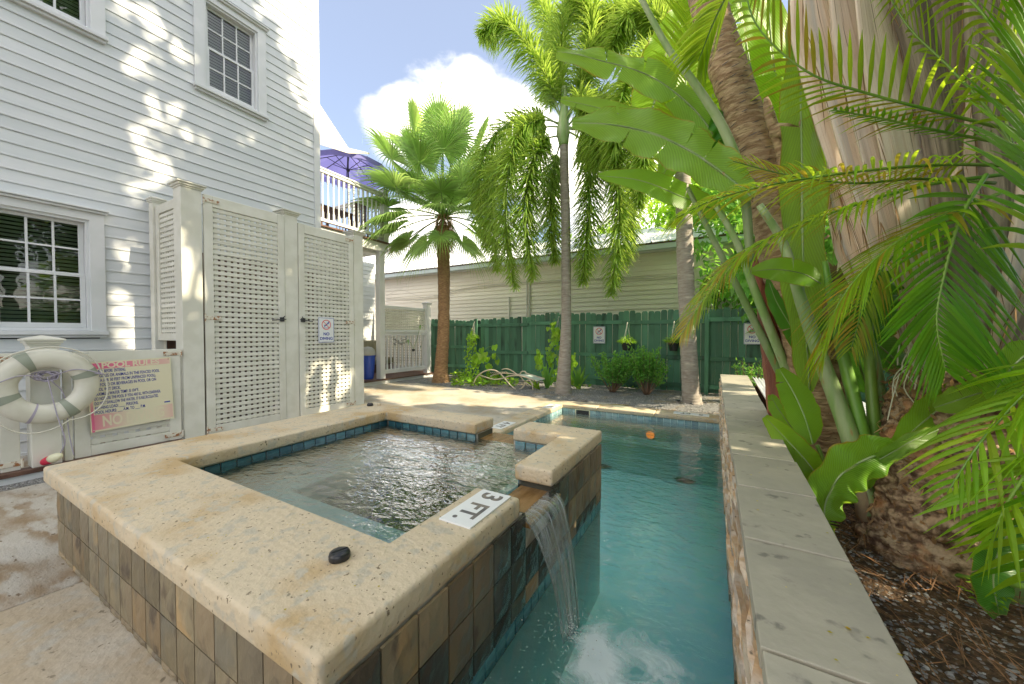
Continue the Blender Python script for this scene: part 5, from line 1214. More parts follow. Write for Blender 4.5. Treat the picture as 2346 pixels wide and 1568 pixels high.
def pinnate_frond(parent, pts, n=60, L_=.45, w_=.03, mat='lf_areca', seed=0, start=.12, droop=.25, fwd=.75, tipmat=None, upv_=V(0, 0, 1), r0=.012, vee=.25, rmat='stalk_dk', side=0):
    rq = random.Random(seed); c_ = curve_pts(pts, 40); b_ = MB(); b2 = MB(); m = len(c_)
    for i in range(n):
        t_ = start + (1 - start) * (i + .5) / n; k = t_ * (m - 1); i0 = min(int(k), m - 2); p = c_[i0].lerp(c_[i0 + 1], k - i0); tn = (c_[i0 + 1] - c_[i0]).normalized()
        sd_ = tn.cross(upv_); sd_ = sd_.normalized() if sd_.length > .05 else tn.orthogonal().normalized(); nn = sd_.cross(tn)
        for sg in ((-1, 1) if side == 0 else (side,)):
            f_ = fwd * (.7 + .8 * t_); dv = (sd_ * sg + tn * f_ + nn * vee + V(0, 0, rq.uniform(-.06, .06))).normalized()
            l_ = L_ * math.sin(math.pi * min(1, .18 + .78 * t_)) ** .6 * rq.uniform(.88, 1.08)
            tgt = b2 if (tipmat and rq.random() < .32) else b_
            tgt.blade(p, p + dv * l_, w_ * rq.uniform(.85, 1.15), up=nn, droop=droop * rq.uniform(.6, 1.4), seg=5, fold=.16)
    f_ = b_.build('frond', mat, parent)
    if b2.v: b2.build('leaflets', tipmat, f_)
    MB().tube(c_, [lerp(r0, .003, i / (m - 1)) for i in range(m)], 6).build('rachis', rmat, f_, smooth=True)
    return f_
def broad(parent, pts, hw, mat, seed=0, fold=.18, wave=.012, face=None, tears=4, name='leaf', w0=.12, pet=None, droopy=.0, asym=1.0, jag=.0):
    """a banana-like blade along a midrib; hw = half width in metres; face = the way its upper side looks"""
    rq = random.Random(seed); m = 46; c_ = curve_pts(pts, m); b_ = MB(); nx = 6; face = Vector(face) if face is not None else -fwv
    tear_at = sorted(rq.uniform(.12, .92) for _ in range(tears)); tside = [rq.choice((-1, 1)) for _ in tear_at]; rows_ = []
    for i in range(m + 1):
        t_ = i / m; p = c_[i]; tn = (c_[min(i + 1, m)] - c_[max(i - 1, 0)]).normalized(); sd_ = tn.cross(face).normalized(); nn = sd_.cross(tn).normalized()
        w_ = hw * (math.sin(math.pi * min(1, (t_ * .93 + .045))) ** .55) * (1 - .25 * t_) * 1.08
        if t_ < .06: w_ *= .35 + t_ / .06 * .65
        row = []
        for sg in (-1, 1):
            half = []
            for j in range(nx + 1):
                s_ = j / nx; ww = w_ * s_ * (asym if sg > 0 else 1) * (1 + jag * rq.uniform(-1, 1) * (j == nx))
                lift = fold * ww * (1 - .5 * s_) - droopy * w_ * s_ ** 2.2 + wave * math.sin(t_ * 30 + sg * 1.5 + seed) * s_ ** 2 + wave * .8 * noise.noise(V(t_ * 6, s_ * 2, seed)) 
                half.append((p + sd_ * sg * ww + nn * lift + tn * (.14 * ww * s_), (.5 + sg * s_ * .5, t_)))
            row.append(half)
        rows_.append(row)
    for si, sg in enumerate((-1, 1)):
        i = 0
        bounds = [0] + sorted(set(int(t_ * m) for t_, ts in zip(tear_at, tside) if ts == sg)) + [m]
        for a, e in zip(bounds[:-1], bounds[1:]):
            if e - a < 1: continue
            vs = []; uvs = []; sag = rq.uniform(-.05, .12) * hw if len(bounds) > 2 else 0
            for i in range(a, e + 1):
                for j in range(nx + 1):
                    p, uv_ = rows_[i][si][j]; sh = V(0, 0, -sag * (j / nx) ** 2)
                    if i == a and a > 0: sh += (c_[min(i + 1, m)] - c_[i]) * (.7 * (j / nx))
                    vs.append(p + sh); uvs.append(uv_)
            fs = [((i * (nx + 1) + j), (i * (nx + 1) + j + 1), ((i + 1) * (nx + 1) + j + 1), ((i + 1) * (nx + 1) + j)) for i in range(e - a) for j in range(nx)]
            b_.add(vs, fs, uvs)
    f_ = b_.build(name, mat, parent, smooth=True)
    rb = MB().tube([c_[i] - (0 * V(0, 0, 1)) for i in range(0, m - 2)], [lerp(.009, .002, i / m) * (hw / .18) for i in range(0, m - 2)], 6); rb.build('midrib', 'stalk', f_, smooth=True)
    return f_
def stalk(parent, pts, r0, r1, mat='stalk', name='stalk'):
    c_ = curve_pts(pts, 20); return MB().tube(c_, [lerp(r0, r1, i / 20) for i in range(21)], 10).build(name, mat, parent, smooth=True)

# --- fan palm at the porch corner
fp = thing('fan_palm', (-6.55, 7.86, 0), 'shaggy fan palm with a rough orange brown trunk beside the porch', 'palm tree')
b_ = MB(); base = pz_ = V(-6.55, 7.86, 0)
trunk(b_, [at(1010, 878, d=10.05) - V(0, 0, .06), at(1011, 840, d=10.05), at(1016, 760, d=10.05), at(1017, 660, d=10.05), at(1016, 580, d=10.05), at(1015, 520, d=10.05)], [.27, .185, .165, .156, .165, .175, .18], 18, 90, .025, 26); b_.build('trunk', 'bark_fan', fp, smooth=True)
CR = at(1018, 505, d=10.05)
b_ = MB(); rq = random.Random(2)
for i in range(900):                                  # brown fibre and old boots under the crown
    a = rq.uniform(0, 6.28); z = rq.uniform(-.75, .15); r = .14 + .12 * math.exp(-((z + .3) / .3) ** 2)
    p = CR + V(math.cos(a) * r, math.sin(a) * r, z); b_.blade(p, p + V(math.cos(a) * rq.uniform(.03, .18), math.sin(a) * rq.uniform(.03, .18), rq.uniform(-.35, .02)), rq.uniform(.006, .03), seg=2)
b_.build('fibre', 'fibre', fp)['kind'] = 'stuff'
def fan_leaf(parent, hub, blade, R_, mat, seed, nseg=44, span=R(300), droop=.35):
    """petiole from hub to blade base; segments radiate in a pleated fan"""
    rq = random.Random(seed); ax_ = (blade - hub).normalized(); side = ax_.cross(V(0, 0, 1)); side = side.normalized() if side.length > .1 else V(1, 0, 0)
    nn = side.cross(ax_).normalized(); b_ = MB()
    ax2 = (ax_ * .95 + V(0, 0, -.18)).normalized()
    for i in range(nseg):
        a = -span / 2 + span * i / (nseg - 1); dv = (ax2 * math.cos(a) + side * math.sin(a) + nn * (.10 + .16 * math.cos(a * .5))).normalized()
        L_ = R_ * (.74 + .26 * math.cos(a * .55)) * rq.uniform(.93, 1.05); pd = (side * math.cos(a) - ax2 * math.sin(a)).normalized(); dn = dv.cross(pd).normalized()
        da = span / (nseg - 1); pts_ = []; vs = []
        for k in range(8):
            t_ = k / 7; w_ = 2 * t_ * L_ * math.tan(da / 2) * 1.0 if t_ < .42 else lerp(2 * .42 * L_ * math.tan(da / 2), .003, ((t_ - .42) / .58) ** .75)
            c_ = blade + dv * (t_ * L_) + V(0, 0, -1) * (droop * L_ * max(0, t_ - .38) ** 1.7 * 1.5 * rq.uniform(.9, 1.1))
            fd = .36 * w_; vs += [c_ - pd * w_ / 2 - dn * fd, c_ + dn * fd, c_ + pd * w_ / 2 - dn * fd]
        b_.add(vs, [(k * 3 + j, k * 3 + j + 1, k * 3 + j + 4, k * 3 + j + 3) for k in range(7) for j in range(2)])
        if rq.random() < .5:
            e = c_; b_.blade(e, e + V(rq.uniform(-.04, .04), rq.uniform(-.04, .04), -rq.uniform(.08, .25)), .004, seg=2)
    f_ = b_.build('fan_leaf', mat, parent)
    MB().tube(curve_pts([hub, hub.lerp(blade, .5) + V(0, 0, .06), blade], 8), [.022, .02, .018, .017, .016, .015, .014, .013, .012], 6).build('petiole', 'stalk_dk' if mat != 'lf_fandry' else 'drywood', f_, smooth=True)
    return f_
FL = [(1005, 285, 9.9, 1.05, 'lf_fan'), (948, 300, 9.7, 1.05, 'lf_fan'), (1040, 320, 9.3, 1.0, 'lf_fan'), (895, 365, 9.6, 1.05, 'lf_fan'), (905, 430, 9.2, 1.0, 'lf_fan'), (960, 372, 9.3, .95, 'lf_fan'),
      (1100, 335, 10.2, 1.0, 'lf_fan'), (1125, 400, 9.8, 1.0, 'lf_fan'), (885, 478, 9.9, .98, 'lf_fan'), (1075, 385, 10.9, 1.0, 'lf_fan'), (980, 320, 10.8, 1.0, 'lf_fan'), (930, 350, 10.8, 1.0, 'lf_fan'), (1050, 290, 10.6, 1.0, 'lf_fan'), (1015, 345, 9.2, .95, 'lf_fan'),
      (905, 530, 9.7, .9, 'lf_fan'), (1010, 440, 9.2, .8, 'lf_fan'), (1095, 490, 9.6, .85, 'lf_fan'), (1060, 420, 9.2, .8, 'lf_fan'), (1095, 540, 10.3, .8, 'lf_fan'), (1050, 470, 10.9, .95, 'lf_fan'), (960, 470, 10.9, .95, 'lf_fan'), (1012, 480, 9.3, .7, 'lf_fan'), (922, 560, 10.3, .5, 'lf_fandry'), (955, 430, 9.5, .8, 'lf_fan'), (978, 560, 9.6, .8, 'lf_fan'), (935, 555, 10.2, .8, 'lf_fan'), (1060, 560, 9.7, .8, 'lf_fan'), (1110, 520, 10.0, .85, 'lf_fan'), (900, 505, 9.5, .9, 'lf_fan'), (1100, 455, 9.4, .9, 'lf_fan'), (1010, 545, 9.3, .6, 'lf_fan')]
rq = random.Random(44)
for i in range(9):
    a = rq.uniform(0, 6.28); q = rq.uniform(.25, 1); FL.append((1015 + math.cos(a) * 108 * q, 425 + math.sin(a) * 112 * q, rq.uniform(9.4, 10.7), rq.uniform(.75, .95), 'lf_fan'))
for i, (u, v, dd, R_, mt_) in enumerate(FL):
    fan_leaf(fp, CR + V(0, 0, .1), at(lerp(1015, u, .98), lerp(505, v, .98) - 2, d=dd), R_ * 1.14, mt_, i, droop=.45 if v < 480 else .75)
b_ = MB(); b_.tube(curve_pts([CR, at(1012, 300, d=9.9), at(1008, 215, d=9.8), at(1012, 188, d=9.8)], 16), [.02] * 10 + [.012] * 7, 6); b_.build('spear', 'stalk_dk', fp)

# --- foxtail palms
def foxtail(name, label, tpts, trad, crown, fronds, dref, shaft=None):
    t_ = thing(name, tpts[0], label, 'palm tree'); b_ = MB(); trunk(b_, tpts, trad, 18, 110, .012, 42); b_.build('trunk', 'bark_grey', t_, smooth=True)
    if shaft: b_ = MB(); trunk(b_, shaft[0], shaft[1], 14, 24); b_.build('crownshaft', 'stalk', t_, smooth=True)
    for i, fr_ in enumerate(fronds): foxtail_frond(t_, P(fr_), seed=i + int(dref * 10))
    return t_
foxtail('foxtail_palm', 'slim grey foxtail palm with hanging bottlebrush fronds in the middle of the photo', P([(1290, 905), (1292, 860), (1297, 750), (1297, 640), (1296, 500), (1293, 400), (1292, 320)], 8.1), [.19, .15, .112, .104, .10, .096, .092], None,
    [[(1290, 285, 8.1), (1240, 276, 8.0), (1190, 305, 7.9), (1165, 400, 7.8), (1160, 530, 7.8), (1180, 660, 7.8)], [(1285, 310, 8.1), (1245, 325, 7.9), (1215, 395, 7.6), (1205, 500, 7.5), (1222, 640, 7.5)],
     [(1300, 300, 8.1), (1338, 330, 8.0), (1352, 420, 8.0), (1345, 530, 8.0), (1335, 648, 8.0)], [(1300, 295, 8.1), (1370, 310, 7.9), (1412, 400, 7.7), (1418, 520, 7.6), (1400, 676, 7.6)],
     [(1290, 290, 8.1), (1262, 200, 8.0), (1212, 110, 7.9), (1150, 50, 7.8), (1100, 82, 7.8)], [(1292, 290, 8.2), (1283, 180, 8.3), (1292, 60, 8.3), (1335, -50, 8.3)],
     [(1296, 290, 8.1), (1330, 200, 8.1), (1385, 90, 8.0), (1445, 10, 8.0)], [(1290, 290, 8.2), (1215, 262, 8.6), (1125, 320, 8.8), (1098, 430, 8.8), (1115, 570, 8.8)],
     [(1300, 290, 8.3), (1360, 225, 8.5), (1430, 235, 8.6), (1470, 330, 8.6), (1470, 420, 8.6)], [(1285, 320, 8.3), (1262, 430, 8.6), (1272, 600, 8.7)], [(1292, 285, 8.2), (1250, 190, 8.6), (1262, 60, 8.9), (1220, -30, 9)],
     [(1296, 280, 8.1), (1350, 120, 7.9), (1350, 20, 7.9), (1300, -20, 7.9)], [(1292, 280, 8.1), (1330, 230, 7.7), (1360, 280, 7.4), (1372, 380, 7.3)], [(1288, 290, 8.2), (1230, 300, 8.4), (1140, 380, 8.4), (1128, 500, 8.4), (1140, 620, 8.4)], [(1300, 290, 8.3), (1400, 330, 8.4), (1440, 450, 8.4), (1436, 600, 8.4)]], 8.1,
    shaft=(P([(1292, 335, 8.1), (1290, 305, 8.1), (1292, 260, 8.1), (1293, 200, 8.15)]), [.098, .15, .10, .06]))
foxtail('foxtail_palm', 'stouter grey foxtail palm in front of the fence, partly behind the yellow green fronds', P([(1586, 930), (1582, 880), (1576, 760), (1570, 600), (1566, 450), (1560, 300), (1556, 190)], 7.0), [.185, .155, .14, .15, .14, .12, .10], None,
    [[(1556, 180, 7.0), (1500, 120, 7.0), (1440, 180, 6.9), (1410, 300, 6.9), (1415, 390, 6.9)], [(1556, 180, 7.1), (1520, 60, 7.2), (1450, 30, 7.3), (1400, 110, 7.4)], [(1560, 180, 7.0), (1620, 120, 7.1), (1680, 200, 7.2), (1700, 330, 7.2)],
     [(1556, 180, 7.0), (1530, 220, 6.7), (1480, 330, 6.6), (1465, 470, 6.6)], [(1560, 170, 7.1), (1590, 20, 7.3), (1650, -60, 7.4)], [(1556, 170, 7.1), (1550, 20, 7.3), (1500, -60, 7.4)], [(1556, 180, 7.2), (1480, 60, 7.8), (1400, 20, 8.0), (1340, 90, 8.1)]], 7.0,
    shaft=(P([(1556, 200, 7.0), (1555, 160, 7.0), (1553, 100, 7.05), (1552, 40, 7.1)]), [.11, .13, .09, .05]))
st = MB(); rq = random.Random(1); c0 = at(1584, 928, d=7.0)
for i in range(9):
    a = rq.uniform(0, 6.28); p = V(c0.x + math.cos(a) * rq.uniform(.19, .28), c0.y + math.sin(a) * rq.uniform(.18, .25), .02)
    t_ = thing('dark_pebble', p, 'small dark pebble at the foot of the stout grey palm', 'pebble', 'dark pebbles round the stout palm'); r = rq.uniform(.018, .04); MB().lathe([(r * .6, 0), (r, r * .4), (r * .7, r * .9), (.001, r)], p, 8).build('pebble', 'darkstone', t_, smooth=True)

# --- gaps cut through the shade trees' leaves to land sun patches on chosen spots
GAPS = []
for lst, kw in (([(300, 290, .11), (325, 350, .12), (343, 378, .07), (400, 400, .08), (372, 425, .06), (440, 330, .07), (565, 290, .08), (560, 335, .05), (390, 75, .10), (360, 35, .07), (440, 110, .07), (300, 30, .06), (340, 130, .06), (475, 240, .05), (490, 285, .05), (420, 280, .05), (600, 110, .06), (500, 60, .05),
        (690, 60, .20), (680, 115, .17), (715, 150, .17), (650, 30, .12), (725, 250, .14), (722, 60, .2), (668, 205, .06), (655, 170, .05), (725, 205, .1), (725, 15, .25), (640, 90, .06), (700, 330, .05), (690, 400, .04), (620, 450, .04),
        (310, 530, .06), (300, 570, .09), (290, 610, .11), (275, 640, .11), (300, 645, .09), (292, 690, .12), (262, 695, .09), (290, 740, .12), (242, 690, .06), (300, 800, .09), (270, 790, .07), (222, 800, .05), (215, 590, .04), (100, 690, .05), (20, 610, .05), (60, 250, .05), (110, 120, .05)], dict(x=-6.55)),
    ([(440, 440, .09), (450, 480, .06), (445, 560, .07), (440, 605, .06), (447, 640, .08), (435, 700, .05), (440, 740, .05), (480, 472, .09), (503, 480, .06), (475, 600, .09), (480, 640, .10), (485, 680, .07), (512, 560, .04), (545, 500, .05), (530, 600, .04), (620, 940, .06), (630, 910, .06), (640, 880, .06), (648, 850, .05), (700, 940, .07), (703, 910, .07), (706, 880, .06), (400, 830, .05), (820, 860, .04)], dict(x=-5.40)),
    ([(930, 905, .22), (960, 900, .25), (1000, 905, .28), (1040, 905, .28), (1080, 915, .2), (1110, 918, .2), (985, 920, .15), (1030, 925, .12), (900, 900, .15), (1285, 935, .12), (870, 915, .08)], dict(z=0)),
    ([(1560, 60, .3, 3.6), (1520, 200, .25, 3.6), (1700, 150, .32, 3.4), (1760, 60, .3, 3.4), (1620, 40, .3, 3.7), (1850, 180, .2, 3.0), (1490, 175, .2, 3.1), (1400, 140, .15, 3.1), (1780, 430, .16, 1.9), (1660, 590, .2, 1.95), (1600, 690, .15, 2.0), (1960, 300, .13, 2.4), (1900, 120, .12, 2.5), (1810, 930, .15, 2.4), (1740, 300, .14, 2.9), (2230, 1100, .16, 1.25), (2100, 1130, .14, 1.9), (1880, 1200, .12, 1.86), (1860, 620, .15, 2.3), (1900, 1330, .10, 1.9)], None)):
    for g_ in lst: GAPS.append(((at(g_[0], g_[1], d=g_[3]) if kw is None else at(g_[0], g_[1], **kw)), g_[2]))
rq = random.Random(55)
for i in range(34): GAPS.append((at(rq.uniform(270, 470), rq.uniform(0, 470), x=-6.55), rq.uniform(.015, .05)))
for i in range(16): GAPS.append((at(rq.uniform(480, 725), rq.uniform(20, 450), x=-6.55), rq.uniform(.015, .04)))
for i in range(12): GAPS.append((at(rq.uniform(30, 260), rq.uniform(150, 760), x=-6.55), rq.uniform(.01, .03)))
def in_gap(p):
    for q, r in GAPS:
        w_ = p - q; k = w_.dot(SUNV)
        if k > 0 and (w_ - SUNV * k).length < r * 1.15 + .06: return True
    return False
# --- leaf scatter helpers
def leaf_quad(b_, p, dv, L_, w_, nn, fold=.2):
    sd_ = dv.cross(nn); sd_ = sd_.normalized() if sd_.length > .01 else dv.orthogonal().normalized(); n2 = sd_.cross(dv).normalized()
    a = p; m_ = p + dv * L_ * .45; e = p + dv * L_ - n2 * L_ * .12
    b_.add([a, m_ - sd_ * w_ * .5 + n2 * w_ * fold, m_, m_ + sd_ * w_ * .5 + n2 * w_ * fold, e], [(0, 1, 2), (0, 2, 3), (1, 4, 2), (2, 4, 3)])
def rvec(rq): 
    while True:
        v_ = V(rq.uniform(-1, 1), rq.uniform(-1, 1), rq.uniform(-1, 1))
        if .05 < v_.length < 1: return v_.normalized()
def leafy_tree(name, label, x, y, h, cr, cz, n, mat='lf_tree', L_=.22, seed=0, rz=1.0, clumps=40, trunk_r=.16, ry=None, gaps=False):
    t_ = thing(name, (x, y, 0), label, 'tree'); rq = random.Random(seed); ry = ry or cr
    b_ = MB(); trunk(b_, [V(x, y, -.05), V(x + .1, y, h * .3), V(x - .05, y + .1, cz)], [trunk_r, trunk_r * .8, trunk_r * .6], 10, 12)
    cl = []
    for i in range(clumps):
        d_ = rvec(rq) * rq.uniform(.45, 1) ** .6; c_ = V(x + d_.x * cr, y + d_.y * ry, cz + d_.z * cr * rz); cl.append((c_, cr * rq.uniform(.14, .30)))
        if i % 2 == 0: b_.tube(curve_pts([V(x, y, cz * .62), V(x, y, cz * .62).lerp(c_, .5) + V(0, 0, .2), c_], 6), [.06, .055, .045, .035, .028, .02, .01], 5)
    b_.build('trunk', 'twig', t_, smooth=True); lb = MB()
    for i in range(n):
        c_, r_ = rq.choice(cl); p = c_ + rvec(rq) * r_ * rq.random() ** .4
        if gaps and in_gap(p): continue
        dv = (rvec(rq) + (p - c_).normalized() * .6 + V(0, 0, -.15)).normalized(); leaf_quad(lb, p, dv, L_ * rq.uniform(.7, 1.2), L_ * .5, V(0, 0, 1))
    lb.build('crown', mat, t_); return t_
def dirpos(u, D): r = ray(u, 766); r = V(r.x, r.y, 0).normalized(); return r * D
# trees beyond the long roof
for i, (u, D, cz, cr, mt_, lab, n) in enumerate([(1545, 17, 5.2, 2.6, 'lf_lime', 'bright lime green tree standing beyond the right part of the metal roof', 5200), (1640, 14.5, 4.6, 2.4, 'lf_lime', 'sunlit lime green tree beyond the roof, right behind the stout palm', 5200), (1380, 20, 5.0, 2.6, 'lf_lime', 'yellow green tree beyond the roof between the two foxtail palms', 4200),
        (1200, 22, 5.2, 2.6, 'lf_tree', 'green tree top beyond the roof left of the slim foxtail palm', 3800), (1760, 13.5, 6.0, 3.0, 'lf_tree', 'tall leafy tree behind the leaning ringed trunk', 5200), (1900, 10, 3.5, 2.6, 'lf_shrub', 'dense dark shrub tree behind the palms on the right', 5200)]):
    p = dirpos(u, D); leafy_tree('leafy_tree', lab, p.x, p.y, cz, cr, cz, n, mt_, .26, i + 30, .8)
# shade trees added mostly out of view, crowns shaped to dapple the house
leafy_tree('shade_tree', 'broad leafed shade tree added right of the yard, mostly out of view, to dapple the house', 4.9, 1.5, 9, 3.9, 6.3, 26000, 'lf_tree', .34, 77, .95, 95, .28, 4.7, gaps=True)
leafy_tree('shade_tree', 'second taller shade tree added out of view to shade the upper house wall', 6.6, 2.4, 12, 4.2, 11.2, 27000, 'lf_tree', .36, 78, .82, 85, .28, 4.5, gaps=True)

# --- shrubs, vines, baskets on the fence
def shrub(x, y, h, r, n, label, seed, mat='lf_shrub'):
    t_ = thing('shrub', (x, y, 0), label, 'shrub'); rq = random.Random(seed); sb = MB(); lb = MB()
    for i in range(26):
        a = rq.uniform(0, 6.28); rr_ = r * rq.uniform(.3, 1); e = V(x + math.cos(a) * rr_, y + math.sin(a) * rr_ * .6, h * rq.uniform(.62, 1) * (1 - .12 * rr_ / r)); m_ = V(x, y, 0).lerp(e, .5) + V(math.cos(a), math.sin(a), 0) * rr_ * .12
        c_ = curve_pts([V(x + math.cos(a) * .03, y + math.sin(a) * .03, 0), m_, e], 8); sb.tube(c_, [.010, .009, .008, .007, .006, .005, .004, .003, .002], 5)
        for j in range(n // 26):
            k = rq.uniform(3.2, 8); i0 = min(int(k), 7); p = c_[i0].lerp(c_[i0 + 1], k - i0) + rvec(rq) * .055; leaf_quad(lb, p, (rvec(rq) + V(0, 0, .5)).normalized(), rq.uniform(.06, .10), .032, rvec(rq))
    sb.build('stems', 'twig', t_, smooth=True); lb.build('foliage', mat, t_)
p = at(1395, 905, z=0); shrub(p.x, 8.3, 1.02, .50, 1900, 'rounded shrub with bare tan stems below, the left one of the pair', 1)
p = at(1482, 906, z=0); shrub(p.x, 8.3, 1.14, .46, 2100, 'taller loose green shrub beside the stout palm, the right one of the pair', 2)
p = at(1722, 862, y=8.3); shrub(p.x, 8.2, .95, .34, 500, 'thin small shrub by the fence beyond the stone wall end', 3)
def heart(b_, p, dv, nn, s_):
    sd_ = dv.cross(nn).normalized(); n2 = sd_.cross(dv).normalized(); pr = [(0, 0), (.32, -.12), (.5, .15), (.42, .5), (0, 1.05), (-.42, .5), (-.5, .15), (-.32, -.12)]
    vs = [p + sd_ * a * s_ + dv * c_ * s_ + n2 * (.14 * abs(a) * s_) for a, c_ in pr] + [p + dv * .35 * s_]; b_.add(vs, [(8, k, (k + 1) % 8) for k in range(8)])
def vine(label, strands, size, n, seed, mat='lf_vine'):
    c0 = P(strands[0])[0]; t_ = thing('climbing_vine', (c0.x, c0.y, 0), label, 'vine'); rq = random.Random(seed); sb = MB(); lb = MB()
    for s_ in strands:
        c_ = curve_pts(P(s_), 24); sb.tube(c_, .006, 5)
        for j in range(n // len(strands)):
            k = rq.uniform(0, 24); i0 = min(int(k), 23); p = c_[i0].lerp(c_[i0 + 1], k - i0) + V(rq.gauss(0, .05), rq.uniform(-.08, .0), rq.gauss(0, .04)); heart(lb, p, (V(rq.uniform(-.6, .6), -.35, -1)).normalized(), V(rq.uniform(-.4, .4), -1, .4), size * rq.uniform(.6, 1.15))
    sb.build('stem', 'stalk_dk', t_); lb.build('leaves', mat, t_)
vine('dense trailing vine hanging from the left basket down the fence', [[(1078, 775, 9.8), (1072, 830, 9.8), (1082, 885, 9.7)], [(1090, 770, 9.8), (1092, 830, 9.8), (1100, 885, 9.7)], [(1083, 760, 9.8), (1084, 820, 9.75), (1075, 880, 9.7)]], .055, 330, 1)
vine('vine with big heart shaped leaves reaching over the green fence, beside the left basket', [[(1095, 825, 9.7), (1112, 800, 9.7), (1138, 790, 9.7)], [(1100, 800, 9.7), (1105, 830, 9.7), (1125, 840, 9.7)], [(1110, 820, 9.7), (1135, 815, 9.7), (1143, 822, 9.7)]], .17, 26, 2)
vine('tall leafy vine climbing above the fence left of the slim foxtail palm', [[(1268, 870, 9.1), (1262, 800, 9.1), (1270, 730, 9.1)], [(1262, 880, 9.0), (1240, 830, 9.0), (1238, 805, 9.0)], [(1280, 870, 9.1), (1275, 790, 9.1), (1275, 760, 9.1)], [(1310, 870, 9.0), (1314, 830, 9.0), (1312, 812, 9.0)]], .10, 200, 3)
vine('low creeping vine growing along the white porch riser', [[(945, 893, 9.6), (985, 885, 10.0), (1040, 872, 10.4)]], .09, 46, 4)
def ground_cover(label, u0, u1, v0, v1, n, s_, seed):
    rq = random.Random(seed); lb = MB()
    for i in range(n):
        u, v = rq.uniform(u0, u1), rq.uniform(v0, v1); p = at(u, v, z=.02); p.z = rq.uniform(.02, .22) * (1 - (v - v0) / (v1 - v0) * .6); heart(lb, p, V(rq.uniform(-1, 1), rq.uniform(-1, .3), .3).normalized(), V(rq.uniform(-.3, .3), -.5, 1), s_ * rq.uniform(.5, 1.2))
    tag(lb.build('ground_cover', 'lf_vine'), label, 'ground cover', kind='stuff')
ground_cover('bright green ground cover around the lounger and fan palm', 1035, 1185, 862, 886, 420, .10, 5); ground_cover('small green ground cover at the foot of the fence by the shrubs', 1300, 1500, 872, 892, 110, .08, 6)
def strap_plant(u, d_, label, seed, n=12, h=.75, mat='lf_shrub', spread=.35):
    c0 = at(u, 885, d=d_); t_ = thing('strap_leaf_plant', (c0.x, c0.y, 0), label, 'plant'); rq = random.Random(seed)
    for i in range(n):
        a = rq.uniform(0, 6.28); e = V(c0.x + math.cos(a) * spread * rq.random(), c0.y - abs(math.sin(a)) * spread * .6, h * rq.uniform(.6, 1)); b_ = MB(); b_.blade(V(c0.x + rq.uniform(-.05, .05), c0.y, 0), e, .055, up=V(0, -1, .1), droop=.10, seg=6, fold=.1); b_.build('leaf', mat, t_)
strap_plant(1255, 8.9, 'upright strap leaved plant left of the slim foxtail palm', 1); strap_plant(1325, 8.9, 'upright strap leaved plant right of the slim foxtail palm', 2); strap_plant(1235, 8.7, 'low arching strap leaved plant beside the lounger', 3, 8, .35, 'lf_vine', .5)
def basket(u, v, y, label, seed, plant=True, r=.115):
    c0 = at(u, v, y=y); t_ = thing('hanging_pot', c0, label, 'hanging pot'); rq = random.Random(seed)
    MB().lathe([(r * .72, -.18), (r * .98, -.02), (r * 1.06, -.02), (r * 1.06, .0), (r * .9, .0)], c0, 18).build('pot', 'black', t_, smooth=False)
    tp = c0 + V(0, .06, .44); b_ = MB()
    for a in (0, 2.1, 4.2): b_.tube([c0 + V(math.cos(a) * r, math.sin(a) * r, -.01), tp], .0035, 4)
    b_.tube([tp, tp + V(0, .04, .05), tp + V(0, FY - .04 - tp.y, .03)], .006, 5); b_.build('hanger', 'pipe', t_)
    if plant:
        lb = MB()
        for i in range(190):
            a = rq.uniform(0, 6.28); q = rq.random() ** .5; p = c0 + V(math.cos(a) * r * q * 1.5, math.sin(a) * r * q * 1.5, rq.uniform(0, .16) * (1.2 - q)); dv = V(math.cos(a) * (q + .3), math.sin(a) * (q + .3), rq.uniform(-.2, 1.1)).normalized(); lb.blade(p, p + dv * rq.uniform(.06, .13), .024, droop=.3, seg=2, fold=.15)
        lb.build('foliage', 'lf_vine', t_)
basket(1435, 786, 8.95, 'black hanging pot of bright leaves in the middle of the fence, right of the sign', 1); basket(1543, 786, 8.95, 'black hanging pot partly behind the yellow green frond beside the stout palm', 2)
basket(1083, 775, 8.95, 'small dark hanging pot among the trailing vine on the left', 3, True, .09); basket(1277, 768, 8.95, 'small dark hanging pot half hidden by the slim foxtail trunk', 4, True, .09)
# orchid and driftwood on the porch screen
c0 = at(947, 800, x=PX - .08); t = thing('orchid_pot', c0, 'small potted orchid with long canes on the porch screen', 'plant'); MB().lathe([(.035, -.07), (.045, .0), (.03, 0)], c0, 12).build('pot', 'darkstone', t)
b_ = MB(); lb = MB()
for (u, v) in ((963, 745), (935, 778)):
    e = at(u, v, x=PX - .02); b_.tube([c0, c0.lerp(e, .5) + V(.03, 0, 0), e], .006, 5)
    for k in range(7): a = k * .9; lb.blade(e, e + V(.05, math.cos(a) * .13, -.02 - abs(math.sin(a)) * .12), .02, seg=3, droop=.3)
b_.build('cane', 'stalk', t); lb.build('leaves', 'lf_shrub', t)
c0 = at(912, 782, x=PX - .10); t = thing('driftwood_fish', c0, 'wall ornament of pale driftwood pieces hung on the porch screen', 'wall ornament'); rq = random.Random(6)
for i in range(46):
    q = V(0, rq.gauss(0, .17), rq.gauss(0, .055)); a = rq.uniform(-.5, .5); L_ = rq.uniform(.05, .13); MB().tube([c0 + q, c0 + q + V(.01, math.cos(a) * L_ * .5, math.sin(a) * L_ * .5), c0 + q + V(0, math.cos(a) * L_, math.sin(a) * L_)], [.006, .014, .004], 6).build('driftwood', 'stonegrey', t, smooth=True)

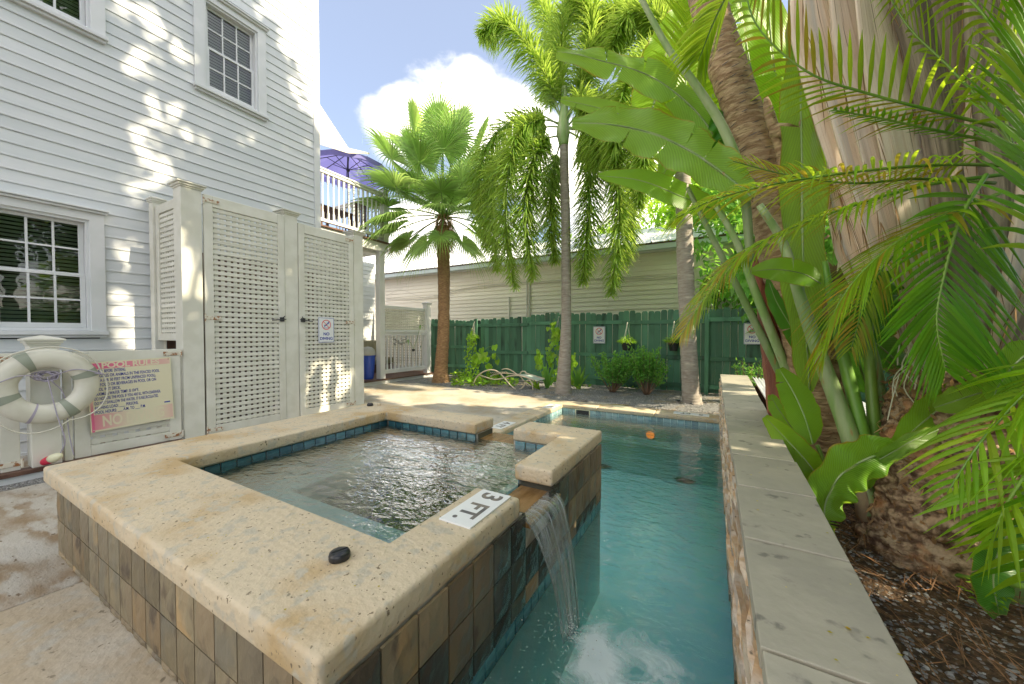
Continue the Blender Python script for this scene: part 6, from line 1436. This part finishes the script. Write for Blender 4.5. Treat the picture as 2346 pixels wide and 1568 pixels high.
# --- planting bed on the right
bed = MB(); nx, ny = 70, 110
for j in range(ny + 1):
    for i in range(nx + 1):
        x = .36 + 3.3 * i / nx; y = -2 + 11 * j / ny; h_ = .12 * min(1, max(0, (7.6 - y) / 1.2)); bed.v.append((x, y, h_ + .03 * noise.noise(V(x * 3, y * 3, 0)) + .03 * noise.noise(V(x * 9, y * 9, 2)) + .05 * min(1, max(0, (x - .5)))))
for j in range(ny):
    for i in range(nx): k = j * (nx + 1) + i; bed.f.append([k, k + 1, k + nx + 2, k + nx + 1]); bed.uv.append(None)
o = struct('planting_bed', bed, 'soil'); 
rq = random.Random(9); gs = MB()
for i in range(9000):
    x = .36 + 1.3 * rq.random() ** 1.3; y = rq.uniform(-.2, 3.2) ; r = rq.uniform(.004, .012); z = .12 + .05 * min(1, max(0, x - .5)) + .03 * noise.noise(V(x * 3, y * 3, 0)) + .03 * noise.noise(V(x * 9, y * 9, 2)) - .002; stone(gs, x, y, z, r, rq)
tag(gs.build('bed_gravel', 'pebble'), 'grey and brown gravel showing in the planting bed', 'gravel', kind='stuff')
nd = MB()
for i in range(2600):
    x = .42 + 1.5 * rq.random(); y = rq.uniform(-.3, 4.6); z = .175 + .05 * min(1, max(0, x - .5)) + .03 * rq.random(); a = rq.gauss(R(115), .7); L_ = rq.uniform(.06, .3); z -= .012; nd.blade((x, y, z), (x + math.cos(a) * L_, y + math.sin(a) * L_, z + rq.uniform(-.01, .03)), .004, seg=2)
tag(nd.build('fallen_needles', 'needle'), 'reddish brown fallen leaf strips lying over the planting bed', 'leaf litter', kind='stuff')

# leaning ringed palm trunk
t = thing('leaning_palm', at(1905, 1130, d=2.75), 'leaning palm trunk with rough brown rings behind the stone wall', 'palm tree')
b_ = MB(); TP = P([(1925, 1150, 2.75), (1903, 1000, 2.75), (1872, 850, 2.78), (1832, 700, 2.8), (1796, 600, 2.82), (1775, 500, 2.85), (1745, 400, 2.9), (1700, 250, 2.95), (1655, 120, 3.0), (1608, -40, 3.1)])
trunk(b_, TP, [.19, .175, .17, .165, .155, .15, .135, .132, .135, .13], 22, 150, .022, 34); b_.build('trunk', 'bark_ring', t, smooth=True)
rq = random.Random(2); b_ = MB(); cpt = curve_pts(TP, 150)
for i in range(620):
    k = rq.uniform(2, 148); i0 = int(k); p = cpt[i0].lerp(cpt[i0 + 1], k - i0); tn = (cpt[i0 + 1] - cpt[i0]).normalized(); s1 = tn.orthogonal().normalized(); s2 = tn.cross(s1); a = rq.uniform(0, 6.28); q = p + (s1 * math.cos(a) + s2 * math.sin(a)) * .138; tg = (s2 * math.cos(a) - s1 * math.sin(a)); b_.blade(q - tg * .015, q + tg * rq.uniform(.02, .06), .006, up=s1, seg=2)
b_.build('bark_fibres', 'darkstone', t)['kind'] = 'stuff'
c_ = MB(); c_.tube(curve_pts(P([(1790, 470, 2.72), (1795, 370, 2.68), (1765, 270, 2.68), (1755, 225, 2.70)]), 10), [.03, .035, .04, .038, .036, .034, .034, .034, .03, .025, .015], 8); c_.tube(P([(1775, 300, 2.68), (1800, 300, 2.6), (1838, 288, 2.52)]), [.05, .05, .044], 10); c_.build('broken_boot', 'bark_ring', t, smooth=True)
# red sheathed stem
t = thing('sheathed_stem', at(1795, 900, d=3.1), 'stem wrapped in a reddish brown dried sheath next to the leaning trunk', 'palm stem')
b_ = MB(); trunk(b_, P([(1800, 1060, 3.1), (1795, 930, 3.1), (1782, 830, 3.05), (1752, 700, 3.0), (1735, 620, 3.0), (1730, 570, 3.0)]), [.11, .12, .11, .055, .035, .02], 16, 60, .02, 9, 5); b_.build('sheath', 'sheath_red', t, smooth=True)
b_ = MB(); rq = random.Random(12)
for i in range(120):
    u = rq.uniform(1745, 1800); v = rq.uniform(560, 870); p = at(u, v, d=2.95); b_.blade(p, p + V(rq.uniform(-.05, .05), 0, -rq.uniform(.03, .14)), .01, seg=2)
b_.build('fibre', 'fibre', t)['kind'] = 'stuff'

# --- giant bird of paradise: stalks and broad blades
bp = thing('bird_of_paradise', at(1975, 1150, d=2.2), 'tall bird of paradise clump with thick pale stalks and torn banana like leaves', 'plant')
for pts_, r0, r1, mt_ in [([(1810, 900, 2.95), (1720, 720, 2.95), (1640, 560, 2.9), (1575, 430, 2.9)], .035, .016, 'stalk'), ([(1815, 880, 2.9), (1735, 680, 2.85), (1690, 560, 2.8), (1640, 470, 2.8)], .036, .020, 'stalk'),
        ([(1700, 400, 2.7), (1655, 290, 2.7), (1590, 190, 2.7), (1530, 110, 2.7), (1460, -20, 2.7)], .038, .018, 'stalk'), ([(1720, 600, 2.75), (1705, 430, 2.7), (1690, 380, 2.7)], .03, .036, 'stalk'),
        ([(1990, 1180, 2.1), (1950, 1010, 2.2), (1880, 820, 2.3), (1835, 690, 2.4), (1795, 560, 2.5), (1740, 470, 2.5)], .055, .022, 'stalk'), ([(2010, 1180, 2.15), (1972, 980, 2.2), (1925, 790, 2.3), (1905, 690, 2.3), (1890, 600, 2.35)], .045, .016, 'stalk_dk'),
        ([(2020, 1170, 2.2), (2003, 980, 2.2), (1990, 800, 2.25), (1985, 740, 2.25)], .040, .018, 'stalk_dk'), ([(2035, 1165, 2.2), (2025, 980, 2.25), (2012, 850, 2.3), (1995, 770, 2.3)], .036, .014, 'stalk'),
        ([(2020, 1180, 2.3), (2060, 960, 2.4), (2075, 830, 2.45)], .032, .012, 'stalk_dk'), ([(2030, 1180, 2.4), (2085, 1000, 2.5), (2130, 880, 2.6)], .03, .012, 'stalk_dk'), ([(1990, 1190, 2.2), (2000, 1060, 2.45), (2040, 900, 2.6)], .03, .012, 'stalk_dk'),
        ([(1940, 1140, 2.3), (1905, 1100, 2.35), (1872, 1020, 2.4)], .020, .012, 'stalk_dk'), ([(1950, 1150, 2.2), (1925, 1140, 2.2), (1885, 1110, 2.25)], .018, .012, 'stalk_dk')]:
    stalk(bp, P(pts_), r0, r1, mt_)
for (u, v, d_) in ((1958, 1060, 2.1), (2035, 1015, 2.2)):
    a = at(u, v, d=d_); MB().tube([at(u + 22, v + 130, d=d_), a], [.035, .028], 10).build('cut_stub', 'drywood', bp, smooth=True)
LF = [ # pts (base to tip), half width m, material, fold, tears, asym
    ([(1725, 455, 2.55), (1640, 385, 2.65), (1540, 325, 2.75), (1430, 290, 2.8), (1312, 282, 2.85)], .205, 'banG', .05, 6),
    ([(1730, 470, 2.9), (1660, 350, 3.0), (1590, 250, 3.05), (1490, 175, 3.1), (1380, 140, 3.1), (1277, 118, 3.1)], .155, 'banG', -.25, 9),
    ([(1560, 320, 3.3), (1470, 280, 3.3), (1380, 250, 3.3), (1285, 228, 3.3)], .10, 'banG', .3, 2),
    ([(1470, 345, 3.6), (1500, 230, 3.6), (1530, 110, 3.6), (1575, 0, 3.6)], .25, 'banL', .12, 3),
    ([(1660, 490, 3.0), (1560, 450, 3.0), (1470, 415, 3.05), (1372, 402, 3.1)], .12, 'ban', .2, 4),
    ([(1855, 900, 2.5), (1842, 700, 2.5), (1838, 500, 2.5), (1836, 300, 2.5), (1832, 120, 2.5), (1840, -30, 2.5)], .165, 'banG', .10, 2),
    ([(1800, 420, 3.3), (1745, 260, 3.3), (1710, 100, 3.3), (1690, -60, 3.3)], .22, 'banL', .15, 3), ([(1790, 480, 3.5), (1790, 300, 3.5), (1770, 120, 3.5), (1755, -60, 3.5)], .24, 'banL', .12, 3),
    ([(1700, 400, 3.7), (1650, 280, 3.7), (1620, 130, 3.7), (1640, -40, 3.7)], .26, 'banL', .1, 4), ([(1860, 420, 3.2), (1870, 250, 3.2), (1850, 90, 3.2), (1890, -60, 3.2)], .2, 'banL', .1, 3),
    ([(1690, 350, 3.2), (1620, 300, 3.2), (1560, 330, 3.2), (1510, 420, 3.2)], .16, 'ban', .1, 3), ([(1640, 250, 3.0), (1670, 320, 3.0), (1650, 420, 3.0)], .15, 'banD', .1, 2),
    ([(1880, 650, 2.3), (1840, 628, 2.3), (1780, 618, 2.3), (1722, 622, 2.35)], .085, 'ban', .15, 1), ([(1852, 830, 2.7), (1812, 750, 2.7), (1778, 690, 2.75), (1760, 640, 2.8)], .085, 'banD', .2, 1),
    ([(2075, 850, 2.45), (2010, 790, 2.45), (1940, 760, 2.4), (1872, 738, 2.4)], .13, 'banD', .1, 3), ([(1995, 790, 2.3), (2005, 700, 2.3), (2020, 620, 2.3)], .17, 'banD', .1, 3), ([(2100, 900, 2.6), (2065, 780, 2.6), (2040, 650, 2.6)], .17, 'banD', .15, 2),
    ([(1990, 900, 2.9), (1960, 800, 2.9), (1950, 690, 2.9)], .2, 'banD', .1, 2), ([(2110, 1000, 2.8), (2120, 880, 2.8), (2090, 760, 2.8)], .2, 'banD', .1, 2), ([(2060, 1080, 2.7), (2045, 960, 2.7), (2075, 850, 2.7)], .14, 'banD', .2, 2),
    # low leaves by the wall
    ([(1862, 1018, 2.35), (1845, 960, 2.35), (1818, 900, 2.4), (1785, 845, 2.45)], .115, 'ban', .06, 1), ([(1885, 1110, 2.2), (1850, 1060, 2.22), (1800, 1005, 2.3), (1752, 955, 2.35)], .088, 'banL', .10, 0), ([(1850, 1010, 2.5), (1815, 980, 2.5), (1785, 940, 2.5), (1765, 905, 2.55)], .075, 'ban', .06, 1),
    ([(2060, 1030, 1.85), (1990, 1050, 1.85), (1925, 1090, 1.85), (1890, 1160, 1.86), (1895, 1250, 1.86)], .135, 'ban', .04, 2), ([(1955, 1140, 2.1), (1990, 1100, 2.05), (2010, 1060, 2.05), (2030, 1010, 2.0)], .04, 'ban', .2, 0),
    ([(2240, 880, 1.9), (2170, 925, 1.9), (2105, 975, 1.9), (2040, 1040, 1.9)], .115, 'ban', .10, 2), ([(2150, 985, 1.8), (2080, 1015, 1.8), (2010, 1055, 1.85), (1930, 1075, 1.9)], .05, 'banG', .15, 0),
    ([(2350, 900, 1.6), (2290, 890, 1.65), (2200, 915, 1.7), (2140, 935, 1.75)], .085, 'banG', .2, 1), ([(2370, 800, 1.55), (2330, 830, 1.55), (2290, 880, 1.6), (2270, 930, 1.6)], .10, 'ban', .1, 1), ([(2330, 1190, 1.5), (2290, 1260, 1.5), (2275, 1330, 1.5), (2290, 1410, 1.5)], .11, 'banD', .12, 1)]
for i, (pts_, hw, mt_, fold, tears) in enumerate(LF): broad(bp, P(pts_), hw, mt_, seed=i, fold=fold, tears=tears, wave=.004 + .018 * (hw > .13), jag=.03)
stalk(bp, P([(2350, 1345, 1.45), (2200, 1320, 1.7), (2060, 1280, 1.95), (1930, 1255, 2.1)]), .011, .009, 'stalk_dk', 'fallen_stalk')

# --- great fan of dead sheaths (traveller's palm) with rough trunk
tp = thing('travellers_palm', at(2180, 1270, d=2.0), 'huge palm with a rough brown trunk and a fan of pale pinkish leaf sheaths', 'palm tree')
b_ = MB(); c_ = P([(2180, 1330, 1.95), (2185, 1180, 1.98), (2200, 1050, 2.0), (2215, 930, 2.0), (2225, 850, 2.0)]); trunk(b_, c_, [.40, .36, .33, .30, .26], 40, 60, .02, 11, 8)
o = b_.build('trunk', 'bark_rough', tp, smooth=True)
sub_ = o.modifiers.new('s', 'SUBSURF'); sub_.levels = sub_.render_levels = 2; tx_ = bpy.data.textures.new('bark_lumps', 'CLOUDS'); tx_.noise_scale = .045; dm_ = o.modifiers.new('d', 'DISPLACE'); dm_.texture = tx_; dm_.strength = .06; dm_.mid_level = .5
rq = random.Random(31); b_ = MB()
for i in range(900):
    t_ = rq.random(); k = t_ * 4; i0 = min(int(k), 3); p = c_[i0].lerp(c_[i0 + 1], k - i0); r = lerp(.40, .30, t_); a = rq.uniform(2.2, 5.6); q = p + V(math.cos(a) * r, math.sin(a) * r, 0); b_.blade(q, q + V(math.cos(a) * .02 + rq.uniform(-.03, .03), math.sin(a) * .02, rq.uniform(-.05, .05)), rq.uniform(.006, .022), up=V(math.cos(a), math.sin(a), 0), seg=2)
b_.build('bark_flakes', 'fibre', tp)['kind'] = 'stuff'
TOPS = []
def sheath(pts_, w0, w1, mat, bow=.25, name='sheath', sway=0):
    if pts_[-1][1] < 0:      # goes on rising above the frame and narrows to the leaf stalk
        e0, e1 = pts_[-2], pts_[-1]; k = (-620 - e1[1]) / (e1[1] - e0[1]); pts_ = pts_ + [(e1[0] + (e1[0] - e0[0]) * k * .8, -620, e1[2])]; TOPS.append(P([pts_[-1]])[0])
    m = 44; c_ = curve_pts(P(pts_), m); b_ = MB(); nx = 10; vs = []; uvs = []
    for i in range(m + 1):
        t_ = i / m; tn = (c_[min(i + 1, m)] - c_[max(i - 1, 0)]).normalized(); sd_ = tn.cross(-fwv).normalized(); nn = sd_.cross(tn).normalized(); w_ = lerp(w0, w1, min(1, t_ * 1.4) ** .8) * (1 if t_ < .72 else 1 - .78 * ((t_ - .72) / .28) ** .8)
        for j in range(nx + 1):
            s_ = j / nx * 2 - 1; vs.append(c_[i] + sd_ * s_ * w_ / 2 * (1 + .05 * noise.noise(V(t_ * 5, sway, s_))) + nn * (bow * w_ * (1 - s_ * s_) + .012 * noise.noise(V(t_ * 4, s_ * 2, sway)))); uvs.append((j / nx, t_ * 2))
    b_.add(vs, [(i * (nx + 1) + j, i * (nx + 1) + j + 1, (i + 1) * (nx + 1) + j + 1, (i + 1) * (nx + 1) + j) for i in range(m) for j in range(nx)], uvs); o = b_.build(name, mat, tp, smooth=True)
    s_ = o.modifiers.new('t', 'SOLIDIFY'); s_.thickness = .012
    rq = random.Random(sway); fb = MB()
    for k in range(60):
        i = rq.randrange(2, m - 1); sd_ = rq.choice((0, nx)); p = vs[i * (nx + 1) + sd_]; q = vs[(i - 1) * (nx + 1) + sd_]; e = q + (q - p) * rq.uniform(.5, 3) + V(rq.uniform(-.03, .03), rq.uniform(-.02, .02), -rq.uniform(0, .05)); fb.blade(p, e, rq.uniform(.003, .009), up=-fwv, seg=3, droop=.1)
    fb.build('torn_fibres', 'fibre', o)['kind'] = 'stuff'
    return o
SH = [([(2105, 900), (2030, 740), (1960, 560), (1925, 420), (1890, 250)], .10, .17, 2.55), ([(2115, 890), (2045, 700), (1985, 520), (1920, 320), (1860, 100), (1840, -80)], .11, .27, 2.47), ([(2135, 895), (2075, 720), (2020, 540), (1960, 330), (1900, 100), (1860, -80)], .12, .26, 2.38),
      ([(2160, 900), (2110, 740), (2070, 560), (2020, 360), (1965, 130), (1920, -80)], .13, .26, 2.28), ([(2185, 900), (2150, 760), (2120, 600), (2085, 420), (2040, 200), (1985, -80)], .14, .27, 2.18),
      ([(2150, 905), (2050, 790), (1985, 690), (1930, 560), (1895, 440)], .08, .13, 2.62)]
for i, (pts_, w0, w1, d_) in enumerate(SH): sheath([(u, v, d_) for u, v in pts_], w0, w1, 'sheath', .055, sway=i)
for i, (pts_, w0, w1, d_, mt_) in enumerate([([(2230, 880), (2215, 700), (2180, 480), (2140, 250), (2090, 30), (2060, -80)], .16, .24, 2.15, 'sheath_dk'), ([(2250, 900), (2270, 700), (2290, 480), (2270, 260), (2240, -60)], .15, .24, 2.1, 'sheath_dk'), ([(2270, 900), (2320, 700), (2370, 400), (2370, 200), (2350, -80)], .15, .26, 2.05, 'sheath'),
        ([(2280, 910), (2360, 740), (2450, 560), (2520, 300), (2560, 0)], .15, .28, 1.95, 'sheath_dk'), ([(2240, 960), (2330, 860), (2430, 760), (2560, 640)], .16, .22, 1.9, 'sheath_dk'), ([(2200, 700, 2.3), (2240, 450, 2.3), (2260, 200, 2.3), (2290, -60, 2.3)], .1, .3, 2.3, 'sheath'), ([(2150, 700, 2.45), (2180, 450), (2180, 200), (2160, -60)], .14, .4, 2.45, 'sheath_dk'), ([(2250, 700, 2.45), (2330, 450), (2420, 200), (2470, -60)], .14, .4, 2.45, 'sheath')]):
    sheath([(t_[0], t_[1], d_) for t_ in pts_], w0, w1, mt_, .28, sway=20 + i)
for i, p_ in enumerate(TOPS):
    if i % 2: continue
    a = R(60 + i * 24); o_ = V(math.cos(a), math.sin(a), 0)
    broad(tp, [p_, p_ + V(0, 0, .9) + o_ * .3, p_ + V(0, 0, 1.9) + o_ * .9, p_ + V(0, 0, 2.2) + o_ * 1.8], .34, 'ban', seed=60 + i, tears=8, face=V(-o_.x, -o_.y, .6), name='crown_leaf')
# grey hanging fibres at the left of the trunk
b_ = MB(); rq = random.Random(3)
for i in range(26):
    u = rq.uniform(2060, 2140); v = rq.uniform(780, 870); p = at(u, v, d=2.0); e = p + V(rq.uniform(-.08, .04), rq.uniform(-.03, .03), -rq.uniform(.08, .26)); b_.tube(curve_pts([p, p.lerp(e, .5) + V(rq.uniform(-.04, .04), 0, 0), e], 6), .003, 4)
b_.build('hanging_fibres', 'rope', tp)['kind'] = 'stuff'

# --- areca palm fronds arching in from the right
ar = thing('areca_palm', at(2330, 1000, d=1.6), 'yellow green feather palm arching in from the right edge above the stone wall', 'palm tree')
MB().tube(curve_pts([V(wloc(ar).x, wloc(ar).y, .1), at(2400, 900, d=1.55), at(2420, 600, d=1.6), at(2380, 350, d=1.8)], 16), .035, 12).build('stem', 'stalk', ar, smooth=True)
FR = [ # pts, n, L, w, mat, tipmat, droop
    ([(2300, 295, 1.85), (2150, 257, 1.85), (1990, 215, 1.9), (1850, 165, 1.95), (1735, 60, 2.0), (1700, -60, 2.0)], 30, .42, .020, 'lf_areca', 'lf_arecaY', .25),
    ([(2330, 335, 1.9), (2150, 300, 1.9), (2020, 272, 1.9), (1908, 252, 1.9)], 22, .10, .014, 'lf_arecaD', None, .1),
    ([(2330, 380, 1.8), (2150, 378, 1.8), (1950, 395, 1.85), (1760, 425, 1.9), (1630, 460, 1.95), (1550, 500, 2.0)], 52, .34, .016, 'lf_areca', 'lf_arecaY', .45),
    ([(2300, 400, 1.75), (2120, 425, 1.8), (1960, 470, 1.85), (1820, 520, 1.9), (1690, 590, 1.95), (1590, 690, 2.0)], 56, .34, .016, 'lf_areca', 'lf_arecaY', .5),
    ([(2280, 420, 1.9), (2100, 410, 1.95), (1950, 420, 2.0), (1800, 400, 2.1), (1680, 370, 2.2)], 44, .3, .012, 'lf_arecaY', 'lf_areca', .3),
    ([(2300, 440, 1.7), (2150, 500, 1.7), (2010, 590, 1.75), (1920, 700, 1.8), (1880, 830, 1.85)], 46, .36, .018, 'lf_areca', 'lf_arecaY', .4),
    ([(2260, 400, 1.6), (2200, 500, 1.6), (2160, 640, 1.6), (2145, 740, 1.6), (2165, 850, 1.6)], 28, .40, .024, 'lf_arecaD', None, .2),
    ([(2500, 700, 1.3), (2430, 520, 1.35), (2390, 340, 1.4), (2370, 160, 1.45), (2380, -40, 1.5)], 30, .52, .026, 'lf_arecaD', 'lf_areca', .22),
    ([(2480, 620, 1.4), (2440, 430, 1.45), (2410, 250, 1.5), (2400, 60, 1.55), (2420, -80, 1.6)], 22, .50, .024, 'lf_arecaD', None, .25),
    ([(2380, 480, 1.7), (2300, 300, 1.8), (2180, 160, 1.9), (2080, 60, 2.0), (2010, -60, 2.1)], 26, .32, .020, 'lf_areca', None, .2),
    ([(2400, 400, 1.6), (2330, 150, 1.7), (2200, -20, 1.8), (2050, -90, 1.9)], 26, .5, .024, 'lf_areca', None, .5),
    ([(2240, 460, 2.1), (2100, 540, 2.1), (2000, 650, 2.1), (1950, 800, 2.1)], 40, .3, .014, 'lf_areca', 'lf_arecaY', .5),
    ([(2520, 800, 1.25), (2440, 840, 1.25), (2350, 900, 1.3), (2250, 1010, 1.32), (2170, 1130, 1.35)], 20, .30, .022, 'lf_areca', 'lf_lime', .35),
    ([(2540, 900, 1.15), (2460, 960, 1.15), (2380, 1050, 1.2), (2310, 1150, 1.2), (2270, 1250, 1.22)], 18, .28, .022, 'lf_lime', 'lf_areca', .35),
    ([(2540, 1000, 1.1), (2470, 1080, 1.1), (2420, 1180, 1.15), (2400, 1290, 1.2), (2410, 1380, 1.2)], 15, .26, .024, 'lf_areca', 'lf_arecaD', .3),
    ([(1760, 560, 2.2), (1690, 600, 2.2), (1610, 690, 2.2), (1560, 770, 2.2)], 34, .24, .014, 'lf_arecaY', 'lf_areca', .4)]
for i, (pts_, n, L_, w_, mt_, tm, dr) in enumerate(FR): pinnate_frond(ar, P(pts_), n, L_, w_, mt_, seed=i + 50, droop=dr, tipmat=tm, r0=.009, rmat='stalk_dk', upv_=(V(0, 0, 1) if i not in (6, 7, 8) else -fwv))
# coconut-like frond up at the top between the trunks, and a low seedling
pinnate_frond(ar, P([(1560, 330, 3.4), (1570, 200, 3.3), (1590, 60, 3.3), (1610, -60, 3.3)]), 40, .5, .03, 'lf_areca', seed=91, droop=.2, upv_=-fwv)
pinnate_frond(ar, P([(1700, -80, 2.4), (1640, 40, 2.5), (1600, 140, 2.6)]), 24, .4, .026, 'lf_areca', seed=92, droop=.3)
c0 = at(2260, 1380, z=.2); t = thing('seedling', c0, 'small bright green seedling on the gravel below the feather palm', 'plant'); b_ = MB(); rq = random.Random(1)
for k in range(26):
    a = rq.uniform(0, 6.28); p = c0 + V(math.cos(a) * .06 * rq.random(), math.sin(a) * .06 * rq.random(), rq.uniform(.0, .08)); leaf_quad(b_, p, V(math.cos(a), math.sin(a), .2).normalized(), .035, .018, V(0, 0, 1))
b_.build('leaves', 'lf_lime', t); MB().tube([c0 - V(0, 0, .03), c0 + V(0, 0, .07)], .003, 5).build('stem', 'stalk_dk', t)
# petals and specks of debris on the slabs and rim
rq = random.Random(40); b_ = MB()
for i in range(26):
    x = rq.uniform(.1, .36); y = rq.uniform(.8, 3.2); r = rq.uniform(.002, .0055); b_.add([(x + r, y, WT_ + .004), (x, y + r * .6, WT_ + .005), (x - r, y, WT_ + .004), (x, y - r * .6, WT_ + .0045)], [(0, 1, 2, 3)])
for i in range(110):
    x = rq.uniform(-3.4, -.95); y = rq.uniform(.60, .98); r = rq.uniform(.0015, .0045); b_.add([(x + r, y, TZ + .003), (x, y + r, TZ + .004), (x - r, y, TZ + .003), (x, y - r, TZ + .004)], [(0, 1, 2, 3)])
tag(b_.build('fallen_petals', 'lf_arecaY'), 'tiny yellow petals scattered on the stone rim and slabs', 'petals', kind='stuff')

# lettering becomes mesh
BODY = []
dg = bpy.context.evaluated_depsgraph_get()
for o in [o for o in scene.objects if o.type == 'FONT']:
    me = bpy.data.meshes.new_from_object(o.evaluated_get(dg))
    if o['fit']:
        xs_ = [v_.co.x for v_ in me.vertices]; k = o['fit'] / (max(xs_) - min(xs_))
        for v_ in me.vertices: v_.co.x *= k
    n_ = bpy.data.objects.new('lettering_', me); COL.objects.link(n_)
    n_.parent = o.parent; n_.matrix_local = o.matrix_local.copy(); BODY.append((o.data.body, n_)); bpy.data.objects.remove(o); n_.name = 'lettering'
